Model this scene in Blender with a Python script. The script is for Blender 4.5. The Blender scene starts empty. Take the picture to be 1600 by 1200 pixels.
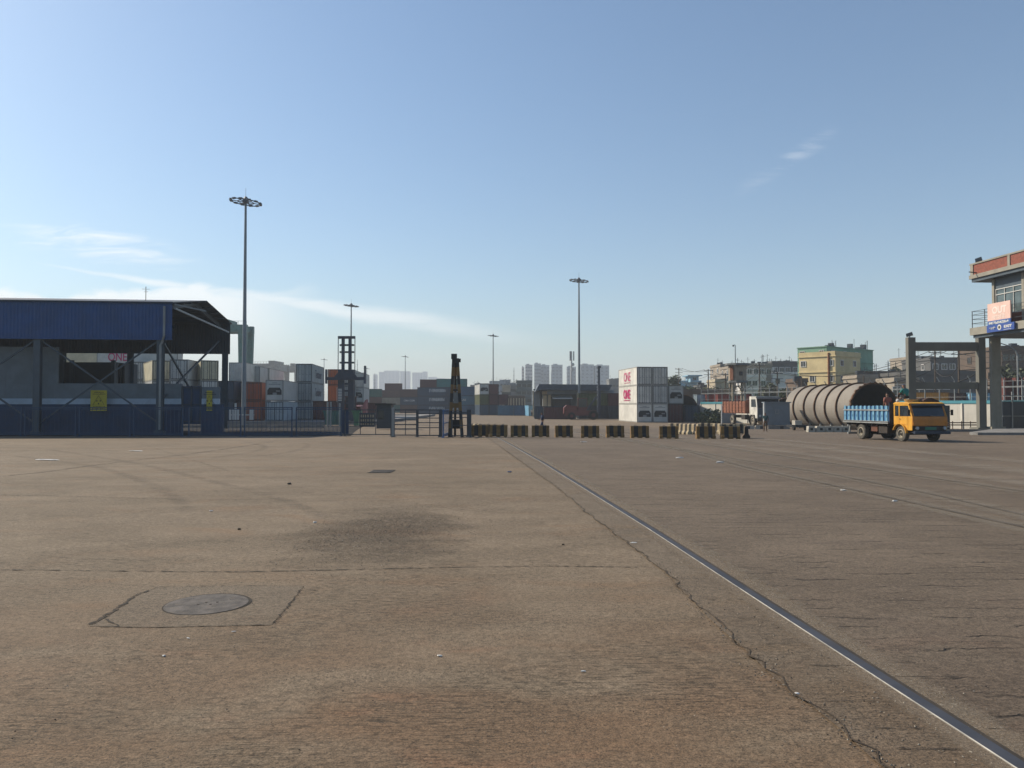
import bpy, bmesh, math, random
from mathutils import Vector, Matrix
R = math.radians
random.seed(7)
S = bpy.context.scene
C = S.collection

# ------------------------------------------------------------------ camera
F = 1202.0                      # focal length in pixels of the 1600 px wide photograph
PITCH = math.atan(32.0 / F)
EYE = 1.6
cam = bpy.data.cameras.new('camera')
cam.sensor_width = 36.0
cam.lens = 36.0 * F / 1600.0
cam.clip_start = 0.1
cam.clip_end = 9000
camo = bpy.data.objects.new('camera', cam)
C.objects.link(camo)
camo.location = (0, 0, EYE)
camo.rotation_euler = (R(90) + PITCH, 0, 0)
S.camera = camo

# ------------------------------------------------------------------ light
SUN_EL, SUN_AZ = R(36.5), R(-63)
S.view_settings.view_transform = 'Standard'
S.view_settings.look = 'None'
S.view_settings.exposure = 0.42
S.view_settings.gamma = 1.0
sd = Vector((math.sin(SUN_AZ) * math.cos(SUN_EL), math.cos(SUN_AZ) * math.cos(SUN_EL), math.sin(SUN_EL)))
sl = bpy.data.lights.new('sun', 'SUN')
sl.energy = 5.0
sl.angle = R(0.55)
sl.color = (1.0, 0.885, 0.71)
so = bpy.data.objects.new('sun', sl)
C.objects.link(so)
so.rotation_euler = sd.to_track_quat('Z', 'Y').to_euler()
so.location = (-60, 20, 60)

class NT:
    """small helper to write node maths"""
    def __init__(s, nt): s.nt = nt; s.n = nt.nodes; s.l = nt.links
    def node(s, t, **kw):
        n = s.n.new(t)
        for k, v in kw.items(): setattr(n, k, v)
        return n
    def put(s, sock, v):
        if isinstance(v, bpy.types.NodeSocket): s.l.new(v, sock)
        elif v is not None: sock.default_value = v
    def m(s, op, a, b=None, c=None, clamp=False):
        n = s.n.new('ShaderNodeMath'); n.operation = op; n.use_clamp = clamp
        s.put(n.inputs[0], a)
        if b is not None: s.put(n.inputs[1], b)
        if c is not None: s.put(n.inputs[2], c)
        return n.outputs[0]
    def ramp(s, v, a, b, lo=0.0, hi=1.0, smooth=True):
        n = s.n.new('ShaderNodeMapRange')
        if smooth: n.interpolation_type = 'SMOOTHSTEP'
        s.put(n.inputs['Value'], v); s.put(n.inputs['From Min'], a); s.put(n.inputs['From Max'], b)
        s.put(n.inputs['To Min'], lo); s.put(n.inputs['To Max'], hi)
        return n.outputs[0]
    def noise(s, vec, scale, detail=4, rough=0.55, dist=0.0):
        n = s.n.new('ShaderNodeTexNoise')
        if vec is not None: s.l.new(vec, n.inputs['Vector'])
        n.inputs['Scale'].default_value = scale; n.inputs['Detail'].default_value = detail
        n.inputs['Roughness'].default_value = rough; n.inputs['Distortion'].default_value = dist
        return n.outputs['Fac']
    def map(s, vec, scale=(1, 1, 1), rot=(0, 0, 0), loc=(0, 0, 0)):
        n = s.n.new('ShaderNodeMapping'); s.l.new(vec, n.inputs['Vector'])
        n.inputs['Scale'].default_value = scale; n.inputs['Rotation'].default_value = rot
        n.inputs['Location'].default_value = loc
        return n.outputs[0]
    def mix(s, f, a, b, mode='MIX'):
        n = s.n.new('ShaderNodeMix'); n.data_type = 'RGBA'; n.blend_type = mode
        s.put(n.inputs[0], f)
        for k, v in ((6, a), (7, b)):
            if isinstance(v, (tuple, list)): v = tuple(v[:3]) + (1,)
            s.put(n.inputs[k], v)
        return n.outputs[2]
    def xyz(s, vec):
        n = s.n.new('ShaderNodeSeparateXYZ'); s.l.new(vec, n.inputs[0]); return n.outputs
    def comb(s, x, y, z=0.0):
        n = s.n.new('ShaderNodeCombineXYZ'); s.put(n.inputs[0], x); s.put(n.inputs[1], y); s.put(n.inputs[2], z)
        return n.outputs[0]

def make_world():
    w = bpy.data.worlds.new('World'); S.world = w; w.use_nodes = True
    t = NT(w.node_tree); t.n.clear()
    out = t.node('ShaderNodeOutputWorld'); bg = t.node('ShaderNodeBackground')
    t.l.new(bg.outputs[0], out.inputs[0])
    sky = t.node('ShaderNodeTexSky'); sky.sky_type = 'NISHITA'; sky.sun_disc = False
    sky.sun_elevation = SUN_EL; sky.sun_rotation = SUN_AZ
    sky.air_density = 1.1; sky.dust_density = 0.9; sky.ozone_density = 1.6; sky.altitude = 0
    tc = t.node('ShaderNodeTexCoord').outputs['Generated']
    x, y, z = t.xyz(tc)
    yy = t.m('MAXIMUM', y, 0.02)
    u = t.m('DIVIDE', x, yy); v = t.m('DIVIDE', z, yy)
    uv = t.comb(u, v)
    front = t.ramp(y, 0.1, 0.3)
    # long thin contrail falling to the right
    lin = t.m('MULTIPLY_ADD', u, -0.155, 0.183 - 0.155 * 0.615 )
    wob = t.m('MULTIPLY_ADD', t.noise(t.map(uv, (7, 3, 1)), 1.0, 3), 0.02, -0.010)
    d = t.m('ABSOLUTE', t.m('SUBTRACT', t.m('SUBTRACT', v, lin), wob))
    wid = t.ramp(u, -0.60, -0.12, 0.0022, 0.019, smooth=False)
    streak = t.ramp(t.noise(t.map(uv, (6, 60, 1), rot=(0, 0, 0.15)), 1.0, 4, 0.6), 0.25, 0.62)
    c1 = t.m('MULTIPLY', t.ramp(t.m('DIVIDE', d, wid), 0.1, 1.0, 1, 0), t.m('MULTIPLY_ADD', streak, 0.6, 0.4))
    c1 = t.m('MULTIPLY', c1, t.m('MULTIPLY', t.ramp(u, -0.64, -0.5), t.ramp(u, -0.2, 0.08, 1, 0)))
    c1 = t.m('MULTIPLY', c1, 0.55)
    # feathery cirrus left
    e = t.m('ADD', t.m('POWER', t.m('DIVIDE', t.m('ADD', u, 0.545), 0.135), 2.0),
            t.m('POWER', t.m('DIVIDE', t.m('ADD', t.m('ADD', v, -0.208), t.m('MULTIPLY', t.m('ADD', u, 0.535), 0.16)), 0.026), 2.0))
    f2 = t.noise(t.map(uv, (9, 62, 1), rot=(0, 0, 0.17)), 1.0, 6, 0.6, 0.6)
    c2 = t.m('MULTIPLY', t.ramp(e, 0.1, 1.3, 1, 0), t.ramp(f2, 0.40, 0.80))
    c2 = t.m('MULTIPLY', c2, 0.7)
    # low cumulus above the shed
    f3 = t.noise(t.map(uv, (10, 22, 1)), 1.0, 7, 0.62, 0.2)
    prof = t.m('MULTIPLY_ADD', t.noise(t.map(uv, (9, 0, 1)), 1.0, 2), 0.060, 0.117)
    c3 = t.m('MULTIPLY', t.ramp(t.m('SUBTRACT', t.m('MULTIPLY_ADD', f3, 0.05, prof), v), 0.018, 0.032), t.ramp(u, -0.40, -0.22, 1, 0))
    c3 = t.m('MULTIPLY', c3, t.ramp(v, 0.03, 0.11, 0.25, 0.68))
    # thin veil over the lower sky in the middle
    f5 = t.noise(t.map(uv, (5, 20, 1), rot=(0, 0, 0.12)), 1.0, 5, 0.6, 0.4)
    c5 = t.m('MULTIPLY', t.m('MULTIPLY', t.ramp(f5, 0.40, 0.75), t.ramp(v, 0.02, 0.16, 1, 0)), t.ramp(u, -0.30, 0.12, 0.32, 0.0))
    # small wisp right
    lin4 = t.m('MULTIPLY_ADD', u, 0.62, 0.325 - 0.62 * 0.37)
    d4 = t.m('ABSOLUTE', t.m('SUBTRACT', v, lin4))
    f4 = t.noise(t.map(uv, (10, 70, 1), rot=(0, 0, -0.42)), 1.0, 5, 0.6, 0.3)
    c4 = t.m('MULTIPLY', t.m('MULTIPLY', t.ramp(d4, 0.0, 0.018, 1, 0), t.ramp(f4, 0.40, 0.68)),
             t.m('MULTIPLY', t.ramp(u, 0.28, 0.36), t.ramp(u, 0.40, 0.435, 1, 0)))
    c4 = t.m('MULTIPLY', c4, 0.16)
    cl = t.m('MAXIMUM', t.m('MAXIMUM', c1, c2), t.m('MAXIMUM', c3, t.m('MAXIMUM', c4, c5)))
    cl = t.m('MULTIPLY', cl, front, clamp=True)
    tint = t.mix(1.0, sky.outputs[0], SKY_TINT, 'MULTIPLY')
    col = t.mix(cl, tint, CLOUD)
    t.l.new(col, bg.inputs[0]); bg.inputs[1].default_value = SKY_STR
SKY_STR = 0.092
SKY_TINT = (0.90, 1.02, 1.09)
CLOUD = (10.4, 10.3, 10.0)
make_world()

# ------------------------------------------------------------------ coordinates
def zg(Y):
    """the yard falls away gently and then levels out"""
    if Y <= 0: return 0.0
    if Y < 85: return -0.012 * Y
    if Y < 115:
        s = (Y - 85) / 30.0
        return -1.02 - 0.36 * (s - 0.5 * s * s)
    return -1.2
_c, _s = math.cos(PITCH), math.sin(PITCH)
def ray(px, py):
    a = (px - 800) / F; b = (600 - py) / F
    return Vector((a, _c - _s * b, _s + _c * b))
def P(px, py, Y):
    r = ray(px, py); k = Y / r.y
    return Vector((r.x * k, Y, EYE + r.z * k))
def X_(px, Y): return P(px, 632, Y).x
def Z_(py, Y): return P(800, py, Y).z
def G(px, py):
    r = ray(px, py); Y = 30.0
    for _ in range(60):
        k = Y / r.y; h = EYE + r.z * k - zg(Y)
        Y = Y + h * 0.5 / (-r.z / r.y) if r.z < 0 else 200
        Y = max(0.5, min(Y, 400))
    return Vector((r.x * Y / r.y, Y, zg(Y)))

# ------------------------------------------------------------------ materials
MATS = {}
ALB = 0.66          # overall reflectance of the dusty paint and concrete
def base_mat(name):
    m = bpy.data.materials.new(name); m.use_nodes = True
    t = NT(m.node_tree); b = t.n['Principled BSDF']
    return m, t, b
def M(name, col, rough=0.6, metal=0.0, var=0.25, scale=1.2, dirt=0.0, dirtcol=(0.10, 0.075, 0.05), bump=0.0, bscale=40, streak=False, spec=0.4):
    if name in MATS: return MATS[name]
    col = tuple(c * ALB for c in col); dirtcol = tuple(c * ALB for c in dirtcol)
    m, t, b = base_mat(name)
    tc = t.node('ShaderNodeTexCoord').outputs['Object']
    oi = t.node('ShaderNodeObjectInfo').outputs['Random']
    vec = t.node('ShaderNodeVectorMath', operation='ADD')
    t.l.new(tc, vec.inputs[0]); t.l.new(t.comb(t.m('MULTIPLY', oi, 37.0), t.m('MULTIPLY', oi, 91.0), t.m('MULTIPLY', oi, 53.0)), vec.inputs[1])
    vec = vec.outputs[0]
    n = t.noise(vec, scale, 5, 0.6)
    lo = tuple(c * (1 - var) for c in col); hi = tuple(min(1, c * (1 + var)) for c in col)
    c = t.mix(t.ramp(n, 0.3, 0.7), lo, hi)
    if dirt > 0:
        sv = t.map(vec, (2.2, 2.2, 0.28)) if streak else vec
        d = t.ramp(t.noise(sv, 1.4 if streak else scale * 2.2, 6, 0.65), 0.50, 0.78)
        c = t.mix(t.m('MULTIPLY', d, dirt), c, dirtcol)
    t.l.new(c, b.inputs['Base Color'])
    t.l.new(t.ramp(n, 0.2, 0.8, max(0.05, rough - 0.08), min(1, rough + 0.1)), b.inputs['Roughness'])
    b.inputs['Metallic'].default_value = metal
    b.inputs['Specular IOR Level'].default_value = spec
    if bump > 0:
        bn = t.node('ShaderNodeBump'); bn.inputs['Strength'].default_value = bump; bn.inputs['Distance'].default_value = 0.02
        t.l.new(t.noise(vec, bscale, 4, 0.6), bn.inputs['Height']); t.l.new(bn.outputs[0], b.inputs['Normal'])
    MATS[name] = m
    return m
def steel(name, col, dirt=0.35, rough=0.55):       # painted corrugated steel with streaks of grime
    return M(name, col, rough=rough, var=0.14, scale=0.7, dirt=dirt, dirtcol=tuple(c * 0.45 + d for c, d in zip(col, (0.035, 0.022, 0.012))), streak=True)
def glass_dark(name='window_glass', col=(0.03, 0.04, 0.05)):
    return M(name, col, rough=0.12, var=0.3, spec=0.6)

# ------------------------------------------------------------------ mesh helpers
class MB:
    def __init__(s): s.v = []; s.f = []; s.mi = []; s.k = 0
    def face(s, pts, mi=None):
        i = len(s.v); s.v += [tuple(p) for p in pts]; s.f.append(tuple(range(i, i + len(pts)))); s.mi.append(s.k if mi is None else mi)
    def box(s, x0, x1, y0, y1, z0, z1, mi=None):
        if x0 > x1: x0, x1 = x1, x0
        if y0 > y1: y0, y1 = y1, y0
        if z0 > z1: z0, z1 = z1, z0
        i = len(s.v)
        s.v += [(x0, y0, z0), (x1, y0, z0), (x1, y1, z0), (x0, y1, z0), (x0, y0, z1), (x1, y0, z1), (x1, y1, z1), (x0, y1, z1)]
        for q in ((0, 3, 2, 1), (4, 5, 6, 7), (0, 1, 5, 4), (1, 2, 6, 5), (2, 3, 7, 6), (3, 0, 4, 7)):
            s.f.append(tuple(i + k for k in q)); s.mi.append(s.k if mi is None else mi)
        return s
    def bar(s, a, b, w, h=None, mi=None, up=(0, 0, 1)):
        a = Vector(a); b = Vector(b); h = w if h is None else h
        d = (b - a).normalized(); u = Vector(up)
        if abs(d.dot(u)) > 0.99: u = Vector((0, 1, 0))
        r = d.cross(u).normalized(); u = r.cross(d)
        i = len(s.v)
        for p in (a, b):
            for sx, sy in ((-1, -1), (1, -1), (1, 1), (-1, 1)):
                s.v.append(tuple(p + r * (sx * w / 2) + u * (sy * h / 2)))
        for q in ((0, 1, 2, 3), (7, 6, 5, 4), (0, 4, 5, 1), (1, 5, 6, 2), (2, 6, 7, 3), (3, 7, 4, 0)):
            s.f.append(tuple(i + k for k in q)); s.mi.append(s.k if mi is None else mi)
        return s
    def tube(s, pts, rads, n=8, mi=None, caps=True):
        pts = [Vector(p) for p in pts]
        if not isinstance(rads, (list, tuple)): rads = [rads] * len(pts)
        i = len(s.v); L = len(pts)
        ref = None
        for k, p in enumerate(pts):
            d = (pts[min(k + 1, L - 1)] - pts[max(k - 1, 0)]).normalized()
            if ref is None: ref = Vector((0, 0, 1)) if abs(d.z) < 0.9 else Vector((0, 1, 0))
            r = d.cross(ref).normalized(); u = r.cross(d).normalized(); ref = u
            for j in range(n):
                a = 2 * math.pi * j / n
                s.v.append(tuple(p + (r * math.cos(a) + u * math.sin(a)) * rads[k]))
        for k in range(L - 1):
            for j in range(n):
                j2 = (j + 1) % n
                s.f.append((i + k * n + j, i + k * n + j2, i + (k + 1) * n + j2, i + (k + 1) * n + j)); s.mi.append(s.k if mi is None else mi)
        if caps:
            s.f.append(tuple(i + j for j in reversed(range(n)))); s.mi.append(s.k if mi is None else mi)
            s.f.append(tuple(i + (L - 1) * n + j for j in range(n))); s.mi.append(s.k if mi is None else mi)
        return s
    def prism(s, poly, a0, a1, axis='x', mi=None):
        """poly in the two other axes, extruded along axis"""
        def mk(p, a):
            return (a, p[0], p[1]) if axis == 'x' else ((p[0], a, p[1]) if axis == 'y' else (p[0], p[1], a))
        n = len(poly); i = len(s.v)
        s.v += [mk(p, a0) for p in poly] + [mk(p, a1) for p in poly]
        s.f.append(tuple(i + j for j in range(n))); s.f.append(tuple(i + n + j for j in reversed(range(n))))
        for j in range(n):
            j2 = (j + 1) % n; s.f.append((i + j2, i + j, i + n + j, i + n + j2))
        s.mi += [s.k if mi is None else mi] * (n + 2)
        return s
    def xf(s, mat, start=0):
        for k in range(start, len(s.v)): s.v[k] = tuple(mat @ Vector(s.v[k]))
        return s
    def mesh(s, name, mats, smooth=False, fix=True):
        me = bpy.data.meshes.new(name)
        me.from_pydata(s.v, [], s.f)
        if not isinstance(mats, (list, tuple)): mats = [mats]
        for m in mats: me.materials.append(m)
        me.polygons.foreach_set('material_index', [min(k, len(mats) - 1) for k in s.mi])
        if fix:
            bm = bmesh.new(); bm.from_mesh(me); bmesh.ops.recalc_face_normals(bm, faces=bm.faces); bm.to_mesh(me); bm.free()
        if smooth:
            me.polygons.foreach_set('use_smooth', [True] * len(me.polygons))
            try: me.set_sharp_from_angle(angle=R(40))
            except Exception: pass
        me.update()
        return me
    def build(s, name, mats, parent=None, smooth=False, fix=True, local=False):
        """vertices are world coordinates unless local; a parent's location is taken off"""
        if parent is not None and not local:
            o = WLOC.get(parent.name, Vector((0, 0, 0)))
            s.v = [(a - o.x, b - o.y, c - o.z) for a, b, c in s.v]
        me = s.mesh(name, mats, smooth, fix)
        o = bpy.data.objects.new(name, me); C.objects.link(o)
        if parent is not None:
            o.parent = parent
            WLOC[o.name] = WLOC.get(parent.name, Vector((0, 0, 0)))
        return o
WLOC = {}
def tag(o, label=None, cat=None, group=None, kind=None):
    if label: o['label'] = label
    if cat: o['category'] = cat
    if group: o['group'] = group
    if kind: o['kind'] = kind
    return o
def thing(name, label, cat, loc=(0, 0, 0), rotz=0.0, group=None):
    o = bpy.data.objects.new(name, None); C.objects.link(o)
    o.empty_display_size = 0.3
    o.location = loc; o.rotation_euler = (0, 0, rotz)
    WLOC[o.name] = Vector(loc) if rotz == 0 else Vector((0, 0, 0))
    return tag(o, label, cat, group)
def copy_tree(o, parent=None):
    c = o.copy(); C.objects.link(c); c.parent = parent
    for ch in list(o.children): copy_tree(ch, c)
    return c
def place(proto, loc, rotz, label, group=None, used=[]):
    """first use moves the prototype itself, later uses copy it"""
    if proto.name in used: o = copy_tree(proto)
    else: o = proto; used.append(proto.name)
    o.location = loc; o.rotation_euler = (0, 0, rotz); o['label'] = label
    if group: o['group'] = group
    return o
def text(s, name, size, m, parent, loc, rot, wide=None, extrude=0.006, bold=0.0, align='LEFT', tall=None):
    cu = bpy.data.curves.new('t', 'FONT'); cu.body = s; cu.size = size; cu.extrude = extrude; cu.offset = bold
    cu.align_x = align
    tmp = bpy.data.objects.new('t', cu); C.objects.link(tmp)
    dg = bpy.context.evaluated_depsgraph_get(); dg.update()
    me = bpy.data.meshes.new_from_object(tmp.evaluated_get(dg))
    bpy.data.objects.remove(tmp)
    me.name = name; me.materials.clear(); me.materials.append(m)
    xs = [v.co.x for v in me.vertices] or [0, 1]; ys = [v.co.y for v in me.vertices] or [0, 1]
    kx = wide / (max(xs) - min(xs)) if wide else 1.0
    ky = tall / (max(ys) - min(ys)) if tall else 1.0
    x0 = min(xs) if align == 'LEFT' else 0.0
    for v in me.vertices: v.co.x = (v.co.x - x0) * kx; v.co.y = (v.co.y - min(ys)) * ky
    o = bpy.data.objects.new(name, me); C.objects.link(o); o.parent = parent
    o.location = loc; o.rotation_euler = rot
    return o
FACE_CAM = (R(90), 0, 0)
FACE_LEFT = (R(90), 0, R(-90))
# ------------------------------------------------------------------ ground
def concrete(name, c_lo, c_hi, stain, brushed=0.5, cracks=0.0, patch=False):
    c_lo, c_hi, stain = [tuple(k * g for k, g in zip(q, (0.69, 0.655, 0.645))) for q in (c_lo, c_hi, stain)]
    m, t, b = base_mat(name)
    tc = t.node('ShaderNodeTexCoord').outputs['Object']
    x, y, z = t.xyz(tc)
    big = t.noise(t.map(tc, (0.10, 0.16, 1)), 1.0, 4, 0.6, 0.5)
    mid = t.noise(t.map(tc, (0.8, 1.3, 1)), 1.0, 6, 0.65, 0.4)
    med = t.noise(t.map(tc, (5, 8, 1)), 1.0, 5, 0.6)
    fine = t.noise(tc, 55, 4, 0.7)
    vfine = t.noise(tc, 170, 3, 0.7)
    c = t.mix(t.ramp(t.m('ADD', t.m('MULTIPLY', big, 0.5), t.m('MULTIPLY', mid, 0.5)), 0.33, 0.67), c_lo, c_hi)
    st = t.ramp(t.noise(t.map(tc, (0.45, 0.9, 1), loc=(7, 3, 0)), 1.0, 5, 0.6, 0.8), 0.50, 0.72)
    c = t.mix(t.m('MULTIPLY', st, 0.75), c, stain)
    near = t.m('MULTIPLY', t.ramp(y, 9.0, 2.5), t.ramp(t.noise(t.map(tc, (0.55, 0.9, 1), loc=(1, 8, 0)), 1.0, 5, 0.6, 0.6), 0.30, 0.60))
    red = t.ramp(t.noise(t.map(tc, (0.9, 1.6, 1), loc=(21, 4, 0)), 1.0, 4, 0.6, 0.5), 0.56, 0.70)
    c = t.mix(t.m('MULTIPLY', near, 0.75), c, tuple(k * g for k, g in zip(stain, (0.72, 0.66, 0.62))))
    c = t.mix(t.m('MULTIPLY', t.m('MULTIPLY', red, t.ramp(y, 9.0, 3.0)), 0.38), c, tuple(k * g for k, g in zip(stain, (1.15, 0.86, 0.78))))
    oil = t.ramp(t.noise(t.map(tc, (0.35, 0.5, 1), loc=(31, 13, 0)), 1.0, 6, 0.7, 0.6), 0.55, 0.72)
    c = t.mix(t.m('MULTIPLY', oil, 0.30), c, tuple(k * 0.45 for k in c_lo))
    c = t.mix(t.ramp(med, 0.3, 0.75, 0.0, 0.25), c, tuple(k * 0.62 for k in c_lo))
    # transverse brush marks left in the concrete
    wav = t.m('MULTIPLY_ADD', t.noise(t.map(tc, (0.6, 0.9, 1)), 1.0, 3), 0.25, y)
    br = t.noise(t.comb(t.m('MULTIPLY', x, 8.0), t.m('MULTIPLY', wav, 36.0)), 1.0, 5, 0.68)
    br2 = t.noise(t.comb(t.m('MULTIPLY', x, 2.2), t.m('MULTIPLY', wav, 14.0), 4.0), 1.0, 5, 0.7)
    brm = t.ramp(t.noise(t.map(tc, (0.5, 0.8, 1), loc=(3, 9, 0)), 1.0, 3), 0.36, 0.62)
    lines = t.m('MULTIPLY', t.m('ADD', t.ramp(br, 0.52, 0.66), t.m('MULTIPLY', t.ramp(br2, 0.56, 0.70), 0.55)), t.m('MULTIPLY_ADD', brm, 0.75, 0.25))
    c = t.mix(t.m('MULTIPLY', lines, brushed, clamp=True), c, tuple(k * 0.42 for k in c_lo))
    tine = t.m('ABSOLUTE', t.m('SUBTRACT', t.m('FRACT', t.m('MULTIPLY', wav, 37.0)), 0.5))
    tm = t.ramp(t.noise(t.comb(t.m('MULTIPLY', x, 3.5), t.m('MULTIPLY', wav, 37.0), 9.0), 1.0, 3, 0.6), 0.40, 0.62)
    tg = t.m('MULTIPLY', t.m('MULTIPLY', t.ramp(tine, 0.0, 0.20, 1, 0), tm), brm)
    lines = t.m('ADD', t.m('MULTIPLY', lines, 0.55), t.m('MULTIPLY', tg, 0.65))
    lite = t.ramp(br, 0.42, 0.30)
    c = t.mix(t.m('MULTIPLY', t.m('MULTIPLY', lite, brm), 0.22), c, tuple(min(1, k * 1.5) for k in c_hi))
    # pitting and aggregate
    pits = t.m('MULTIPLY', t.ramp(t.noise(t.map(tc, (62, 95, 62)), 1.0, 4, 0.75, 0.3), 0.505, 0.585), t.ramp(t.noise(t.map(tc, (0.7, 1.1, 1), loc=(4, 1, 0)), 1.0, 4, 0.65), 0.34, 0.62, 0.5, 1.0))
    c = t.mix(t.m('MULTIPLY', pits, 0.85), c, tuple(k * 0.35 for k in c_lo))
    c = t.mix(1.0, c, t.ramp(t.m('ADD', t.m('MULTIPLY', t.noise(tc, 24, 6, 0.8), 0.6), t.m('MULTIPLY', t.noise(tc, 90, 3, 0.7), 0.4)), 0.34, 0.66, 0.52, 1.38), 'MULTIPLY')
    agg = t.ramp(vfine, 0.60, 0.72)
    c = t.mix(t.m('MULTIPLY', agg, 0.30), c, tuple(min(1, k * 1.7) for k in c_hi))
    h = t.m('ADD', t.m('MULTIPLY', fine, 0.55), t.m('MULTIPLY', lines, -0.5))
    if cracks > 0:
        # short uneven transverse grooves
        yw = t.m('MULTIPLY_ADD', t.noise(t.map(tc, (1.6, 1.6, 1), loc=(5, 5, 0)), 1.0, 4, 0.7), 0.34, y)
        fr = t.m('FRACT', t.m('MULTIPLY', yw, 3.6))
        g = t.ramp(t.m('ABSOLUTE', t.m('SUBTRACT', fr, 0.5)), 0.0, 0.085, 1, 0)
        seg = t.ramp(t.noise(t.map(tc, (1.1, 3.6, 1), loc=(2, 0, 0)), 1.0, 4, 0.6), 0.46, 0.62)
        g = t.m('MULTIPLY', g, seg)
        c = t.mix(t.m('MULTIPLY', g, cracks), c, tuple(k * 0.22 for k in c_lo))
        h = t.m('SUBTRACT', h, t.m('MULTIPLY', g, 1.2))
    if patch:
        # worn hollow where the surface has broken up
        dx = t.m('DIVIDE', t.m('ADD', x, 1.72), 1.25); dy = t.m('DIVIDE', t.m('SUBTRACT', y, 10.6), 2.7)
        dd = t.m('SQRT', t.m('ADD', t.m('POWER', dx, 2.0), t.m('POWER', dy, 2.0)))
        dd = t.m('ADD', dd, t.m('MULTIPLY', t.m('SUBTRACT', mid, 0.5), 1.6))
        mask = t.ramp(dd, 0.25, 1.15, 1, 0)
        grav = t.ramp(t.noise(tc, 32, 5, 0.75), 0.44, 0.60)
        c = t.mix(t.m('MULTIPLY', t.m('MULTIPLY_ADD', grav, 0.30, 0.0), mask), c, (0.045, 0.034, 0.025))
        h = t.m('ADD', h, t.m('MULTIPLY', t.m('MULTIPLY', grav, mask), -1.2))
    t.l.new(c, b.inputs['Base Color'])
    b.inputs['Roughness'].default_value = 0.86
    b.inputs['Specular IOR Level'].default_value = 0.25
    bn = t.node('ShaderNodeBump'); bn.inputs['Strength'].default_value = 1.0; bn.inputs['Distance'].default_value = 0.014
    t.l.new(h, bn.inputs['Height']); t.l.new(bn.outputs[0], b.inputs['Normal'])
    return m
def overlay(name, col, opac, scale=(2, 6, 1), edge=0.25, lo=0.35, hi=0.6, speck=0.0, inner=None):
    """thin film of dust, rubber or spill lying on the concrete, with frayed edges"""
    m, t, b = base_mat(name)
    tc = t.node('ShaderNodeTexCoord'); u, v, _ = t.xyz(tc.outputs['UV'])
    ob = tc.outputs['Object']
    n = t.noise(t.map(ob, scale), 1.0, 6, 0.65, 0.3)
    n2 = t.noise(t.map(ob, (9, 9, 1)), 1.0, 5, 0.7)
    e = t.m('SUBTRACT', 0.5, t.m('ABSOLUTE', t.m('SUBTRACT', u, 0.5)))
    e = t.m('MULTIPLY_ADD', t.m('SUBTRACT', n2, 0.5), 0.28, e)
    em = t.ramp(e, 0.0, edge)
    endm = t.ramp(t.m('SUBTRACT', 0.5, t.m('ABSOLUTE', t.m('SUBTRACT', v, 0.5))), 0.0, 0.06)
    a = t.m('MULTIPLY', t.m('MULTIPLY', em, t.ramp(n, lo, hi)), t.m('MULTIPLY', endm, opac), clamp=True)
    f = t.noise(ob, 60, 4, 0.7)
    col = tuple(k * 0.66 for k in col)
    c = t.mix(t.ramp(f, 0.35, 0.7), tuple(k * 0.6 for k in col), tuple(min(1, k * 1.3) for k in col))
    if speck:
        c = t.mix(t.ramp(t.noise(t.map(ob, (30, 30, 1)), 1.0, 3, 0.6), 0.62, 0.68, 0, speck), c, (0.42, 0.37, 0.29))
        c = t.mix(t.ramp(t.noise(t.map(ob, (22, 22, 1), loc=(9, 2, 0)), 1.0, 4, 0.7), 0.62, 0.70, 0, 0.8), c, (0.03, 0.022, 0.016))
    t.l.new(c, b.inputs['Base Color']); b.inputs['Roughness'].default_value = 0.9
    t.l.new(a, b.inputs['Alpha'])
    bn = t.node('ShaderNodeBump'); bn.inputs['Strength'].default_value = 0.6; bn.inputs['Distance'].default_value = 0.01
    t.l.new(f, bn.inputs['Height']); t.l.new(bn.outputs[0], b.inputs['Normal'])
    return m
m_slab = concrete('yard_concrete', (0.225, 0.180, 0.122), (0.330, 0.268, 0.190), (0.30, 0.205, 0.125), brushed=0.75, patch=True)
m_apron = concrete('old_concrete', (0.185, 0.150, 0.110), (0.265, 0.216, 0.160), (0.185, 0.150, 0.115), brushed=0.45, cracks=0.9)
m_bed = concrete('rail_bed_concrete', (0.200, 0.165, 0.120), (0.280, 0.232, 0.170), (0.255, 0.19, 0.12), brushed=0.15, cracks=0.0)
m_crack = M('crack_dirt', (0.035, 0.026, 0.018), rough=0.95, var=0.4, scale=9)
m_joint = M('joint_dirt', (0.075, 0.052, 0.032), rough=0.95, var=0.5, scale=7)
m_rail = M('rail_steel', (0.07, 0.078, 0.10), rough=0.78, metal=0.0, spec=0.15, var=0.2, scale=3, dirt=0.35, dirtcol=(0.10, 0.07, 0.045))
m_rail2 = M('dusty_rail', (0.16, 0.14, 0.12), rough=0.85, spec=0.05, var=0.3, scale=2)
m_raile = M('rail_edge_steel', (0.50, 0.48, 0.44), rough=0.45, metal=0.5, var=0.2, scale=5)
m_groove = M('groove_dirt', (0.05, 0.04, 0.03), rough=0.95, var=0.3, scale=6)

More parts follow.
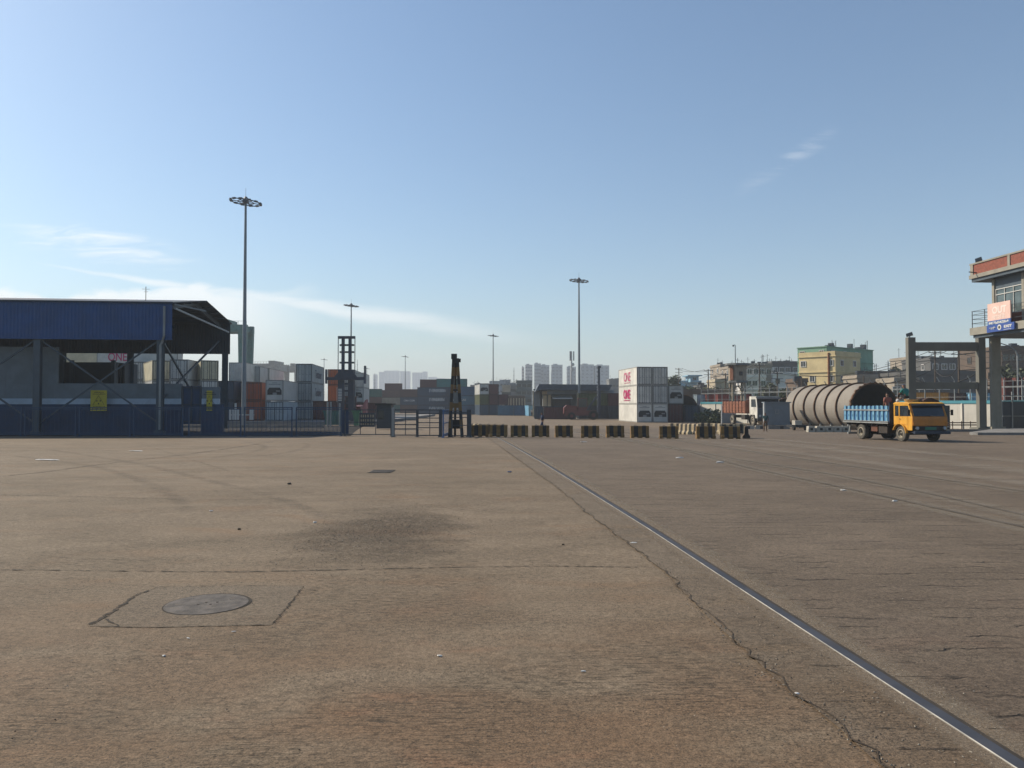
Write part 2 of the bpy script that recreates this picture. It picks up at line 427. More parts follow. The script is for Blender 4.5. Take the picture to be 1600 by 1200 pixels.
def sheet(name, rows, mat, zoff, uv=True):
    """rows: list of (Y, [x...]) with equal counts"""
    v = []; f = []; n = len(rows[0][1])
    for Y, xs in rows:
        for xx in xs: v.append((xx, Y, zg(Y) + zoff))
    for i in range(len(rows) - 1):
        for j in range(n - 1):
            f.append((i * n + j, i * n + j + 1, (i + 1) * n + j + 1, (i + 1) * n + j))
    me = bpy.data.meshes.new(name); me.from_pydata(v, [], f); me.materials.append(mat)
    if uv:
        ul = me.uv_layers.new(name='UVMap')
        for l in me.loops:
            i, j = divmod(l.vertex_index, n)
            ul.data[l.index].uv = (j / (n - 1), i / (len(rows) - 1))
    me.update()
    o = bpy.data.objects.new(name, me); C.objects.link(o)
    return o
Ys = [-30, -10, -4] + [i * 1.5 for i in range(0, 81)] + [125, 140, 170, 220, 320, 500, 800, 1300, 2000, 2900]
gnd = sheet('ground', [(Y, [-2400, -600, -150, -60, -30, -15, -5, 0, 5, 15, 30, 60, 150, 600, 2400]) for Y in Ys], m_slab, 0.0)
tag(gnd, 'sunlit brown concrete yard with brush marks and dirt', kind='structure')

def curve_x(pts, ext=-8.0):
    w = sorted([G(*p) for p in pts], key=lambda q: q.y)
    def fx(Y):
        if Y <= w[0].y:
            a, b = w[0], w[1]
        elif Y >= w[-1].y:
            a, b = w[-2], w[-1]
        else:
            for a, b in zip(w, w[1:]):
                if a.y <= Y <= b.y: break
        return a.x + (b.x - a.x) * (Y - a.y) / (b.y - a.y)
    return fx
rail1 = curve_x([(780, 685), (850, 724), (915, 764), (1020, 829), (1200, 946), (1580, 1191)])
bed_l = curve_x([(770, 690), (826, 730), (870, 762), (930, 812), (1000, 862), (1050, 905), (1110, 965), (1190, 1040), (1300, 1130), (1390, 1200)])
bed_r = curve_x([(800, 690), (925, 755), (1060, 838), (1165, 892), (1300, 985), (1420, 1068), (1600, 1160)])
def yrange(a, b, st):
    n = int((b - a) / st); return [a + (b - a) * i / n for i in range(n + 1)]
rnd = random.Random(3)
def jit(seed, amp, L=0.6):
    r = random.Random(seed); t = [r.uniform(-1, 1) for _ in range(4000)]
    def f(Y):
        q = (Y + 40) / L; i = int(q); w = q - i; return amp * (t[i % 4000] * (1 - w) + t[(i + 1) % 4000] * w)
    return f
jl, jr = jit(1, 0.035, 0.35), jit(2, 0.05, 0.5)
rows = [(Y, [bed_r(Y) + jr(Y) - 0.05, bed_r(Y) + 3, 16, 30, 60, 130]) for Y in yrange(-8, 84, 0.5)]
tag(sheet('concrete_apron', rows, m_apron, 0.004), 'darker old concrete apron with short transverse cracks', kind='structure')
rows = [(Y, [bed_l(Y) + jl(Y), rail1(Y) - 0.1, rail1(Y) + 0.1, bed_r(Y) + jr(Y)]) for Y in yrange(-8, 70, 0.35)]
tag(sheet('rail_bed', rows, m_bed, 0.008), 'patched concrete strip in which the nearest rail is laid', kind='structure')

def ribbon(name, fx, w, mat, y0, y1, zoff, st=0.25, jseed=0, amp=0.0, label=None, L=0.3, wj=0.0):
    jj = jit(jseed, amp, L); wj2 = jit(jseed + 50, wj, L * 0.7)
    rows = [(Y, [fx(Y) + jj(Y) - max(0.004, w / 2 + wj2(Y)), fx(Y) + jj(Y) + max(0.004, w / 2 + wj2(Y))]) for Y in yrange(y0, y1, st)]
    return tag(sheet(name, rows, mat, zoff), label, kind='structure')
m_dust = overlay('sandy_dust', (0.31, 0.24, 0.17), 0.6, (1.2, 1.2, 1), 0.22, 0.25, 0.45, speck=0.55)
m_dust2 = overlay('grit_film', (0.33, 0.27, 0.20), 0.45, (3, 3, 1), 0.4, 0.40, 0.62, speck=0.7)
ribbon('dust_strip', lambda Y: rail1(Y) + 0.03, 0.50, m_dust, -6, 68, 0.012, jseed=5, amp=0.03, label='sandy dust packed along both sides of the nearest rail')
ribbon('dust_strip', lambda Y: bed_r(Y) - 0.05, 0.30, m_dust2, -6, 60, 0.0125, jseed=6, amp=0.04, label='band of pale grit along the right edge of the rail bed')
ribbon('bed_crack', bed_l, 0.008, m_joint, -6, 60, 0.013, st=0.045, jseed=1, amp=0.04, L=0.13, wj=0.013, label='broken crack along the left edge of the rail bed')
# rails
def make_rail(fx, y0, y1, w, label, st=0.5, zz=0.016, hm=None):
    t_ = thing('embedded_rail', label, 'rail', (fx(y0), y0, zg(y0)), 0, 'steel rails set in the concrete')
    mb = MB(); me_ = MB(); mg = MB()
    Y = yrange(y0, y1, st)
    for a, b in zip(Y, Y[1:]):
        for q, (u0, u1, z0, z1) in ((mb, (-w / 2, w / 2, zz, zz)), (me_, (-w / 2 - (0.006 if w > .072 else .002), -w / 2, zz - 0.012, zz + 0.001)), (mg, (w / 2, w / 2 + 0.03, 0.0135, 0.0135))):
            q.face([(fx(a) + u0, a, zg(a) + z0), (fx(a) + u1, a, zg(a) + z1), (fx(b) + u1, b, zg(b) + z1), (fx(b) + u0, b, zg(b) + z0)])
    mb.build('rail_head', hm or m_rail, t_, fix=False)
    if not hm: me_.build('worn_edge', m_raile, t_, fix=False)
    mg.build('groove', m_groove, t_, fix=False)
    return t_
make_rail(rail1, -6, 66, 0.074, 'nearest steel rail running from bottom right corner to the striped barriers')
rail2 = curve_x([(985, 690), (1075, 706), (1167, 731), (1290, 757), (1410, 783), (1472, 797), (1600, 825)])
rail3 = curve_x([(1000, 690), (1076, 704), (1138, 716), (1300, 742), (1450, 772), (1600, 806)])
rail4 = curve_x([(1115, 697), (1187, 708), (1369, 735), (1600, 769)])
m_pale = overlay('worn_pale_strip', (0.32, 0.265, 0.20), 0.55, (0.25, 2.5, 1), 0.3, 0.25, 0.55)
m_pale2 = overlay('wheel_polished_strip', (0.40, 0.335, 0.26), 0.5, (0.2, 1.5, 1), 0.45, 0.2, 0.6)
for fx, nm, k in ((rail2, 'rail from the right edge, second nearest', 0), (rail3, 'rail just beyond the second rail at the right edge', 1), (rail4, 'far thin rail passing in front of the yellow truck', 2)):
    ribbon('dust_strip', fx, 0.9, m_pale, -6, 70, 0.010 + 0.001 * k, jseed=20 + k, amp=0.05, label='pale dusty strip around the ' + nm)
    make_rail(fx, -6, 66, 0.06 if k != 1 else 0.045, nm, hm=m_rail2)
for k, (pts, w) in enumerate((([(1060, 684), (1170, 688), (1600, 737)], 2.4), ([(1150, 683), (1330, 697), (1600, 722)], 2.0), ([(1100, 690), (1300, 716), (1600, 756)], 1.4))):
    ribbon('dust_strip', curve_x(pts), w, m_pale2, -6, 62, 0.0145 + 0.001 * k, st=1, jseed=30 + k, amp=0.08,
           label=('pale wheel polished strip in front of the truck', 'pale strip curving under the yellow truck', 'pale strip between the far rails')[k])
# cracks and joints drawn as dirt-filled gaps of uneven width
def crack(pts, w, label=None, mat=None, amp=0.02, n=12, zoff=0.006, seed=1, cat=None):
    r = random.Random(seed); W = [G(*p) for p in pts]; q = []
    for a, b in zip(W, W[1:]):
        k = max(3, int((b - a).length / 0.035)) if (b - a).length < 4 else 70
        for i in range(k):
            s = i / k; q.append(a.lerp(b, s))
    q.append(W[-1])
    q = [p + Vector((r.uniform(-amp, amp) * (0.5 + 0.3 * (i % 3)), r.uniform(-amp, amp) * (0.5 + 0.3 * (i % 3)), 0)) for i, p in enumerate(q)]
    v = []; f = []
    for i, p in enumerate(q):
        d = (q[min(i + 1, len(q) - 1)] - q[max(i - 1, 0)]); d.z = 0; d.normalize(); nrm = Vector((-d.y, d.x, 0))
        ww = w * r.choice((.15, .3, .5, .7, 1.0, 1.3)) * .8
        if i in (0, len(q) - 1): ww *= 0.1
        v += [tuple(Vector((p.x, p.y, zg(p.y) + zoff)) + nrm * ww / 2), tuple(Vector((p.x, p.y, zg(p.y) + zoff)) - nrm * ww / 2)]
    for i in range(len(q) - 1): f.append((2 * i, 2 * i + 1, 2 * i + 3, 2 * i + 2))
    me = bpy.data.meshes.new('crack'); me.from_pydata(v, [], f); me.materials.append(mat or m_crack); me.update()
    o = bpy.data.objects.new('crack', me); C.objects.link(o)
    return tag(o, label, kind='structure')
crack([(-30, 891), (60, 891), (200, 893), (380, 894), (520, 891), (700, 887), (860, 885), (1020, 887)], 0.026, 'long transverse joint across the foreground slab', amp=0.008, seed=3)
crack([(-40, 748), (60, 739), (140, 728), (300, 709), (430, 690)], 0.09, 'diagonal joint on the left of the yard', amp=0.03, seed=4)
crack([(-40, 773), (120, 776), (300, 781), (420, 781)], 0.035, 'faint transverse joint on the left', amp=0.02, seed=5)
crack([(215, 692), (360, 737)], 0.02, 'hairline crack left', amp=0.02, seed=8)
crack([(430, 740), (640, 738), (800, 739)], 0.04, 'faint joint in line with the grating', amp=0.03, seed=9)
crack([(500, 783), (560, 784), (640, 781)], 0.03, 'short crack above the worn hollow', amp=0.02, seed=10)
crack([(60, 868), (130, 874), (240, 876)], 0.012, 'short crack near the joint', amp=0.01, seed=11)
crack([(700, 686), (880, 688), (1010, 687)], 0.08, 'joint along the foot of the striped barriers', amp=0.03, seed=12)
m_ms = concrete('manhole_concrete', (0.215, 0.178, 0.130), (0.285, 0.238, 0.175), (0.24, 0.19, 0.13), brushed=0.15)
PQ = [(137, 979), (160, 966), (216, 929), (246, 918), (360, 915.5), (474, 916), (452, 945), (424, 977), (330, 979), (230, 981), (137, 979)]
crack(PQ[:4], 0.030, 'wide broken gap on the left of the manhole slab', amp=0.022, seed=13)
crack([(141, 977), (170, 961), (222, 926)], 0.02, 'crumbled edge beside the gap left of the manhole slab', amp=0.03, seed=33, mat=m_joint)
crack(PQ[3:6], 0.013, 'far edge of the slab around the manhole', amp=0.004, seed=14)
crack(PQ[5:8], 0.016, 'right edge of the slab around the manhole', amp=0.022, seed=15)
crack(PQ[7:], 0.014, 'near edge of the slab around the manhole', amp=0.006, seed=16)
crack([(160, 966), (178, 975), (186, 980)], 0.02, 'small break at the slab corner', amp=0.01, seed=17)
for i, (a, b, y) in enumerate(((960, 1020, 835), (985, 1060, 865), (1040, 1110, 905), (1100, 1165, 938), (1150, 1200, 968), (1190, 1260, 1008), (1250, 1340, 1042), (1290, 1385, 1098), (1350, 1440, 1140), (1400, 1500, 1173),
                                 (1380, 1500, 1060), (1430, 1590, 1005), (1540, 1600, 1142), (1330, 1420, 968), (1150, 1240, 905))):
    crack([(a, y), ((a + b) / 2, y + 0.5), (b, y + 1)], 0.011, 'short transverse crack in the rail bed', amp=0.006, seed=40 + i, zoff=0.0135)
m_tyre = overlay('tyre_rubber', (0.11, 0.09, 0.07), 0.24, (0.7, 3, 1), 0.4, 0.3, 0.7)
def ribbon_pts(name, pts, w, mat, zoff, label):
    W = [G(*p) for p in pts]; q = []
    for i in range(len(W) - 1):
        p0, p1, p2, p3 = W[max(i - 1, 0)], W[i], W[i + 1], W[min(i + 2, len(W) - 1)]
        for k in range(12):
            s = k / 12
            q.append(0.5 * ((2 * p1) + (p2 - p0) * s + (2 * p0 - 5 * p1 + 4 * p2 - p3) * s * s + (3 * p1 - p0 - 3 * p2 + p3) * s ** 3))
    q.append(W[-1]); v = []; f = []
    for i, p in enumerate(q):
        d = q[min(i + 1, len(q) - 1)] - q[max(i - 1, 0)]; d.z = 0; d.normalize(); n = Vector((-d.y, d.x, 0))
        for s in (-0.5, 0.5):
            w_ = p + n * w * s; v.append((w_.x, w_.y, zg(w_.y) + zoff))
    for i in range(len(q) - 1): f.append((2 * i, 2 * i + 1, 2 * i + 3, 2 * i + 2))
    me = bpy.data.meshes.new(name); me.from_pydata(v, [], f); me.materials.append(mat)
    ul = me.uv_layers.new(name='UVMap')
    for l in me.loops: ul.data[l.index].uv = (l.vertex_index % 2, (l.vertex_index // 2) / (len(q) - 1))
    o = bpy.data.objects.new(name, me); C.objects.link(o); return tag(o, label, kind='structure')
ribbon_pts('tyre_mark', [(20, 712), (140, 728), (235, 757), (300, 800)], 0.45, m_tyre, 0.005, 'dark curved tyre mark on the left')
ribbon_pts('tyre_mark', [(60, 700), (200, 722), (310, 747), (430, 778), (520, 812)], 0.40, m_tyre, 0.0055, 'longer tyre mark crossing towards the worn hollow')
ribbon_pts('tyre_mark', [(380, 690), (412, 697), (400, 705), (330, 716)], 0.5, m_tyre, 0.006, 'hooked tyre mark near the shadow edge')
ribbon_pts('tyre_mark', [(430, 692), (480, 694), (455, 706), (380, 715)], 0.5, m_tyre, 0.0065, 'second hooked tyre mark near the fence')

# manhole
Wp = [G(*p) for p in PQ[:-1]]
me = bpy.data.meshes.new('manhole_slab'); me.from_pydata([(p.x, p.y, p.z + 0.002) for p in Wp], [], [tuple(range(len(Wp)))]); me.materials.append(m_ms)
o = bpy.data.objects.new('manhole_slab', me); C.objects.link(o); tag(o, 'square patch of smoother concrete around the manhole', kind='structure')
m_iron = M('cast_iron', (0.15, 0.135, 0.125), rough=0.75, metal=0.0, spec=0.15, var=0.35, scale=9, dirt=0.8, dirtcol=(0.25, 0.20, 0.15), bump=0.4, bscale=60)
g0, gl, gr = G(323, 945), G(261, 945), G(385, 945)
rad = (gr.x - gl.x) / 2
mh = thing('manhole_cover', 'round grey iron manhole cover set in its own cracked square slab', 'manhole cover', tuple(g0))
mb = MB(); n = 40
mb.prism([(g0.x + rad * math.cos(2 * math.pi * i / n), g0.y + rad * math.sin(2 * math.pi * i / n)) for i in range(n)], g0.z + 0.004, g0.z + 0.009, 'z')
mb.build('lid', m_iron, mh)
mb = MB()
for i in range(n):
    a0, a1 = 2 * math.pi * i / n, 2 * math.pi * (i + 1) / n
    w0 = 0.012 + 0.02 * max(0, math.sin(a0 + 0.4)); w1 = 0.012 + 0.02 * max(0, math.sin(a1 + 0.4))
    mb.face([(g0.x + (rad + 0) * math.cos(a0), g0.y + rad * math.sin(a0), g0.z + 0.006), (g0.x + (rad + w0) * math.cos(a0), g0.y + (rad + w0) * math.sin(a0), g0.z + 0.006),
             (g0.x + (rad + w1) * math.cos(a1), g0.y + (rad + w1) * math.sin(a1), g0.z + 0.006), (g0.x + rad * math.cos(a1), g0.y + rad * math.sin(a1), g0.z + 0.006)])
mb.build('dirt_ring', m_crack, mh, fix=False)
for dx, dy in ((-0.02, 0.04), (0.07, 0.05), (0.04, -0.02), (-0.06, -0.03)):
    mb = MB(); mb.prism([(g0.x + dx + 0.012 * math.cos(a), g0.y + dy + 0.012 * math.sin(a)) for a in [i * math.pi / 4 for i in range(8)]], g0.z + 0.0095, g0.z + 0.011, 'z')
    mb.build('lifting_hole', m_crack, mh)
# grating
ga, gb = G(581, 737), G(613, 737)
dg_ = thing('drain_grating', 'dark rectangular drain grating beyond the worn hollow', 'grating', tuple(ga))
mb = MB(); L_ = gb.x - ga.x
yy0, yy1 = G(598, 739).y, G(598, 735.5).y
mb.box(ga.x, gb.x, yy0, yy1, ga.z + 0.004, ga.z + 0.006); mb.build('pit', m_crack, dg_)
mb = MB()
for i in range(13):
    xx = ga.x + L_ * i / 12; mb.box(xx - 0.012, xx + 0.012, yy0, yy1, ga.z + 0.008, ga.z + 0.02)
mb.box(ga.x - .03, gb.x + .03, yy0 - .04, yy0, ga.z + 0.008, ga.z + 0.022); mb.box(ga.x - .03, gb.x + .03, yy1, yy1 + .04, ga.z + 0.008, ga.z + 0.022)
mb.build('bars', m_iron, dg_)
# litter
m_white = M('litter_white', (0.75, 0.74, 0.72), rough=0.5, var=0.1, scale=20)
m_blue = M('litter_blue', (0.06, 0.11, 0.25), rough=0.5)
m_tan = M('litter_tan', (0.55, 0.42, 0.26), rough=0.7)
def blob(name, p, sx, sy, sz, mat, seed=0, rz=0.0, sub=2):
    bm = bmesh.new(); bmesh.ops.create_icosphere(bm, subdivisions=sub, radius=1.0); r = random.Random(seed)
    for v in bm.verts:
        v.co *= 1 + r.uniform(-0.22, 0.22); v.co.x *= sx; v.co.y *= sy; v.co.z *= sz
        if v.co.z < -sz * 0.5: v.co.z = -sz * 0.5
    me = bpy.data.meshes.new(name); bm.to_mesh(me); bm.free(); me.materials.append(mat)
    o = bpy.data.objects.new(name, me); C.objects.link(o); o.location = (p.x, p.y, p.z + sz * 0.5 + 0.004); o.rotation_euler = (0, 0, rz)
    return o
LIT = [(687, 1026, .018, .010, .006, 'white pebble of crumpled paper in the middle foreground'), (911, 1050, .017, .006, .004, 'thin white scrap right of the paper pebble'),
       (1245, 1086, .016, .010, .007, 'white crumpled scrap beside the crack near the rail'), (990, 849, .04, .02, .008, 'flat white scrap on the rail bed near the joint'),
       (365, 988, .016, .006, .004, 'small white scrap near the manhole slab'), (294, 998, .016, .005, .003, 'second small white scrap below the manhole'),
       (256, 1026, .012, .010, .005, 'tiny white scrap left of the foreground centre'), (1398, 784, .07, .03, .02, 'white scrap beside the second rail'),
       (72, 719, .5, .12, .02, 'pale flattened bag at far left'), (212, 705, .35, .1, .02, 'pale scrap near the shed shadow'), (330, 799, .03, .02, .01, 'white speck in mid yard left'),
       (492, 817, .03, .02, .012, 'pale stone left of the worn hollow'), (912, 691, .2, .05, .03, 'white scrap in front of the barriers'), (1062, 716, .14, .04, .03, 'white scrap by the far rails'),
       (1125, 723, .14, .04, .03, 'second white scrap by the far rails'), (1318, 767, .06, .03, .02, 'white dot between rails')]
for i, (px, py, sx, sy, sz, lab) in enumerate(LIT):
    tag(blob('paper_scrap', G(px, py), sx, sy, sz, m_white, i, rnd.uniform(-0.6, 0.6)), lab, 'litter', 'pale litter on the yard')
tag(blob('plastic_scrap', G(796, 738), .06, .03, .02, m_blue, 4), 'small dark blue plastic scrap left of the nearest rail', 'litter')
m_dark = M('dark_clod', (0.03, 0.024, 0.018), rough=0.9)
for i, (px, py, s_) in enumerate(((86, 1126, .011), (1384, 1098, .012), (1410, 1117, .012), (1430, 1133, .012), (1361, 1115, .011), (374, 828, .05), (298, 1008, .006), (50, 1156, .006), (497, 1083, .006), (880, 852, .035), (452, 757, .09))):
    tag(blob('clod', G(px, py), s_ * .5, s_ * .4, s_ * 0.3, m_dark, 60 + i), ('dark clod near the bottom left corner', 'uppermost dark clod beside the rail', 'middle dark clod beside the rail', 'lowest dark clod beside the rail', 'dark clod left of the three by the rail',
        'dark clod in the left middle of the yard', 'tiny dark clod below the manhole slab', 'tiny dark clod at bottom left', 'tiny dark clod in the lower middle', 'grey clod above the joint left of the rail', 'dark clod left of the grating')[i], 'clod')
# loose grit
def grit(name, label, fn, count, smin, smax, mats, seed):
    r = random.Random(seed); mb = MB()
    T = [(1, 0, -.35), (-.5, .87, -.35), (-.5, -.87, -.35), (0, 0, .8)]
    for i in range(count):
        x, y = fn(r); s = r.uniform(smin, smax); a = r.uniform(0, 6.28); z = zg(y) + 0.012
        pts = [(x + s * (p[0] * math.cos(a) - p[1] * math.sin(a)) * r.uniform(.7, 1.2), y + s * (p[0] * math.sin(a) + p[1] * math.cos(a)) * r.uniform(.7, 1.2), z + s * p[2] * 0.7) for p in T]
        k = r.choices(range(len(mats)), [4, 2, 1][:len(mats)])[0]
        for q in ((0, 1, 3), (1, 2, 3), (2, 0, 3)): mb.face([pts[j] for j in q], k)
    o = mb.build(name, mats, None, fix=False); return tag(o, label, 'grit', kind='stuff')
ms1 = M('grit_grey', (0.20, 0.175, 0.145), rough=0.9, var=0.3); ms2 = M('grit_dark', (0.05, 0.043, 0.037), rough=0.9); ms3 = M('grit_pale', (0.45, 0.39, 0.31), rough=0.9)
def f_patch(r):
    a, b = r.gauss(0, 0.5), r.gauss(0, 0.5); return (-1.75 + a * 1.1 + 0.2 * b, 10.4 + b * 2.4)
grit('loose_grit', 'loose grit in the worn hollow', f_patch, 2200, 0.003, 0.010, [ms1, ms2, ms3], 1)
def f_rail(r):
    Y = 3 + 45 * r.random() ** 1.8; return (rail1(Y) + r.choice((-1, 1)) * abs(r.gauss(0.16, 0.16)), Y)
grit('loose_grit', 'sandy grit along the nearest rail', f_rail, 2600, 0.002, 0.008, [ms1, ms3, ms2], 2)
def f_crk(r):
    Y = 3 + 30 * r.random() ** 1.8; return (bed_l(Y) + jl(Y) + r.gauss(0, 0.05), Y)
grit('loose_grit', 'broken crumbs along the bed crack', f_crk, 1200, 0.003, 0.009, [ms1, ms2, ms3], 3)
def f_all(r):
    Y = 3 + 40 * r.random() ** 1.6; return (r.uniform(-0.7, 0.7) * Y, Y)
grit('loose_grit', 'scattered grit over the whole yard', f_all, 2200, 0.002, 0.007, [ms1, ms2, ms3], 4)

v = [(-75, 55.2, 0), (X_(545, 55.2), 55.2, 0), (X_(566, 74), 74, 0), (X_(566, 101), 101, 0), (-75, 101, 0)]
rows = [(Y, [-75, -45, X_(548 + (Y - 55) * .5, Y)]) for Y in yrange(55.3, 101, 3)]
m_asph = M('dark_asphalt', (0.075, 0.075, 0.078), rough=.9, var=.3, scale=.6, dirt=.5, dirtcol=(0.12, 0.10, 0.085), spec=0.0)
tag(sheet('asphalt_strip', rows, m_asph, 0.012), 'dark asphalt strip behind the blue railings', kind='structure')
# ------------------------------------------------------------------ shared materials
m_slate = M('slate_blue_steel', (0.075, 0.105, 0.135), rough=0.5, var=0.15, dirt=0.3)
m_bluesheet = steel('blue_sheeting', (0.018, 0.085, 0.27), dirt=0.15, rough=0.45)
m_darksheet = steel('dark_sheeting', (0.06, 0.075, 0.095), dirt=0.25)
m_greywall = M('grey_render', (0.20, 0.235, 0.265), rough=0.85, var=0.12, dirt=0.25, streak=True)
m_whiteband = M('white_band_paint', (0.52, 0.62, 0.74), rough=0.7, var=0.1, dirt=0.2)
m_bluepaint = M('blue_wall_paint', (0.028, 0.062, 0.135), rough=0.7, var=0.2, dirt=0.3)
m_kerb = M('kerb_concrete', (0.26, 0.25, 0.24), rough=0.9, var=0.2, dirt=0.4, dirtcol=(0.08, 0.07, 0.06))
m_fence = M('fence_blue', (0.025, 0.07, 0.15), rough=0.5, var=0.15, dirt=0.25)
m_fencedk = M('fence_dark', (0.045, 0.06, 0.08), rough=0.5, var=0.2)
m_steelgrey = M('galvanised', (0.34, 0.36, 0.37), rough=0.5, metal=0.4, var=0.12)
m_mast = M('mast_galvanised', (0.27, 0.30, 0.33), rough=0.5, metal=0.3, var=0.1)
m_black = M('black_rubber', (0.022, 0.021, 0.020), rough=0.85, var=0.3)
m_blackp = M('black_paint', (0.02, 0.022, 0.026), rough=0.55, var=0.3, dirt=0.4, dirtcol=(0.12, 0.10, 0.08))
m_yel = M('hazard_yellow', (0.22, 0.13, 0.045), rough=0.7, var=0.2, dirt=0.55, dirtcol=(0.10, 0.08, 0.06))
m_navym = M('navy_machine', (0.035, 0.05, 0.085), rough=0.5, var=0.2, dirt=0.3)
m_redm = M('maroon_machine', (0.16, 0.035, 0.03), rough=0.5, var=0.2, dirt=0.4)
m_glass = glass_dark()
m_cream = M('cream_paint', (0.62, 0.54, 0.38), rough=0.75, var=0.1, dirt=0.2)
m_wht = M('white_paint', (0.72, 0.72, 0.70), rough=0.6, var=0.06, dirt=0.2, dirtcol=(0.40, 0.36, 0.30))
m_lamp = M('lamp_housing', (0.12, 0.13, 0.15), rough=0.4, metal=0.4)
m_lens = M('lamp_glass', (0.5, 0.55, 0.6), rough=0.15)
m_signy = M('sign_yellow', (0.62, 0.50, 0.04), rough=0.5, var=0.08)
m_ink = M('sign_ink', (0.03, 0.03, 0.02), rough=0.6)
m_wood = M('old_timber', (0.10, 0.075, 0.055), rough=0.85, var=0.3, scale=3)

# ------------------------------------------------------------------ open-sided shed on the left
cx, cy = X_(268, 57.5), 57.5
shed = thing('canopy_shed', 'large open-sided shed with blue sheet fascia and gabled roof at the left edge', 'shed', (cx, cy, zg(57)), R(6))
L0 = -46.0                      # local x runs left from the corner, local y runs away
def lz(z): return z - zg(57)
FT, FB, RG, RT, RB = lz(9.15), lz(6.5), lz(10.45), lz(9.35), lz(6.45)
D = 16.6
def corr(mb, x0, x1, y, z0, z1, pitch=0.25, dep=0.035):
    n = int(abs(x1 - x0) / pitch); xs = [x0 + (x1 - x0) * i / n for i in range(n + 1)]
    for i in range(n):
        a, b = xs[i], xs[i + 1]; q = a + (b - a) * 0.3; r_ = a + (b - a) * 0.4; s_ = a + (b - a) * 0.9
        for u0, u1, w0, w1 in ((a, q, 0, 0), (q, r_, 0, dep), (r_, s_, dep, dep), (s_, b, dep, 0)):
            mb.face([(u0, y + w0, z0), (u1, y + w1, z0), (u1, y + w1, z1), (u0, y + w0, z1)])
mb = MB(); corr(mb, L0, 0.0, -0.05, FB, FT); mb.box(L0, 0, -0.10, 0.0, FT, FT + 0.14); mb.box(L0, 0, -0.09, -0.02, FB - 0.08, FB)
mb.build('front_fascia', m_bluesheet, shed, fix=False)
mb = MB(); corr(mb, L0, 0.0, D + 0.05, RB, RT - 0.1); mb.box(L0, 0, D, D + 0.1, RT - 0.1, RT + 0.05)
mb.build('rear_fascia', m_darksheet, shed, fix=False)
mb = MB()
mb.prism([(-0.25, FT + 0.10), (D / 2, RG + 0.06), (D / 2, RG), (-0.25, FT + 0.04)], L0, 0.12, 'x')
mb.prism([(D / 2, RG + 0.06), (D + 0.25, RT + 0.08), (D + 0.25, RT + 0.02), (D / 2, RG)], L0, 0.12, 'x')
mb.build('roof', m_darksheet, shed)
# rafters/trusses at every column line and purlins
cols = [-0.9, -9.6, -18.3, -27.0, -35.7]
def Lx(px, ly):                # local x so that the point at local depth ly projects on px
    c6, s6 = math.cos(R(6)), math.sin(R(6)); k = X_(px, 1.0)
    return (k * (cy + c6 * ly) - cx + s6 * ly) / (c6 - k * s6)
rear_cols = [Lx(351, D - .3), Lx(203, D - .3), Lx(97, D - .3), Lx(20, D - .3)]
for x in cols + [-5.2, -14]:
    mb = MB()
    mb.bar((x, 0.1, FT - 0.25), (x, D / 2, RG - 0.22), 0.2, 0.42); mb.bar((x, D / 2, RG - 0.22), (x, D - 0.1, RT - 0.25), 0.2, 0.42)
    mb.build('rafter', m_slate, shed)
mb = MB()
for k in range(9):
    y = 0.6 + k * (D - 1.2) / 8; z = (FT + (RG - FT) * y / (D / 2)) if y < D / 2 else (RG + (RT - RG) * (y - D / 2) / (D / 2))
    mb.box(L0, 0.05, y - 0.05, y + 0.05, z - 0.14, z - 0.01)
mb.build('purlins', m_slate, shed)
for cl_, y in ((cols, 0.25), (rear_cols, D - 0.3)):
    for x in cl_:
        mb = MB(); w = 0.24
        mb.box(x - w, x + w, y - 0.2, y - 0.17, 0.3, FB + 0.1 if y < 1 else RB + .1); mb.box(x - w, x + w, y + 0.17, y + 0.2, 0.3, FB + 0.1 if y < 1 else RB + .1)
        mb.box(x - 0.03, x + 0.03, y - 0.17, y + 0.17, 0.3, FB + 0.1 if y < 1 else RB + .1)
        mb.box(x - 0.35, x + 0.35, y - 0.3, y + 0.3, 0.0, 0.32)
        mb.build('column', m_slate, shed)
for a, b in zip(cols, cols[1:]):
    for (p, q) in (((a, FB), (b, 0.8)), ((b, FB), (a, 0.8))):
        mb = MB(); mb.bar((p[0], 0.25, p[1]), (q[0], 0.27, q[1]), 0.11, 0.11); mb.build('cross_brace', m_slate, shed)
for p, q in (((-0.9, 0.4, FB), (-0.9, 10.5, 2.0)), ((-0.9, 0.4, 2.6), (-0.9, D - 0.6, RB + 1.2))):
    mb = MB(); mb.bar(p, q, 0.13, 0.13); mb.build('cross_brace', m_slate, shed)
mb = MB(); mb.bar((0.16, 0.1, FT - 0.35), (0.16, D - 1.2, RT - 0.9), 0.12, 0.14); mb.build('gutter_pipe', m_steelgrey, shed)
mb = MB(); mb.bar((0.05, 0.1, FT - 0.02), (0.05, D / 2, FT + 0.45), 0.1, 0.12); mb.build('verge_trim', m_slate, shed)
mb = MB(); mb.tube([(-0.55, -0.16, FT - 0.2), (-0.55, -0.16, FB + 0.2), (-0.7, 0.0, FB - 0.2), (-0.85, 0.0, FB - 0.5), (-0.85, 0.0, 0.4)], 0.09, 6)
mb.build('downpipe', m_steelgrey, shed)
mb = MB(); mb.tube([(-3.0, 3, FT + .3), (-3.0, 3, FT + 1.7)], 0.025, 5); mb.bar((-3.3, 3, FT + 1.5), (-2.7, 3, FT + 1.5), 0.02); mb.bar((-3.15, 3, FT + 1.3), (-2.85, 3, FT + 1.3), 0.02)
tag(mb.build('roof_antenna', m_black, None), 'small aerial standing on the roof of the open shed', 'aerial')
o = bpy.data.objects['roof_antenna']; o.location = (cx, cy, zg(57)); o.rotation_euler = (0, 0, R(6))

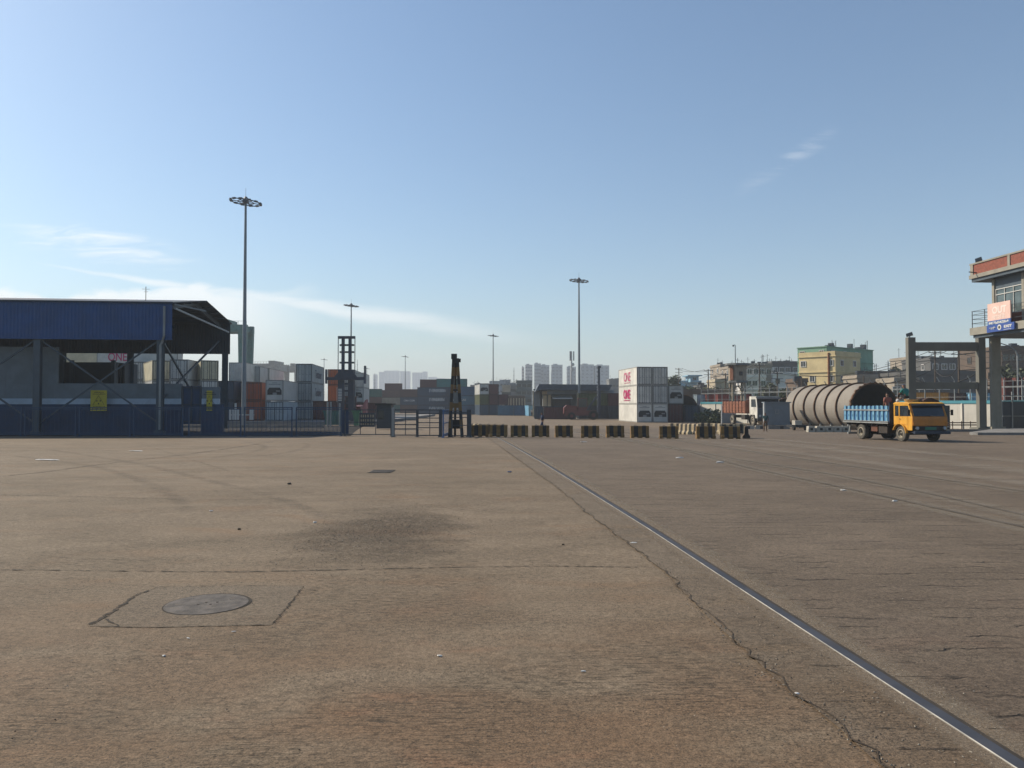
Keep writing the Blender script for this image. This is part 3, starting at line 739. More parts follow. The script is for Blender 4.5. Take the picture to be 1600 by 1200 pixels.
# walls under the shed
def local_thing(name, label, cat, dx=0, dy=0): return thing(name, label, cat, (cx, cy, zg(57)), R(6))
w = local_thing('screen_wall', 'grey wall with white band and blue base under the shed, tall at its left end', 'wall')
wy = 1.6; xa, xb, xc, xd, xe = Lx(88, wy), Lx(283, wy), Lx(315, wy), Lx(342, wy), L0
mb = MB(); mb.box(xe, xa, wy, wy + 0.35, lz(2.05), lz(5.95)); mb.box(xa, xb, wy, wy + 0.35, lz(2.05), lz(3.2)); mb.box(xc, xd, wy, wy + 0.35, lz(2.05), lz(2.95)); mb.build('panel', m_greywall, w)
mb = MB(); mb.box(xe, xb, wy - 0.02, wy + 0.35, lz(1.62), lz(2.05)); mb.box(xc, xd, wy - 0.02, wy + 0.35, lz(1.62), lz(2.05)); mb.build('band', m_whiteband, w)
mb = MB(); mb.box(xe, xb, wy - 0.04, wy + 0.35, 0.02, lz(1.62)); mb.box(xc, xd + .3, wy - 0.04, wy + 0.35, 0.02, lz(1.62)); mb.build('base', m_bluepaint, w)
g_ = local_thing('sheet_gate', 'dark blue sheet gate closing the gap in the screen wall', 'gate')
mb = MB(); mb.box(xb + .05, xc - .05, wy + 0.05, wy + 0.12, lz(0.1), lz(3.0)); mb.build('leaf', m_bluepaint, g_)
mb = MB()
for x in (xb + .1, (xb + xc) / 2, xc - .1): mb.box(x - .05, x + .05, wy - 0.03, wy + 0.05, lz(0.1), lz(3.05))
for z in (0.3, 1.6, 2.9): mb.box(xb + .1, xc - .1, wy - 0.02, wy + 0.05, lz(z) - .04, lz(z) + .04)
mb.build('frame', m_fencedk, g_)
# warning signs
def warn(px, ly, lab, wid=1.16, rot=0.0):
    t_ = local_thing('warning_sign', lab, 'sign')
    x = Lx(px, ly); h = 1.55; z0 = lz(1.12)
    mb = MB(); mb.box(x - wid / 2, x + wid / 2, ly, ly + 0.03, z0, z0 + h); mb.build('plate', m_signy, t_)
    mb = MB(); yy = ly - 0.006
    T = [(x - .40, z0 + .45), (x + .40, z0 + .45), (x, z0 + 1.15)]
    for a, b in zip(T, T[1:] + T[:1]): mb.bar((a[0], yy, a[1]), (b[0], yy, b[1]), 0.055, 0.008)
    for k in range(3):
        a = R(90 + 120 * k); c0 = (x + 0.14 * math.cos(a + R(60)), z0 + .68 + 0.14 * math.sin(a + R(60)))
        mb.prism([(c0[0] + 0.055 * math.cos(q), c0[1] + 0.055 * math.sin(q)) for q in [i * math.pi / 3 for i in range(6)]], yy - .004, yy + .004, 'y')
    mb.build('warning_triangle', m_ink, t_)
    r = random.Random(5)
    for zz, ww in ((z0 + 1.37, 0.62), (z0 + 1.24, 0.86), (z0 + .30, 0.8), (z0 + .13, 0.8)):
        u = x - ww / 2; mb = MB()
        while u < x + ww / 2:
            q = r.uniform(0.03, 0.08); mb.box(u, u + q, yy - .004, yy + .004, zz, zz + r.uniform(.03, .055)); u += q + 0.025
        mb.box(x - ww / 2, x + ww / 2, yy - .004, yy + .004, zz + .02, zz + .03); mb.build('lettering', m_ink, t_)
    return t_
warn(154, 0.9, 'yellow radiation warning sign on the grey wall between the two front columns')
warn(327, 1.5, 'narrow yellow warning sign on the wall right of the dark blue gate', 0.42)
# dark machine housing behind the wall
t_ = thing('scanner_housing', 'long dark steel housing standing under the shed behind the low wall', 'housing', tuple(Vector((X_(135, 70), 70, zg(70)))))
xq0, xq1 = X_(80, 70), X_(181, 70)
mb = MB(); mb.box(xq0, xq1, 70, 74, zg(70), Z_(566, 70)); mb.build('casing', m_darksheet, t_)
for px in (98, 113, 178): mb = MB(); mb.box(X_(px, 70) - .16, X_(px, 70) + .16, 69.7, 69.97, zg(70), Z_(563, 70)); mb.build('post', m_slate, t_)
t_ = thing('goal_post_frame', 'small dark upright frame beside the housing under the shed', 'frame', (X_(189, 68), 68, zg(68)))
mb = MB()
for px in (186, 191.5): mb.box(X_(px, 68) - .1, X_(px, 68) + .1, 67.9, 68.1, zg(68), Z_(571, 68))
mb.box(X_(186, 68), X_(191.5, 68), 67.9, 68.1, Z_(575, 68), Z_(568, 68)); mb.build('frame', m_black, t_)
# platform kerb of the shed
t_ = thing('platform_kerb', 'low pale concrete kerb behind the blue railings, before the container plinth', 'kerb', (X_(300, 88), 88.0, zg(88)))
mb = MB(); mb.box(X_(0, 88) - 14, X_(506, 88), 88, 88.3, zg(88) - .1, zg(88) + .3); mb.build('stone', m_kerb, t_)

# ------------------------------------------------------------------ blue railings, gates
def railing(px0, px1, yb, lab, top=637.0, mat=None, bars=True, mids=(0.5,), Y=None, Y1=None, name='railing_panel', cat='railing', grp='blue railing panels along the shed', nb=None, thick=0.05, posts=True):
    mat = mat or m_fence
    a = G(px0, yb) if Y is None else Vector((X_(px0, Y), Y, zg(Y)))
    b = (G(px1, yb) if Y is None else Vector((X_(px1, Y), Y, zg(Y)))) if Y1 is None else Vector((X_(px1, Y1), Y1, zg(Y1)))
    t_ = thing(name, lab, cat, tuple((a + b) / 2), 0, grp)
    zt = Z_(top, (a.y + b.y) / 2); L = (b - a).length; d = (b - a) / L
    z0 = a.z + 0.12
    if posts:
        for p in (a, b):
            mb = MB(); mb.box(p.x - .04, p.x + .04, p.y - .04, p.y + .04, p.z, zt + 0.04); mb.box(p.x - .12, p.x + .12, p.y - .12, p.y + .12, p.z, p.z + .03); mb.build('post', mat, t_)
    for m_, k_ in [(1, 1.3), (0, 1.2)] + [(q, 1) for q in mids]:
        mb = MB(); mb.bar((a.x, a.y, z0 + (zt - z0) * m_), (b.x, b.y, z0 + (zt - z0) * m_), thick * k_); mb.build('rail', mat, t_)
    if bars:
        n = nb or int(L / 0.28)
        for i in range(1, n):
            p = a + d * L * i / n; mb = MB(); mb.bar((p.x, p.y, z0), (p.x, p.y, zt), 0.022 if n > 4 else .045); mb.build('bar', mat, t_)
    return t_
RL = [(-60, 33, 681.5, 'blue railing panel cut off by the left edge of the picture'), (39, 118, 681.5, 'blue railing panel in front of the left shed column'),
      (124, 203, 682, 'blue railing panel in front of the yellow warning sign'), (209, 285, 682, 'blue railing panel in front of the right shed column'),
      (295, 376, 682, 'blue railing panel in front of the dark blue sheet gate'), (382, 456, 682, 'blue railing panel right of the tallest light mast'),
      (463, 533, 681.5, 'blue railing panel in front of the maroon container'), ]
for a, b, yb, lab in RL: railing(a, b, yb, lab, mids=(0.06, 0.94))
railing(539, 611, 681.5, 'dark railing panel in front of the container handler', top=640.5, mat=m_fencedk, mids=(0.5,), nb=3, grp=None)
railing(616, 651, 682.5, 'left leaf of the dark pipe gate', top=640.5, mat=m_fencedk, mids=(0.25, 0.42, 0.6, 0.8), nb=2, bars=True, name='pipe_gate', cat='gate', grp='leaves of the dark pipe gate', thick=0.06)
railing(653, 690, 683, 'right leaf of the dark pipe gate, next to the bright blue gate', top=640.5, mat=m_fencedk, mids=(0.3, 0.5, 0.68, 0.85), nb=2, name='pipe_gate', cat='gate', grp='leaves of the dark pipe gate', thick=0.06)
m_brblue = M('bright_blue_paint', (0.05, 0.16, 0.38), rough=0.45, var=0.15)
railing(692.5, 704.5, 0, 'bright blue barred gate leaf swung open beside the striped frame', top=641, mat=m_brblue, mids=(0.06, 0.5), Y=51.0, Y1=54.5, nb=9, name='barred_gate', cat='gate', grp=None, thick=0.07)
railing(706, 735, 683.5, 'dark end frame of the fence beside the striped A-frame', top=645, mat=m_fencedk, mids=(0.45, 0.8), nb=2, grp=None, name='fence_frame', cat='fence')
for px, lab in ((614, 'pale gate post left of the pipe gate'), (733, 'dark blue end post next to the striped barriers'), (688, 'dark post between the pipe gate and the bright blue gate')):
    a = G(px, 683); t_ = thing('gate_post', lab, 'post', tuple(a))
    mb = MB(); s_ = 0.09 if px != 733 else 0.15
    mb.box(a.x - s_, a.x + s_, a.y - .09, a.y + .09, a.z, Z_(640 if px != 614 else 637, a.y)); mb.build('shaft', m_fencedk if px != 614 else m_steelgrey, t_)
    mb = MB(); mb.box(a.x - s_ - .05, a.x + s_ + .05, a.y - .13, a.y + .13, a.z, a.z + .08); mb.build('foot', m_kerb, t_)
a = G(540, 680); t_ = thing('gate_post', 'thick dark blue fence post in front of the container handler', 'post', tuple(a))
mb = MB(); mb.box(a.x - .28, a.x + .22, a.y - .1, a.y + .1, a.z + .1, Z_(641, a.y)); mb.build('shaft', m_bluepaint, t_)
mb = MB(); mb.box(a.x - .6, a.x - .15, a.y - .2, a.y + .2, a.z, a.z + .16); mb.build('foot', m_kerb, t_)

# ------------------------------------------------------------------ striped A-frame
Yf = 53.0
t_ = thing('striped_derrick', 'tall black and yellow striped A-frame beside the bright blue gate', 'A-frame', (X_(712, Yf), Yf, zg(Yf)))
zt = Z_(560, Yf); zb = zg(Yf)
def striped_leg(p, q, w, n, name):
    p = Vector(p); q = Vector(q); mb = MB()
    for i in range(n):
        a = p.lerp(q, i / n); b = p.lerp(q, (i + 1) / n); mb.bar(a, b, w, w, mi=i % 2)
    mb.build(name, [m_blackp, m_yel], t_)
xc_ = X_(711.5, Yf)
striped_leg((X_(702.5, Yf), Yf, zb), (xc_ - .12, Yf, zt), 0.21, 9, 'leg')
striped_leg((X_(722.5, Yf), Yf - .2, zb), (xc_ + .13, Yf, zt), 0.21, 9, 'leg')
striped_leg((X_(711, Yf + 1.6), Yf + 1.6, zb), (xc_, Yf + .2, zt), 0.16, 9, 'leg')
mb = MB(); mb.box(xc_ - .28, xc_ + .10, Yf - .2, Yf + .2, zt - .05, Z_(553, Yf)); mb.box(xc_ - .1, xc_ + .36, Yf - .15, Yf + .15, Z_(566, Yf), zt - .02); mb.build('head', m_blackp, t_)
mb = MB(); mb.box(X_(706.5, Yf), X_(718, Yf), Yf - .1, Yf + .1, Z_(611, Yf), Z_(608, Yf)); mb.build('crossbar', m_blackp, t_)
mb = MB(); mb.box(X_(704.5, Yf), X_(720, Yf), Yf - .1, Yf + .1, Z_(637, Yf), Z_(630, Yf)); mb.build('crossbar', m_yel, t_)
mb = MB(); mb.box(X_(709, Yf), X_(716.5, Yf), Yf + .1, Yf + .25, Z_(630, Yf), Z_(613, Yf)); mb.build('panel', m_steelgrey, t_)
mb = MB(); mb.box(X_(705, Yf), X_(718, Yf), Yf + .3, Yf + .9, Z_(670, Yf), Z_(656, Yf)); mb.build('counterweight', m_blackp, t_)

# ------------------------------------------------------------------ barriers
BW, BH, BD = 1.20, 0.80, 0.46
def make_barrier(name, pale=False, inv=False):
    t_ = thing(name, 'x', 'barrier')
    my = M('barrier_yellow', (0.27, 0.155, 0.05), rough=0.85, var=0.25, scale=3, dirt=0.55, dirtcol=(0.13, 0.10, 0.07), bump=0.3) if not pale else M('barrier_sunlit_cream', (0.52, 0.42, 0.27), rough=0.85, var=0.2, scale=3, dirt=0.5, dirtcol=(0.25, 0.2, 0.14))  # cream is the barrier yellow with sunlight put into its colour
    mk = M('barrier_black', (0.035, 0.033, 0.034), rough=0.85, var=0.3, scale=3, dirt=0.55, dirtcol=(0.15, 0.125, 0.10), bump=0.3)
    mb = MB(); segs = [0, 0.17, 0.40, 0.62, 0.83, 1.0]; z_low = [0, 0.07, 0, 0.07, 0]
    for i in range(5):
        z0 = z_low[i]; x0 = -BW / 2 + BW * segs[i]; x1 = -BW / 2 + BW * segs[i + 1]
        prof = [(-BD / 2, z0), (-BD / 2, 0.16), (-BD / 2 + .10, 0.30), (-BD / 2 + .125, BH - .04), (-BD / 2 + .15, BH), (BD / 2 - .15, BH), (BD / 2 - .125, BH - .04), (BD / 2 - .10, 0.30), (BD / 2, 0.16), (BD / 2, z0)]
        mb.prism(prof, x0 + .0005, x1 - .0005, 'x', mi=(i + inv) % 2)
    mb.build('block', [my, mk], t_, local=True)
    for x in (-.3, .3):
        m2 = MB(); m2.tube([(x - .07, 0, BH - .01), (x - .06, 0, BH + .05), (x + .06, 0, BH + .05), (x + .07, 0, BH - .01)], 0.012, 5); m2.build('lifting_loop', m_blackp, t_, local=True)
    return t_
bp = make_barrier('striped_barrier'); bq = make_barrier('striped_barrier', True); bkk = make_barrier('striped_barrier', inv=True)
GB = 'black and yellow concrete barriers across the yard'
BL = [(750, 682.5, 0, 'striped barrier nearest the blue end post, leftmost of the near row'), (778.5, 683, 0, 'striped barrier touching the leftmost one, second from the left'), (811.5, 683, 2, 'striped barrier third from the left, just right of the touching pair'),
      (844.5, 683, -1, 'striped barrier with the man in dark blue walking behind it'), (881, 683.5, 4, 'striped barrier fifth from the left'), (922, 684.2, -3, 'striped barrier sixth from the left, below the reach stacker'), (961, 683.6, 2, 'striped barrier seventh from the left'),
      (999.5, 684.3, 0, 'striped barrier eighth from the left, below the white container stack'), (1045, 685.4, -6, 'striped barrier ninth from the left, right of the white container stack'), (1102.5, 685.5, -2, 'striped barrier tenth from the left with a pale foot'),
      (1141, 685.8, -5, 'striped barrier at the right end with pale skirt')]
for px, yb, rz, lab in BL: place(bp, tuple(G(px, yb)), R(rz), lab, GB)
place(bkk, tuple(G(1166, 685)), R(75), 'dark barrier turned end-on at the right end of the row', GB)
place(bp, tuple(Vector((X_(757, 57), 57, zg(57)))), R(3), 'striped barrier behind the touching pair on the left', GB)
place(bp, tuple(Vector((X_(780, 56), 56, zg(56)))), R(-4), 'striped barrier peeping over the second barrier from the left', GB)
for px, Y, rz, lab in ((742, 60, 50, 'yellow lit barrier end beside the blue end post'), (1070, 60, 63, 'sunlit cream barrier left of the second row'), (1083.5, 60.5, 60, 'second sunlit cream barrier of the back row'),
                       (1055, 63, 40, 'small sunlit barrier behind the ninth striped barrier'), (1124, 62, 55, 'sunlit barrier between the tenth and eleventh striped barriers'), (1103, 66, 30, 'barrier showing above the tenth striped barrier'),
                       (1136, 59, 6, 'barrier with bright stripes behind the eleventh striped barrier'), (1152, 60, 6, 'rear barrier behind the right end of the row')):
    place(bq, (X_(px, Y), Y, zg(Y)), R(-rz), lab, 'sunlit barriers of the back row')
# ------------------------------------------------------------------ high-mast lights
def mast(px, py, Y, lab, R_=1.95, detail=True, basew=0.34, px_base=None):
    x = X_(px, Y) if px_base is None else X_(px_base, Y); zt = Z_(py, Y); z0 = zg(Y)
    t_ = thing('light_mast', lab, 'light mast', (x, Y, z0), 0, 'high mast lights over the container yard')
    mb = MB(); n = 7
    mb.tube([(x, Y, z0 + (zt - z0) * i / n) for i in range(n + 1)], [basew - (basew - 0.15) * i / n for i in range(n + 1)], 10)
    mb.build('pole', m_mast, t_, smooth=True)
    mb = MB(); mb.tube([(x, Y, z0), (x, Y, z0 + .12)], 0.6, 10); mb.build('base_flange', m_mast, t_)
    tilt = -0.10
    mb = MB(); k = 20
    def rp(a, r, dz=0): return (x + r * math.cos(a), Y + r * math.sin(a), zt + dz + r * math.cos(a) * tilt)
    for i in range(k):
        a0, a1 = 2 * math.pi * i / k, 2 * math.pi * (i + 1) / k
        mb.bar(rp(a0, R_), rp(a1, R_), 0.10, 0.12); mb.bar(rp(a0, R_ * .55), rp(a1, R_ * .55), 0.07, 0.07)
    for i in range(6):
        a0 = 2 * math.pi * i / 6 + .3; mb.bar(rp(a0, 0.1), rp(a0, R_), 0.08, 0.1)
    mb.build('ring_carriage', m_lamp, t_)
    mb = MB(); mb.tube([(x, Y, zt - .1), (x, Y, zt + .35), (x, Y, zt + .75)], [0.38, 0.42, 0.16], 8); mb.build('head_cap', m_lamp, t_)
    mb = MB(); mb.tube([(x, Y, zt + .7), (x, Y, zt + 1.9)], 0.022, 5); mb.build('lightning_rod', m_lamp, t_)
    for i in range(12 if detail else 6):
        a0 = 2 * math.pi * i / (12 if detail else 6); c_ = Vector(rp(a0, R_, 0.02)); tdir = Vector((-math.sin(a0), math.cos(a0), 0)); o_ = Vector((math.cos(a0), math.sin(a0), 0))
        mb = MB(); mb.bar(c_ - tdir * .24, c_ + tdir * .24, 0.32, 0.2); mb.build('floodlight', m_lamp, t_)
    return t_
mast(381, 316, 103, 'tallest light mast, standing behind the blue railings on the left')
mast(905, 439, 168, 'light mast in the centre rising behind the dark roofed building')
mast(548, 478, 211, 'light mast directly behind the container handler mast', R_=1.9)
mast(770.5, 525, 303, 'slim light mast behind the blue and maroon containers', R_=2.0, detail=False)
mast(633, 557.5, 436, 'small far light mast in front of the hazy towers', R_=2.0, detail=False)
mast(506, 562, 467, 'far light mast peeping over the grey containers on the left', R_=2.0, detail=False)
mast(573, 576, 560, 'farthest light mast just right of the container handler', R_=2.2, detail=False)

# ------------------------------------------------------------------ containers
CW = 2.44
COL = {'navy': (0.035, 0.075, 0.13), 'blue': (0.03, 0.11, 0.22), 'midblue': (0.05, 0.17, 0.28), 'maroon': (0.12, 0.035, 0.035), 'brown': (0.13, 0.062, 0.048), 'orange': (0.62, 0.13, 0.03),
       'rust': (0.38, 0.09, 0.04), 'white': (0.78, 0.76, 0.70), 'grey': (0.42, 0.47, 0.48), 'palegrey': (0.60, 0.61, 0.59), 'teal': (0.05, 0.22, 0.21), 'green': (0.04, 0.15, 0.12), 'olive': (0.10, 0.115, 0.04),
       'iceblue': (0.44, 0.55, 0.62), 'dark': (0.035, 0.045, 0.055), 'lightblue': (0.25, 0.55, 0.78), 'amber': (0.72, 0.34, 0.06), 'beige': (0.32, 0.29, 0.22), 'cream': (0.66, 0.60, 0.42), 'red': (0.33, 0.06, 0.04)}
def cm(c): return steel('container_' + c, COL[c], dirt=0.45 if c not in ('white', 'cream', 'palegrey') else 0.25)
PROTO = {}
def container_proto(color, L, H, front, smooth):
    key = (color, L, H, front, smooth)
    if key in PROTO: return copy_tree(PROTO[key])
    t_ = thing('shipping_container', 'x', 'container'); m = cm(color)
    dark = cm('dark') if color == 'dark' else steel('container_frame_' + color, tuple(c * 0.5 for c in COL[color]), dirt=0.5)
    w = CW / 2; mb = MB()
    for sx in (-1, 1):
        if smooth:
            n = int(L / 1.0)
            mb.face([(sx * (w - .03), 0.1, .15), (sx * (w - .03), L - .1, .15), (sx * (w - .03), L - .1, H - .1), (sx * (w - .03), 0.1, H - .1)])
            for i in range(1, n): y = L * i / n; mb.box(sx * (w - .03), sx * (w - .018), y - .02, y + .02, .15, H - .1)
        else:
            n = max(4, int(L / 0.30)); p = (L - .2) / n
            for i in range(n):
                a = .1 + p * i; ys = (a, a + .25 * p, a + .45 * p, a + .75 * p, a + p); xs = (w - .075, w - .075, w - .03, w - .03, w - .075)
                for q in range(4): mb.face([(sx * xs[q], ys[q], .15), (sx * xs[q + 1], ys[q + 1], .15), (sx * xs[q + 1], ys[q + 1], H - .1), (sx * xs[q], ys[q], H - .1)])
    mb.face([(-w + .02, .05, H - .03), (w - .02, .05, H - .03), (w - .02, L - .05, H - .03), (-w + .02, L - .05, H - .03)])
    mb.face([(-w + .02, .05, .12), (w - .02, .05, .12), (w - .02, L - .05, .12), (-w + .02, L - .05, .12)])
    mb.face([(-w + .02, L - .06, .12), (w - .02, L - .06, .12), (w - .02, L - .06, H - .05), (-w + .02, L - .06, H - .05)])
    if front == 'plain':
        n = 8
        for i in range(n):
            a = -w + .12 + (CW - .24) * i / n; p = (CW - .24) / n
            for u0, u1, d0, d1 in ((0, .3, .02, .02), (.3, .5, .02, .06), (.5, .8, .06, .06), (.8, 1, .06, .02)):
                mb.face([(a + p * u0, d0, .15), (a + p * u1, d1, .15), (a + p * u1, d1, H - .1), (a + p * u0, d0, H - .1)])
    mb.build('body', m, t_, local=True, fix=False)
    mb = MB()
    for sx in (-1, 1):
        for y in (0, L):
            mb.box(sx * w, sx * (w - .13), y, y + (.12 if y == 0 else -.12), .0, H)
        mb.box(sx * w, sx * (w - .06), .12, L - .12, 0.0, .15); mb.box(sx * w, sx * (w - .06), .12, L - .12, H - .1, H)
    for y in (0, L):
        mb.box(-w + .13, w - .13, y, y + (.1 if y == 0 else -.1), 0.0, .15); mb.box(-w + .13, w - .13, y, y + (.1 if y == 0 else -.1), H - .11, H)
    mb.build('frame', dark, t_, local=True)
    if front == 'doors':
        mb = MB(); mb.box(-w + .13, w - .13, .071, .075, .15, H - .11); mb.build('door_gasket', m_blackp, t_, local=True)
        for sx in (-1, 1):
            mb = MB(); x0, x1 = (-w + .19, -.035) if sx < 0 else (.035, w - .19)
            n = 3
            mb.box(x0, x1, .035, .07, .21, H - .17)
            for i in range(n): mb.box(x0 + .05, x1 - .05, .02, .034, .30 + i * (H - .5) / n, .30 + (i + .82) * (H - .5) / n)
            d_ = mb.build('door', m, t_, local=True)
            for xr in ((x0 + .22, x1 - .28)):
                mb = MB(); mb.tube([(xr, -.005, .1), (xr, -.005, H - .06)], 0.028, 6)
                for z in (.25, H * .5, H - .25): mb.box(xr - .05, xr + .05, -.012, .02, z - .04, z + .04)
                mb.bar((xr, -.03, H * .42), (xr + .28, -.03, H * .42), .03); mb.build('locking_rod', m_slate, d_, local=True)
    if front == 'reefer':
        mb = MB(); mb.box(-w + .14, w - .14, .03, .08, .16, H - .12); mb.build('end_panel', m, t_, local=True)
        mb = MB(); q = [(-w + .25, .85), (-w + .25, 1.45), (-w + .5, 1.85), (w - .5, 1.85), (w - .25, 1.45), (w - .25, .85)]
        mb.prism(q, .012, .028, 'y'); un = mb.build('refrigeration_unit', m_blackp, t_, local=True)
        mb = MB(); mb.box(.2, .75, -.005, .012, 1.3, 1.45); mb.box(-.25, .3, .0, .012, .85, 1.15); mb.build('control_box', m_steelgrey, un, local=True)
        mb = MB(); mb.box(-.8, .8, .012, .028, H - .62, H - .56); mb.box(-.3, .3, .012, .028, H - .42, H - .36); mb.build('vents', m_slate, t_, local=True)
    PROTO[key] = t_
    return t_
YR = R(5.5)
GC = 'shipping containers stacked in the yard'
def cont(px, Y, lev, color, lab, L=12.19, H=2.59, front='doors', rot=YR, smooth=False, z=None, anchor='left', grp=GC, zbase=None):
    """px: left (or right) front-corner pixel, lev: metres above the base of the stack"""
    t_ = container_proto(color, L, H, front, smooth)
    x = X_(px, Y); zb = (zg(Y) if zbase is None else zbase) + lev
    off = Vector((CW / 2 if anchor == 'left' else -CW / 2, 0, 0)); off.rotate(Matrix.Rotation(rot, 3, 'Z'))
    t_.location = (x + off.x, Y + off.y, zb); t_.rotation_euler = (0, 0, rot); t_['label'] = lab
    if grp: t_['group'] = grp
    return t_
m_mag = M('magenta_lettering', (0.62, 0.03, 0.17), rough=0.5, var=0.05)
m_txt = M('white_lettering', (0.65, 0.68, 0.70), rough=0.6, var=0.1)
m_txd = M('navy_lettering', (0.05, 0.07, 0.13), rough=0.6, var=0.1)
def side_text(t_, s, H, y_far, size_h, wide, m, side=-1, z=None, nm='lettering'):
    z = (H - size_h) / 2 + .25 if z is None else z
    if side < 0: text(s, nm, size_h * 1.3, m, t_, (-CW / 2 - .004, y_far, z), FACE_LEFT, wide=wide, tall=size_h, bold=0.02)
    else: text(s, nm, size_h * 1.3, m, t_, (CW / 2 + .004, y_far, z), (R(90), 0, R(90)), wide=wide, tall=size_h, bold=0.02)
# --- white stack in the centre
H = 2.9
RW = R(5.5)
a = cont(995.3, 120, 2 * H, 'white', 'topmost left white container of the centre stack, with magenta ONE lettering and doors', H=H, smooth=True, rot=RW); side_text(a, 'ONE', H, 8.4, 1.5, 4.3, m_mag, z=.75); text('OCEAN NETWORK EXPRESS', 'small_lettering', .2, m_mag, a, (-CW / 2 - .004, 8.2, .45), FACE_LEFT, wide=4.0)
a = cont(995.3, 120, H, 'white', 'middle left white container of the centre stack, with magenta ONE lettering and doors', H=H, smooth=True, rot=RW); side_text(a, 'ONE', H, 8.8, 1.5, 4.3, m_mag, z=.85); text('OCEAN NETWORK EXPRESS', 'small_lettering', .2, m_mag, a, (-CW / 2 - .004, 8.6, .5), FACE_LEFT, wide=4.0)
cont(995.3, 120, 0, 'white', 'bottom left plain white container of the centre stack, with a black refrigeration unit', H=H, smooth=True, front='reefer', rot=RW)
X2 = 1019.8
cont(X2, 120.2, 2 * H, 'white', 'topmost right container of the white centre stack with red placards on its doors', H=H, smooth=True, rot=RW)
a = bpy.context.scene.objects.get('shipping_container')
cont(X2, 120.2, H, 'palegrey', 'middle right grey door container of the centre stack', H=H, smooth=True, rot=RW)
cont(X2, 120.2, 0, 'white', 'bottom right container of the centre stack with a wide black refrigeration unit', H=H, smooth=True, front='reefer', rot=RW)
cont(1044.8, 122, H, 'palegrey', 'grey refrigerated container on top of the maroon one, right of the white stack', H=H, smooth=True, front='reefer', rot=RW)
cont(1043.5, 121, 0, 'maroon', 'maroon container at ground level right of the white stack', H=H, L=6.06, rot=RW)
cont(1069.5, 124, 0, 'navy', 'dark navy door container right of the maroon one', H=2.7, L=6.06, rot=RW)
cont(1088, 127, 0, 'dark', 'near black container in front of the boundary wall', H=2.5, L=6.06, front='plain', rot=RW)
# --- left yard
zl = -0.75
tk = thing('yard_plinth', 'low pale kerbed plinth under the left container stacks', 'plinth', (X_(450, 106), 106, zg(106)))
mb = MB(); mb.box(-75, X_(585, 106), 105.2, 105.5, zg(106) - .1, zl); mb.build('kerb', m_kerb, tk)
mb = MB(); mb.box(-75, X_(585, 106), 105.5, 190, zg(106) - .1, zl - .03); mb.build('slab', m_kerb, tk)
R32 = R(32)
for j, (px, nm) in enumerate(((237, 'left'), (313, 'right'))):
    for k, lev in enumerate(('bottom', 'middle', 'top')):
        cont(px + 0, 110, k * 2.9, 'palegrey' if k < 2 else 'cream', '%s container of the %s cream stack seen through the open shed' % (lev, nm), H=2.9, smooth=True, rot=R32, zbase=zl)
for k, lev in enumerate(('bottom', 'middle', 'top')):
    cont(264.5, 108, k * 2.9, 'palegrey', '%s grey door container seen left of the right front shed column' % lev, H=2.9, smooth=True, rot=YR, zbase=zl)
for k, lev in enumerate(('bottom', 'middle', 'top')):
    a = cont(98, 125, 2.75 + k * 2.75, ('beige', 'white', 'cream')[k], '%s long white container seen far left through the shed' % lev, H=2.9, smooth=True, rot=R(-84), zbase=zl, anchor='right')
a = cont(150, 120, 8.25, 'palegrey', 'pale container with magenta ONE lettering seen through the shed', H=2.9, smooth=True, rot=R(-84), zbase=zl, anchor='right'); side_text(a, 'ONE', 2.9, 1.7, 1.3, 2.8, m_mag, side=1, z=.9)
a.children and None
cont(150, 120, 5.4, 'palegrey', 'plain pale container below the one lettered ONE behind the shed', H=2.9, smooth=True, rot=R(-84), zbase=zl, anchor='right')
cont(206, 119, 3.2, 'palegrey', 'grey door container right of the rear shed column, middle tier', H=2.9, smooth=True, zbase=zl)
cont(206, 119, 6.1, 'palegrey', 'grey door container right of the rear shed column, top tier', H=2.9, smooth=True, zbase=zl)
cont(339, 112, 0, 'navy', 'navy container low behind the right shed column', H=2.9, zbase=zl)
cont(339, 112, 2.9, 'navy', 'navy container in the second tier behind the right shed column', H=2.9, zbase=zl)
cont(357, 116, 5.8, 'white', 'white container on the navy stack between the shed and the tall mast', H=2.9, smooth=True, zbase=zl, front='plain')
cont(352, 113, 0, 'maroon', 'maroon container behind the base of the tall light mast', H=2.9, zbase=zl)
cont(358, 116, 2.9, 'navy', 'dark navy container left of the tall light mast', H=2.9, zbase=zl)
cont(381, 122, 5.8, 'palegrey', 'pale container right of the tall light mast, upper tier', H=2.6, smooth=True, zbase=zl, front='plain')
cont(397, 128, 5.8, 'white', 'farther white container behind the rust coloured stack', H=2.6, smooth=True, zbase=zl, front='reefer')
cont(382, 112.5, 2.9, 'rust', 'rust orange container, upper of two, right of the tall mast', H=2.7, L=6.06, zbase=zl)
cont(382, 112, 0, 'rust', 'rust orange container, lower of two, right of the tall mast', H=2.9, L=6.06, zbase=zl)
cont(414.6, 107, 2.85, 'palegrey', 'grey refrigerated container with black unit, upper one by the blue railings', H=2.9, smooth=True, front='reefer', zbase=zl)
cont(414.6, 107, 0, 'iceblue', 'pale blue door container under the grey refrigerated one', H=2.8, zbase=zl)
zt_ = zl - .05
a = cont(462, 118.5, 5.8, 'grey', 'top grey door container with dark lettering, highest of the left stacks', H=2.9, zbase=zt_); side_text(a, 'Textainer', 2.9, 3.2, 1.3, 6.5, m_txd, side=1, z=.8)
a = cont(462, 118.5, 2.9, 'grey', 'second tier grey container with dark lettering under the highest one', H=2.88, zbase=zt_); side_text(a, 'Textainer', 2.9, 3.2, 1.3, 6.5, m_txd, side=1, z=.8)
cont(462, 118.5, 0, 'grey', 'bottom grey container of the highest left stack', H=2.88, zbase=zt_)
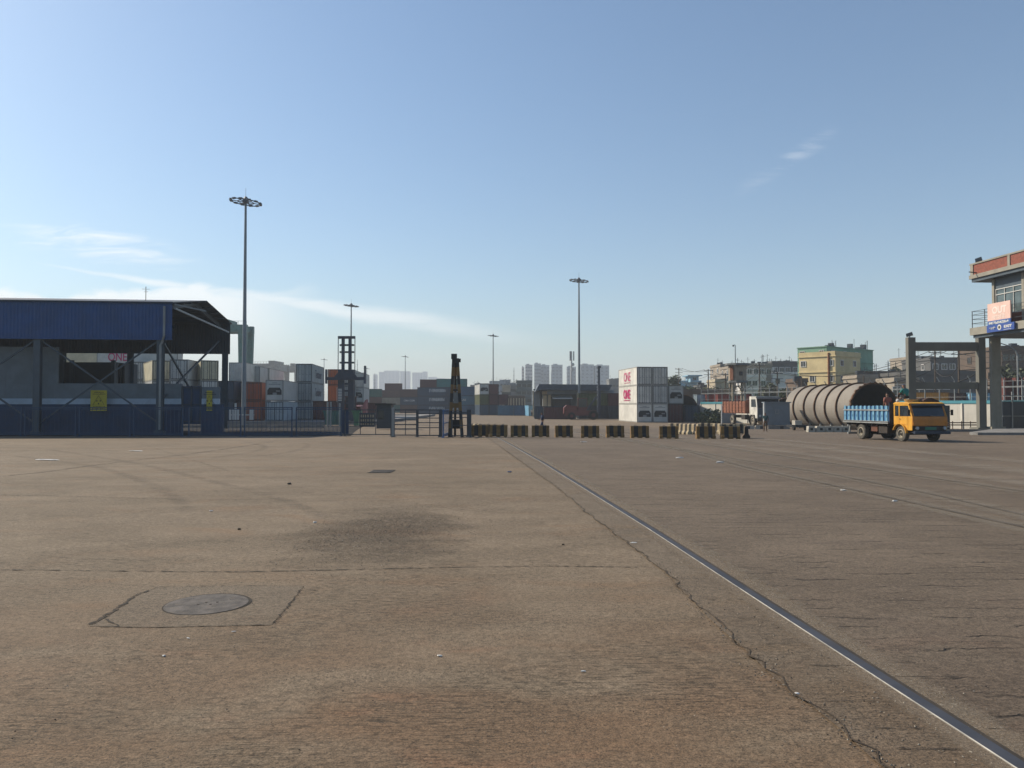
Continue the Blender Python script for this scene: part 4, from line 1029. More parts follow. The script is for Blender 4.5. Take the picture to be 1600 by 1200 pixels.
for k, c in enumerate(('maroon', 'orange', 'orange')):
    cont(512, 138, k * 2.9, c, ('maroon container under the two orange ones', 'lower orange door container left of the container handler', 'upper orange door container left of the container handler')[k], H=2.88, zbase=zl, front='plain' if k == 1 else 'doors')
for k, c in enumerate(('maroon', 'grey', 'palegrey')):
    cont(533, 140, k * 2.9, c, '%s container directly behind the handler mast' % ('bottom maroon', 'middle grey', 'top pale grey')[k], H=2.88, zbase=zl)
for k, c in enumerate(('maroon', 'palegrey', 'white')):
    cont(547, 142, k * 2.75, c, '%s container right of the handler mast' % ('bottom maroon', 'middle grey', 'top white')[k], H=2.73, zbase=zl, front='reefer' if k == 1 else 'plain', smooth=k > 0)
cont(482, 120, 0, 'maroon', 'long maroon container lying side-on behind the blue railings', H=2.9, L=6.06, rot=R(-84.5), anchor='right', zbase=zl)
cont(545, 126, 0, 'maroon', 'maroon container side-on behind the container handler', H=2.6, L=6.06, rot=R(-84.5), anchor='right', zbase=zl)
for k in range(3):
    cont(566, 245, k * 2.59, ('maroon', 'brown', 'green')[k], '%s side-on container at the left end of the far row' % ('lowest maroon', 'middle brown', 'top dark green')[k], L=6.06, rot=R(-86), anchor='right')
# --- far row, long sides facing the camera
RS = R(-87)
def far(px, Y, cols_, lab, L=12.19, texts=None, H=2.59, first=0, rot=RS):
    o = None
    for k, c in enumerate(cols_):
        if c is None: continue
        nm = ('bottom', 'second', 'third', 'fourth')[k]
        o = cont(px, Y, k * H, c, '%s tier %s' % (nm, lab), L=L, rot=rot, anchor='right', H=H)
        if texts and texts[k]:
            s, y0, h, wd = texts[k]; side_text(o, s, H, y0, h, wd, m_txt, side=1, z=.35 if h > 1 else 1.2)
    return o
far(588, 266, ('green', 'beige', 'brown'), 'container with pale end in the stack above the dark booth')
far(601, 275, (None, None, None, 'maroon'), 'maroon container standing highest behind the booth', L=6.06)
far(625, 250, ('brown', 'navy', 'brown'), 'container left of the navy lettered stack', L=6.06, texts=((None), ('CMA CGM', 1.2, .6, 3.5), None))
far(652, 222, ('navy', 'navy', 'navy'), 'navy container of the stack lettered EVERGREEN', texts=(('EVERGREEN', 3.4, .9, 4.4), ('EVERGREEN', 4.4, .7, 3.2), ('EVERGREEN', 4.6, .8, 3.6)))
far(656, 232, (None, None, None, 'maroon'), 'maroon container peeping over the navy stack', L=6.06)
far(682, 226, (None, None, None, 'teal'), 'sea green container on top of the navy stack', L=9.0)
far(701, 221, ('navy', 'navy', 'navy'), 'blue container between the lettered navy stack and the striped A-frame', L=6.06)
far(716, 214, ('blue', 'midblue', 'blue'), 'blue container right of the striped A-frame', L=6.06, texts=(None, ('CAI', .5, .6, 1.6), None))
cont(749.5, 200, 2 * 2.7, 'palegrey', 'white refrigerated container end above the olive one', H=2.7, smooth=True, front='reefer', rot=R(9))
cont(749.5, 200, 2.7, 'olive', 'olive container between the white and the navy one', H=2.7, rot=R(9), front='plain')
cont(749.5, 200, 0, 'navy', 'navy container at the bottom of the olive stack', H=2.7, rot=R(9), front='plain')
cont(764.5, 200, 2 * 2.7, 'maroon', 'upper maroon container right of the white refrigerated end', H=2.7, front='plain')
cont(764.5, 200, 2.7, 'maroon', 'lower maroon container right of the olive one', H=2.7, front='plain')
cont(764.5, 200, 0, 'navy', 'navy container beneath the two maroon ones', H=2.7, front='plain')
cont(779.5, 199, 2.7, 'maroon', 'maroon container with a white trimmed roof behind, right of the tall maroon pair', H=2.7, front='plain')
far(777, 195, ('midblue', None), 'mid blue container side-on right of the navy ones', L=6.3, H=2.6)
far(803, 193, ('blue', None), 'dark blue container side-on left of the pale blue container end', L=2.8, H=2.6)
cont(826, 186, 0, 'lightblue', 'pale blue sunlit container end left of the low building', L=9, rot=R(7), H=2.6, front='plain')
# around the reach stacker
for k, c in enumerate(('dark', 'olive')):
    far(904, 150, ((c,) if k == 0 else (None, c)), 'container behind the red reach handler', L=6.06, H=2.5)
far(950, 150, ('dark', 'maroon'), 'container between the reach handler and the white stack', L=4.0, H=2.5)
far(836, 148, ('navy',), 'dark navy container in front of the low roofed building', L=6.06, H=2.45)
far(850, 146, ('maroon',), 'dark maroon container left of the red reach handler', L=6.06, H=2.3)

# ------------------------------------------------------------------ container handlers
def handler(loc, rotz, lab, Hm=12.2, spread=5.8, zs=6.0, wm=2.0, mm=None, bm_=None, second=True):
    t_ = thing('container_handler', lab, 'container handler', loc, rotz + 1e-7)
    mm = mm or m_navym; bm_ = bm_ or m_redm
    for sx in (-1, 1):
        mb = MB(); mb.box(sx * (wm / 2), sx * (wm / 2 - .46), -.2, .25, .35, Hm * .62); mb.build('outer_mast_rail', mm, t_)
        mb = MB(); mb.box(sx * (wm / 2 - .38), sx * (wm / 2 - .80), -.12, .18, .6, Hm); mb.build('inner_mast_rail', mm, t_)
        mb = MB(); mb.tube([(sx * (wm / 2 + .1), .0, .8), (sx * (wm / 2 + .1), .0, Hm)], 0.06, 6); mb.build('lift_chain', mm, t_)
    for z in [Hm * q for q in (.10, .24, .38, .46, .56, .61, .70, .82, .90)] + [Hm - .15]:
        mb = MB(); mb.box(-wm / 2 + .05, wm / 2 - .05, .19, .30, z - .13, z + .13); mb.build('mast_crossbar', mm, t_)
    mb = MB(); mb.box(-wm / 2 - .1, wm / 2 + .1, -.22, .34, Hm - .35, Hm); mb.build('mast_head', mm, t_)
    if zs:
        mb = MB(); mb.box(-spread / 2, spread / 2, -.62, -.22, zs, zs + .42); mb.prism([(-1.6, zs + .42), (1.6, zs + .42), (1.0, zs + 1.2), (-1.0, zs + 1.2)], -.55, -.25, 'y')
        mb.build('spreader_beam', mm, t_)
        for sx in (-1, 1):
            mb = MB(); mb.box(sx * spread / 2, sx * (spread / 2 + .22), -.75, -.15, zs - .5, zs + 2.0 if sx > 0 else zs + 1.5); mb.build('spreader_arm', mm, t_)
    mb = MB(); mb.box(-1.15, 1.15, .7, 6.2, .75, 1.7); mb.prism([(4.2, 1.7), (6.4, 1.7), (6.6, 1.1), (6.6, 2.2), (6.1, 2.7), (4.2, 2.5)], -1.2, 1.2, 'x'); mb.build('chassis', bm_, t_)
    mb = MB(); mb.bar((-.8, .5, Hm * .42), (-.8, 2.4, 1.7), .18); mb.bar((.8, .5, Hm * .42), (.8, 2.4, 1.7), .18); mb.build('tilt_cylinders', mm, t_)
    mb = MB()
    for (x, y) in ((-.6, 2.3), (.6, 2.3), (-.6, 3.9), (.6, 3.9)): mb.box(x - .05, x + .05, y - .05, y + .05, 1.7, 3.9)
    mb.box(-.7, .7, 2.2, 4.0, 3.86, 3.98); mb.box(-.7, .7, 2.2, 4.0, 1.7, 2.3); cab_ = mb.build('cab', bm_, t_)
    mb = MB(); mb.box(-.58, .58, 2.27, 3.9, 2.3, 3.84); mb.build('windows', m_glass, cab_)
    for (x, y, r_) in ((-1.35, 1.2, .85), (1.35, 1.2, .85), (-1.1, 5.2, .68), (1.1, 5.2, .68)):
        mb = MB(); mb.tube([(x - .25, y, r_), (x + .25, y, r_)], r_, 18); wl = mb.build('wheel', m_black, t_)
        mb = MB(); mb.tube([(x - .27, y, r_), (x + .27, y, r_)], r_ * .45, 10); mb.build('rim', bm_, wl)
    return t_
hx = X_(541, 108)
h1 = handler((hx, 108, zg(108)), 0, 'tall dark container handler with raised mast and spreader behind the railings', Hm=12.4, zs=5.85 + .35, spread=5.2, wm=2.15)
mb = MB()
for q in range(8): mb.box(-.95, -.45, -.84, -.80, 3.3 + q * .22, 3.3 + q * .22 + .13)
mb.box(-1.15, -1.1, -.84, -.8, 3.1, 5.2); mb.build('white_slat_column', m_wht, h1)  # column of white slats beside a thin white upright
h2 = handler((X_(936, 143), 143, zg(143)), R(90), 'maroon container handler seen side-on with a slim raised mast, near the centre', Hm=9.9, zs=None, wm=2.2)
# ------------------------------------------------------------------ small yard things on the left
t_ = thing('guard_booth', 'dark metal booth with overhanging flat roof beside the pipe gate', 'booth', (X_(600, 78), 78, zg(78)))
mb = MB(); mb.box(X_(588.5, 78), X_(611, 78), 78, 79.6, zg(78) + .1, Z_(633, 78)); mb.build('walls', m_fencedk, t_)
mb = MB(); mb.box(X_(586.5, 78), X_(614, 78), 77.7, 79.9, Z_(633, 78), Z_(630.5, 78)); mb.build('roof', m_blackp, t_)
mb = MB(); mb.box(X_(591, 78), X_(600, 78), 77.96, 78.0, Z_(655, 78), Z_(640, 78)); mb.build('window', m_glass, t_)
def skip(px0, px1, Y, y0, y1, mat, lab):
    t_ = thing('skip_bin', lab, 'skip', (X_((px0 + px1) / 2, Y), Y, zg(Y)))
    x0, x1 = X_(px0, Y), X_(px1, Y); zb = Z_(y1, Y); zt = Z_(y0, Y); mb = MB()
    mb.prism([(x0 + .4, zb), (x1 - .2, zb), (x1, zt), (x0, zt)], Y, Y + 1.8, 'y'); mb.build('bin', mat, t_)
    mb = MB()
    for k in range(5):
        x = x0 + .3 + (x1 - x0 - .5) * k / 4; mb.box(x - .05, x + .05, Y - .06, Y, zb, zt)
    mb.box(x0 - .05, x1 + .05, Y - .1, Y - .02, zt - .1, zt + .05); mb.build('ribs', mat, t_)
m_skip = M('skip_green', (0.05, 0.19, 0.17), rough=0.5, dirt=0.4)
skip(505, 541, 96, 642, 664, m_skip, 'teal green skip in front of the maroon container')
skip(550, 562, 94, 642, 665, M('skip_leaf', (0.07, 0.24, 0.12), rough=0.5, dirt=0.4), 'small green skip below the container handler')
for i, (px, yt) in enumerate(((512, 628), (517, 628), (531, 630))):
    t_ = thing('pipe_stanchion', ('pale upright pipe at the left of the green skip', 'second pale pipe in the green skip', 'pale pipe at the right of the green skip')[i], 'pipe', (X_(px, 95), 95, zg(95)), 0, 'pale pipes standing at the green skip')
    mb = MB(); mb.tube([(X_(px, 95), 95, zg(95)), (X_(px, 95), 95, Z_(yt, 95))], .11, 8); mb.build('pipe', m_steelgrey, t_)
t_ = thing('wire_cage', 'stack of white barred cages left of the dark booth', 'cage', (X_(575, 86), 86, zg(86)))
mb = MB()
for px in (562.5, 566, 569.5, 573, 577, 581, 585): mb.box(X_(px, 86) - .05, X_(px, 86) + .05, 86, 86.08, Z_(666, 86), Z_(646, 86))
for py in (646.5, 653.5, 660, 665.5): mb.box(X_(562, 86), X_(586, 86), 85.9, 86.18, Z_(py, 86) - .1, Z_(py, 86) + .1)
mb.build('bars', m_fencedk, t_)
mb = MB()
for px in (564, 567.5, 571, 575, 579.5, 583): mb.box(X_(px, 86.5) - .07, X_(px, 86.5) + .07, 86.5, 86.6, Z_(665, 86.5), Z_(648, 86.5))
mb.build('white_slats', m_cream, t_)
t_ = thing('pink_bale', 'faded pink wrapped bale between the handler and the booth', 'bale', (X_(570, 104), 104, zg(104)))
mb = MB(); mb.prism([(X_(565, 104), Z_(656, 104)), (X_(572, 104), Z_(656, 104)), (X_(572, 104), Z_(624, 104)), (X_(570, 104), Z_(626, 104)), (X_(566, 104), Z_(636, 104))], 104, 105.5, 'y')
mb.build('wrap', M('faded_pink', (0.42, 0.17, 0.17), rough=0.8, var=0.3, dirt=0.4), t_)
# ------------------------------------------------------------------ gantry cranes
def gantry(px0, px1, ytop, Y, mat, lab, ydepth=16, girder=2.6, leg=2.6, ytrolley=None, taper=False):
    x0, x1 = X_(px0, Y), X_(px1, Y); zt = Z_(ytop, Y); z0 = zg(Y)
    t_ = thing('gantry_crane', lab, 'gantry crane', ((x0 + x1) / 2, Y, z0), 0)
    for y in (Y, Y + ydepth):
        mb = MB(); mb.box(x0, x1, y, y + 1.4, zt - girder, zt); mb.build('girder', mat, t_)
        for s, x in ((1, x0), (-1, x1)):
            mb = MB(); xx = x + s * leg * .5
            mb.prism([(xx - leg * .28, z0 + 1), (xx + leg * .28, z0 + 1), (xx + leg * .5, zt - girder), (xx - leg * .5, zt - girder)], y + .1, y + 1.3, 'y'); mb.build('leg', mat, t_)
    for x in (x0 + leg / 2, x1 - leg / 2):
        mb = MB(); mb.box(x - .8, x + .8, Y, Y + ydepth + 1.4, z0 + .6, z0 + 2.0); mb.build('sill_beam', mat, t_)
        mb = MB(); mb.box(x - .6, x + .6, Y + 1.4, Y + ydepth, zt - girder + .3, zt - .6); mb.build('top_tie', mat, t_)
    mb = MB(); mb.box(x0 + (x1 - x0) * .62, x0 + (x1 - x0) * .8, Y - .5, Y + ydepth + 1.9, zt + .02, zt + 1.6); mb.build('trolley', mat, t_)
    mb = MB()
    for k in range(12):
        x = x0 + (x1 - x0) * k / 11; mb.box(x - .05, x + .05, Y - .1, Y, zt, zt + 1.1)
    mb.box(x0, x1, Y - .1, Y, zt + 1.05, zt + 1.12); mb.build('handrail', mat, t_)
    return t_
m_cg = M('crane_green', (0.055, 0.20, 0.18), rough=0.5, dirt=0.2)
m_cy = M('crane_grey', (0.42, 0.40, 0.36), rough=0.6, dirt=0.2)
gantry(240, 384, 507, 238, m_cg, 'sea green gantry crane rising behind the shed and the tall mast', leg=2.7, girder=2.3, ydepth=6)
gantry(389, 438, 568, 430, m_cy, 'pale grey gantry crane behind the white containers on the left', girder=4.4, leg=2.8)
gantry(431, 467, 572, 460, m_cy, 'second pale grey gantry crane just left of the highest grey container', girder=3.2, leg=3.0)

t_ = thing('picket_barrier', 'row of white upright slats in front of the maroon container by the tall mast', 'barrier', (X_(366, 100), 100, zg(100)))
for px in (359.5, 364, 368, 372, 391.5, 395): mb = MB(); x = X_(px, 100); mb.box(x - .13, x + .13, 100, 100.06, Z_(656, 100), Z_(640 if px != 368 else 630, 100)); mb.build('slat', m_wht, t_)
mb = MB(); mb.box(X_(358, 100), X_(397, 100), 100.07, 100.12, Z_(649, 100), Z_(647.5, 100)); mb.build('rail', m_wht, t_)
# ------------------------------------------------------------------ buildings
m_win = glass_dark('building_window', (0.035, 0.04, 0.045))
def paint(n, c, d=0.4): return M('wall_' + n, c, rough=0.85, var=0.16, scale=0.35, dirt=d, dirtcol=tuple(k * 0.45 for k in c), streak=True)
WINM = {}
def win_mesh(w, h, key):
    k = (round(w, 2), round(h, 2), key)
    if k not in WINM:
        mb = MB(); mb.box(-w / 2, w / 2, -.02, .06, 0, h)
        gm = m_winf if key in (m_tw, m_twd) else m_win
        f = MB(); t = min(.12, w * .1)
        f.box(-w / 2 - t, w / 2 + t, -.06, .02, -t, 0); f.box(-w / 2 - t, w / 2 + t, -.06, .02, h, h + t)
        f.box(-w / 2 - t, -w / 2, -.06, .02, 0, h); f.box(w / 2, w / 2 + t, -.06, .02, 0, h); f.box(-.03, .03, -.05, -.021, 0, h)
        WINM[k] = (mb.mesh('window', gm), f.mesh('window_frame', key))
    return WINM[k]
def add_win(t_, x, y, z, w, h, rz, fm, frames=True):
    a, b = win_mesh(w, h, fm)
    o = bpy.data.objects.new('window', a); C.objects.link(o); o.parent = t_; o.location = (x, y, z); o.rotation_euler = (0, 0, rz)
    if frames:
        q = bpy.data.objects.new('window_frame', b); C.objects.link(q); q.parent = o
def building(name, lab, cat, px0, px1, ytop, Y, depth, mat, floors=3, cols=3, side_cols=2, rot=0.0, ww=1.3, wh=1.2, roofh=.35, slabs=True, grp=None, fm=None, zbase=None, frames=True, parapet=True, sideL=True, jitter=0.0, seed=0, blank=0.1, clutter=0, slabmat=None, tank=None):
    """front face spans px0..px1 at distance Y; rot turns it about its left front corner"""
    x0, x1 = X_(px0, Y), X_(px1, Y); W = (x1 - x0) / max(.2, math.cos(rot)); z0 = zg(Y) if zbase is None else zbase; Hh = Z_(ytop, Y) - z0
    t_ = thing(name, lab, cat, (x0, Y, z0), rot + 1e-9, grp); r = random.Random(seed + int(px0 * 7))
    fm = fm or mat
    mb = MB(); mb.box(0, W, 0, depth, 0, Hh); mb.build('walls', mat, t_)
    fh = Hh / floors
    if slabs:
        mb = MB()
        for k in range(1, floors + 1): mb.box(-.22, W + .12, -.22, depth + .1, fh * k - .14, fh * k + .08 if k < floors else Hh + .1)
        mb.build('floor_slabs', slabmat or mat, t_)
    if parapet:
        mb = MB(); mb.box(-.1, W + .1, -.1, .12, Hh + .1, Hh + .1 + roofh * 2); mb.box(-.1, .12, .12, depth, Hh + .1, Hh + .1 + roofh * 2); mb.box(W - .12, W + .1, .12, depth, Hh + .1, Hh + .1 + roofh * 2); mb.build('parapet', mat, t_)
    for k in range(floors):
        for c in range(cols):
            if r.random() < blank: continue
            x = W * (c + .5) / cols + r.uniform(-jitter, jitter); add_win(t_, x, -.05, fh * k + fh * .32, ww, min(wh, fh * .5), 0, fm, frames)
        if sideL:
            for c in range(side_cols):
                if r.random() < blank: continue
                add_win(t_, -.05, depth * (c + .5) / side_cols, fh * k + fh * .32, ww, min(wh, fh * .5), R(-90), fm, frames)
    if clutter:
        mb = MB()
        for i in range(clutter):
            x = r.uniform(0, W); y = r.uniform(0, depth * .6); h = r.uniform(.8, 2.8)
            if r.random() < .6: mb.box(x - .04, x + .04, y - .04, y + .04, Hh, Hh + h + .5); mb.bar((x - .5, y, Hh + h), (x + .5, y, Hh + h + r.uniform(-.2, .2)), .05)
            else: mb.box(x - r.uniform(.2, .9), x + .5, y, y + .8, Hh, Hh + h * .5)
        mb.build('roof_clutter', m_fencedk, t_)
    if tank:
        mb = MB(); mb.tube([(W * tank, 2, Hh + .2), (W * tank, 2, Hh + 1.9)], .8, 12); mb.build('water_tank', m_blackp, t_)
    return t_, W, Hh
# far hazy towers
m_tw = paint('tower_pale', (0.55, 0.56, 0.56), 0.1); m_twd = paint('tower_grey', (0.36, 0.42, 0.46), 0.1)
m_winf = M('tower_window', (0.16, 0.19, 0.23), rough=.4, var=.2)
GT = 'hazy apartment towers on the skyline'
TF = 1.65
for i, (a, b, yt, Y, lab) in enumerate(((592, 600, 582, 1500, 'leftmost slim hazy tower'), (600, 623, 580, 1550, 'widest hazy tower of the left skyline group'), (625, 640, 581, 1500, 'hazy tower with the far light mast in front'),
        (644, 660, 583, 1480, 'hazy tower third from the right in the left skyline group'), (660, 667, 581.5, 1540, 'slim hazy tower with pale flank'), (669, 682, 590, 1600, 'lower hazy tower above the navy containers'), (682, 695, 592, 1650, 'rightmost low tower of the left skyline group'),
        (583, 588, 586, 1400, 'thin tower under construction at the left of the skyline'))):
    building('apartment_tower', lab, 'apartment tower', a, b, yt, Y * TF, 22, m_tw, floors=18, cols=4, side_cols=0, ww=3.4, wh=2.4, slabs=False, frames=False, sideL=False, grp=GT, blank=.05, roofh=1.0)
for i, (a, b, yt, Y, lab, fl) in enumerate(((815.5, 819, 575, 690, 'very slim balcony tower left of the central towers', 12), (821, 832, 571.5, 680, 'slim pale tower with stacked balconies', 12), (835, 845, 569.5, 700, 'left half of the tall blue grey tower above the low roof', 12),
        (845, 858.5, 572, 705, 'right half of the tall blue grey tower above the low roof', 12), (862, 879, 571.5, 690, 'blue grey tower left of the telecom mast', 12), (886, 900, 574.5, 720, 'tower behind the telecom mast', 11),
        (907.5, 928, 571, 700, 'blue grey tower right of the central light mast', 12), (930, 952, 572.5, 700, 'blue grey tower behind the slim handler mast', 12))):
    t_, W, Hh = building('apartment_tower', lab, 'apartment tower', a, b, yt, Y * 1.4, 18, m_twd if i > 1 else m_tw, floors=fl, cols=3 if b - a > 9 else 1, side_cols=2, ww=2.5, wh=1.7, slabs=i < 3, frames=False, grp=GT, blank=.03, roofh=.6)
    mb = MB(); mb.box(W * .15, W * .55, 3, 9, Hh, Hh + 2.6); mb.build('lift_house', m_twd, t_)
# mid-distance low blocks between the containers and the central building
GL = 'low town buildings beyond the yard'
m_gy = paint('grey', (0.20, 0.21, 0.21)); m_bg = paint('bluegrey', (0.28, 0.33, 0.38)); m_cr = paint('cream', (0.52, 0.45, 0.33)); m_dk = paint('dark_grey', (0.12, 0.12, 0.12)); m_gg = paint('green_grey', (0.17, 0.20, 0.19))
m_wh = paint('whitewash', (0.85, 0.83, 0.80), .35); m_bei = paint('beige', (0.36, 0.31, 0.25), .5); m_ye = paint('yellow', (0.80, 0.65, 0.36), .2); m_pg = paint('mint', (0.26, 0.46, 0.33), .3); m_lb = paint('light_blue', (0.28, 0.50, 0.66), .25)
m_br = paint('brown', (0.14, 0.10, 0.075), .5); m_brick = M('red_brick', (0.30, 0.095, 0.065), rough=0.9, var=0.25, scale=6, dirt=0.3, bump=0.3)
for a, b, yt, Y, mt, fl, lab in ((742, 765, 601, 420, m_gy, 3, 'grey low block with cluttered roof above the white refrigerated end'), (765, 781, 597, 480, m_bg, 4, 'blue grey block behind the slim light mast'), (781, 797, 595, 520, m_bg, 4, 'paler blue grey block right of the slim light mast'),
        (795, 806, 600, 440, m_bg, 3, 'small hazy block left of the dark stepped building'), (785, 797.5, 604.5, 300, m_cr, 2, 'cream house right of the maroon containers'), (797.5, 808, 603, 330, m_gy, 3, 'grey block left part of the stepped building'),
        (807, 831, 597, 300, m_gg, 4, 'dark green grey stepped building left of the low roofed one'), (952, 968, 594, 420, m_gy, 3, 'pale unfinished block left of the white container stack'), (735, 745, 603, 500, m_gy, 2, 'tiny grey roofs right of the striped A-frame')):
    building('town_building', lab, 'building', a, b, yt, Y, 12, mt, floors=fl, cols=3, side_cols=2, ww=1.6, wh=1.2, frames=False, grp=GL, clutter=6, roofh=.3)
t_, W, Hh = building('porch_building', 'low building with pale columns above the blue containers', 'building', 794, 820, 622, 240, 8, m_br, floors=1, cols=2, side_cols=0, slabs=True, frames=False, sideL=False)
mb = MB()
for k in range(7): mb.box(W * k / 6 - .15, W * k / 6 + .15, -1.2, -.9, 0, Hh)
mb.build('columns', m_cream, t_)
# two-storey house with lit windows side and the roofed workshop
Yb = 178
t_, W, Hh = building('site_office', 'two storey office with sunlit window frames on its left side', 'building', 834, 844, 610.5, Yb, 13, m_greywall, floors=2, cols=0, side_cols=0, slabs=False, rot=R(-18), roofh=.15)
mb = MB()
for k in range(5): mb.box(-.28, -.02, 13 * k / 4 - .25 + (0.25 if k == 0 else 0) - (.25 if k == 4 else 0), 13 * k / 4 + .25 - (.25 if k == 4 else 0), 0, Hh)
for z in (0.0, Hh * .46, Hh - 1.0): mb.box(-.32, -.03, 0, 13, z, z + (.35 if z < Hh - 1 else 1.0))
mb.build('window_frames', M('cream_frames', (0.72, 0.62, 0.42), rough=.8), t_)
mb = MB(); mb.box(-.02, .02, .2, 12.8, .35, Hh - 1); mb.build('windows', m_win, t_)
t_ = thing('workshop', 'low workshop with wide dark overhanging flat roof in the centre', 'building', (X_(895, 172), 172, zg(172)))
def bx(mb, p0, p1, y0, y1, Y, d, mi=None): mb.box(X_(p0, Y), X_(p1, Y), Y, Y + d, Z_(y1, Y), Z_(y0, Y), mi)
mb = MB(); Y = 170
mb.prism([(X_(836, Y), Z_(612, Y)), (X_(842, Y), Z_(600.5, Y)), (X_(954, Y), Z_(601.5, Y)), (X_(954, Y), Z_(603, Y)), (X_(950, Y), Z_(611, Y)), (X_(846, Y), Z_(609, Y))], Y - 2, Y + 14, 'y'); mb.build('roof', M('roof_navy_sheet', (0.06, 0.085, 0.12), rough=.6), t_)
mb = MB(); bx(mb, 855, 960, 609, 616, 171, .5); mb.build('eaves_band', m_bg, t_)
mb = MB(); bx(mb, 862, 960, 616, 656, 176, 9); bx(mb, 848, 862, 611, 656, 174, 10); mb.build('walls', m_gy, t_)
mb = MB(); bx(mb, 849, 854, 618, 640, 172.6, .3); bx(mb, 856.5, 860.5, 617, 640, 172.6, .3); bx(mb, 847, 862, 611, 616, 172.4, 1.0); mb.build('lit_porch', m_cream, t_)
mb = MB(); mb.prism([(168.5, Z_(622.5, 170)), (168.5, Z_(623.3, 170)), (173, Z_(618.8, 170)), (173, Z_(618, 170))], X_(863, 170), X_(894, 170), 'x'); mb.build('awning', m_wht, t_)
mb = MB(); bx(mb, 866, 892, 624, 636, 173.5, .2); mb.build('dark_opening', m_blackp, t_)
# telecom mast
Y = 300; x = X_(893, Y); z0 = zg(Y); zt = Z_(549, Y)
t_ = thing('telecom_mast', 'white telecom mast with antenna drum behind the low roofed workshop', 'telecom mast', (x, Y, z0))
mb = MB(); mb.tube([(x, Y, z0), (x, Y, zt)], [.5, .28], 8); mb.build('pole', m_wht, t_)
for k in range(3):
    a = 2 * math.pi * k / 3; mb = MB(); mb.box(x + .9 * math.cos(a) - .22, x + .9 * math.cos(a) + .22, Y + .9 * math.sin(a) - .15, Y + .9 * math.sin(a) + .15, zt - 3.6, zt); mb.build('antenna_panel', m_steelgrey, t_)
for dz in (5.2, 7.2):
    mb = MB(); mb.tube([(x + .5, Y - .9, zt - dz), (x + .5, Y - .6, zt - dz)], .65, 12); mb.build('dish', m_wht, t_)
for px, yt, lab in ((585.5, 583, 'thin lattice aerial at the left of the skyline'), (803, 574, 'small lattice mast with crossarms beside the stepped building'), (558, 562, 'thin aerial right of the container handler')):
    Y = 600; x = X_(px, Y); zt = Z_(yt, Y); t_ = thing('lattice_mast', lab, 'mast', (x, Y, zg(Y)))
    mb = MB(); mb.bar((x - .5, Y, zg(Y)), (x, Y, zt), .22); mb.bar((x + .5, Y, zg(Y)), (x, Y, zt), .22)
    for k in range(9): z = zg(Y) + (zt - zg(Y)) * (k + 1) / 10; mb.bar((x - 1.2 * (1 - k / 14), Y, z), (x + 1.2 * (1 - k / 14), Y, z), .18)
    mb.build('lattice', m_mast, t_)

# right-hand town
tb = [
 (1062, 1096, 597, 300, 12, m_lb, 2, 3, 0, 'light blue house with a small roof room right of the white container stack', 5),
 (1095, 1128, 604, 230, 9, m_dk, 1, 3, 0, 'low dark roofs left of the watchtower', 6),
 (1126, 1143, 571.5, 235, 12, m_bei, 5, 2, 0, 'narrow pinkish block with balconies left of the watchtower', 4),
 (1118, 1141, 596, 190, 8, m_cr, 2, 2, 0, 'small cream house in front of the narrow pinkish block', 4),
 (1166, 1207, 571, 205, 10, m_bei, 4, 4, 0, 'stained beige four storey block behind the watchtower', 12),
 (1207, 1247, 567.5, 225, 12, m_dk, 4, 4, 0, 'dark unfinished block left of the yellow building', 14),
 (1165, 1197, 589, 196, 8, m_wh, 3, 3, 0, 'white lower block behind the brown truck', 0),
 (1208, 1248, 585, 204, 9, m_wh, 3, 3, 0, 'white lower block left of the yellow building', 4),
 (1364, 1422, 584, 165, 14, m_br, 2, 5, 0, 'dark brown sheds behind the big steel tank', 8),
 (1427, 1460, 560, 200, 12, m_bei, 4, 3, 0, 'beige block with green netting seen through the concrete frame', 8),
 (1455, 1521, 562, 190, 14, m_dk, 4, 5, 0, 'long dark block seen through the concrete frame', 6),
 (1519, 1548, 560, 205, 10, m_lb, 5, 3, 0, 'pale blue block behind the right column of the concrete frame', 3),
 (1430, 1530, 584, 150, 14, m_dk, 2, 7, 0, 'low dark shed with wavy pale roof edge beyond the boundary wall', 0),
 (1566, 1640, 545, 150, 14, m_br, 4, 7, 0, 'dark building behind the gate building at the right edge', 5),
 (1141, 1168, 575, 215, 10, m_bei, 5, 3, 0, 'beige balcony block directly behind the watchtower', 8),
 (1196, 1210, 577, 212, 8, m_wh, 4, 1, 0, 'narrow pale stair block between the two white lower blocks', 3),
 (1247, 1262, 596, 140, 6, m_br, 2, 1, 0, 'brown shack at the foot of the yellow building', 3),
 (1340, 1372, 590, 142, 6, m_bei, 2, 3, 0, 'weathered beige shack right of the yellow building', 6),
 (1398, 1436, 596, 120, 6, m_bei, 2, 4, 0, 'pale weathered lean-to just left of the concrete frame', 6),
 (1545, 1572, 575, 170, 8, m_bei, 3, 2, 0, 'stained block between the frame and the gate building', 5),
 (1068, 1130, 612, 175, 8, m_br, 1, 4, 0, 'low brown stalls behind the boundary wall', 4),
]
for a, b, yt, Y, dp, mt, fl, co, ro, lab, cl in tb:
    building('town_building', lab, 'building', a, b, yt, Y, dp, mt, floors=fl, cols=co, side_cols=2, rot=ro, ww=1.2, wh=1.25, grp='town buildings on the right beyond the wall', clutter=cl, jitter=.25, fm=m_wh if mt in (m_bei, m_dk) else mt, roofh=.25, blank=.18)
t_, W, Hh = building('roof_room', 'light blue room with overhanging slab on the light blue house', 'roof room', 1079, 1092, 588, 296, 8, m_lb, floors=1, cols=1, side_cols=1, zbase=Z_(597, 296), roofh=0)
mb = MB(); mb.box(-1.2, W + 1.2, -1, 9, Hh + .11, Hh + .5); mb.build('roof_slab', m_lb, t_)
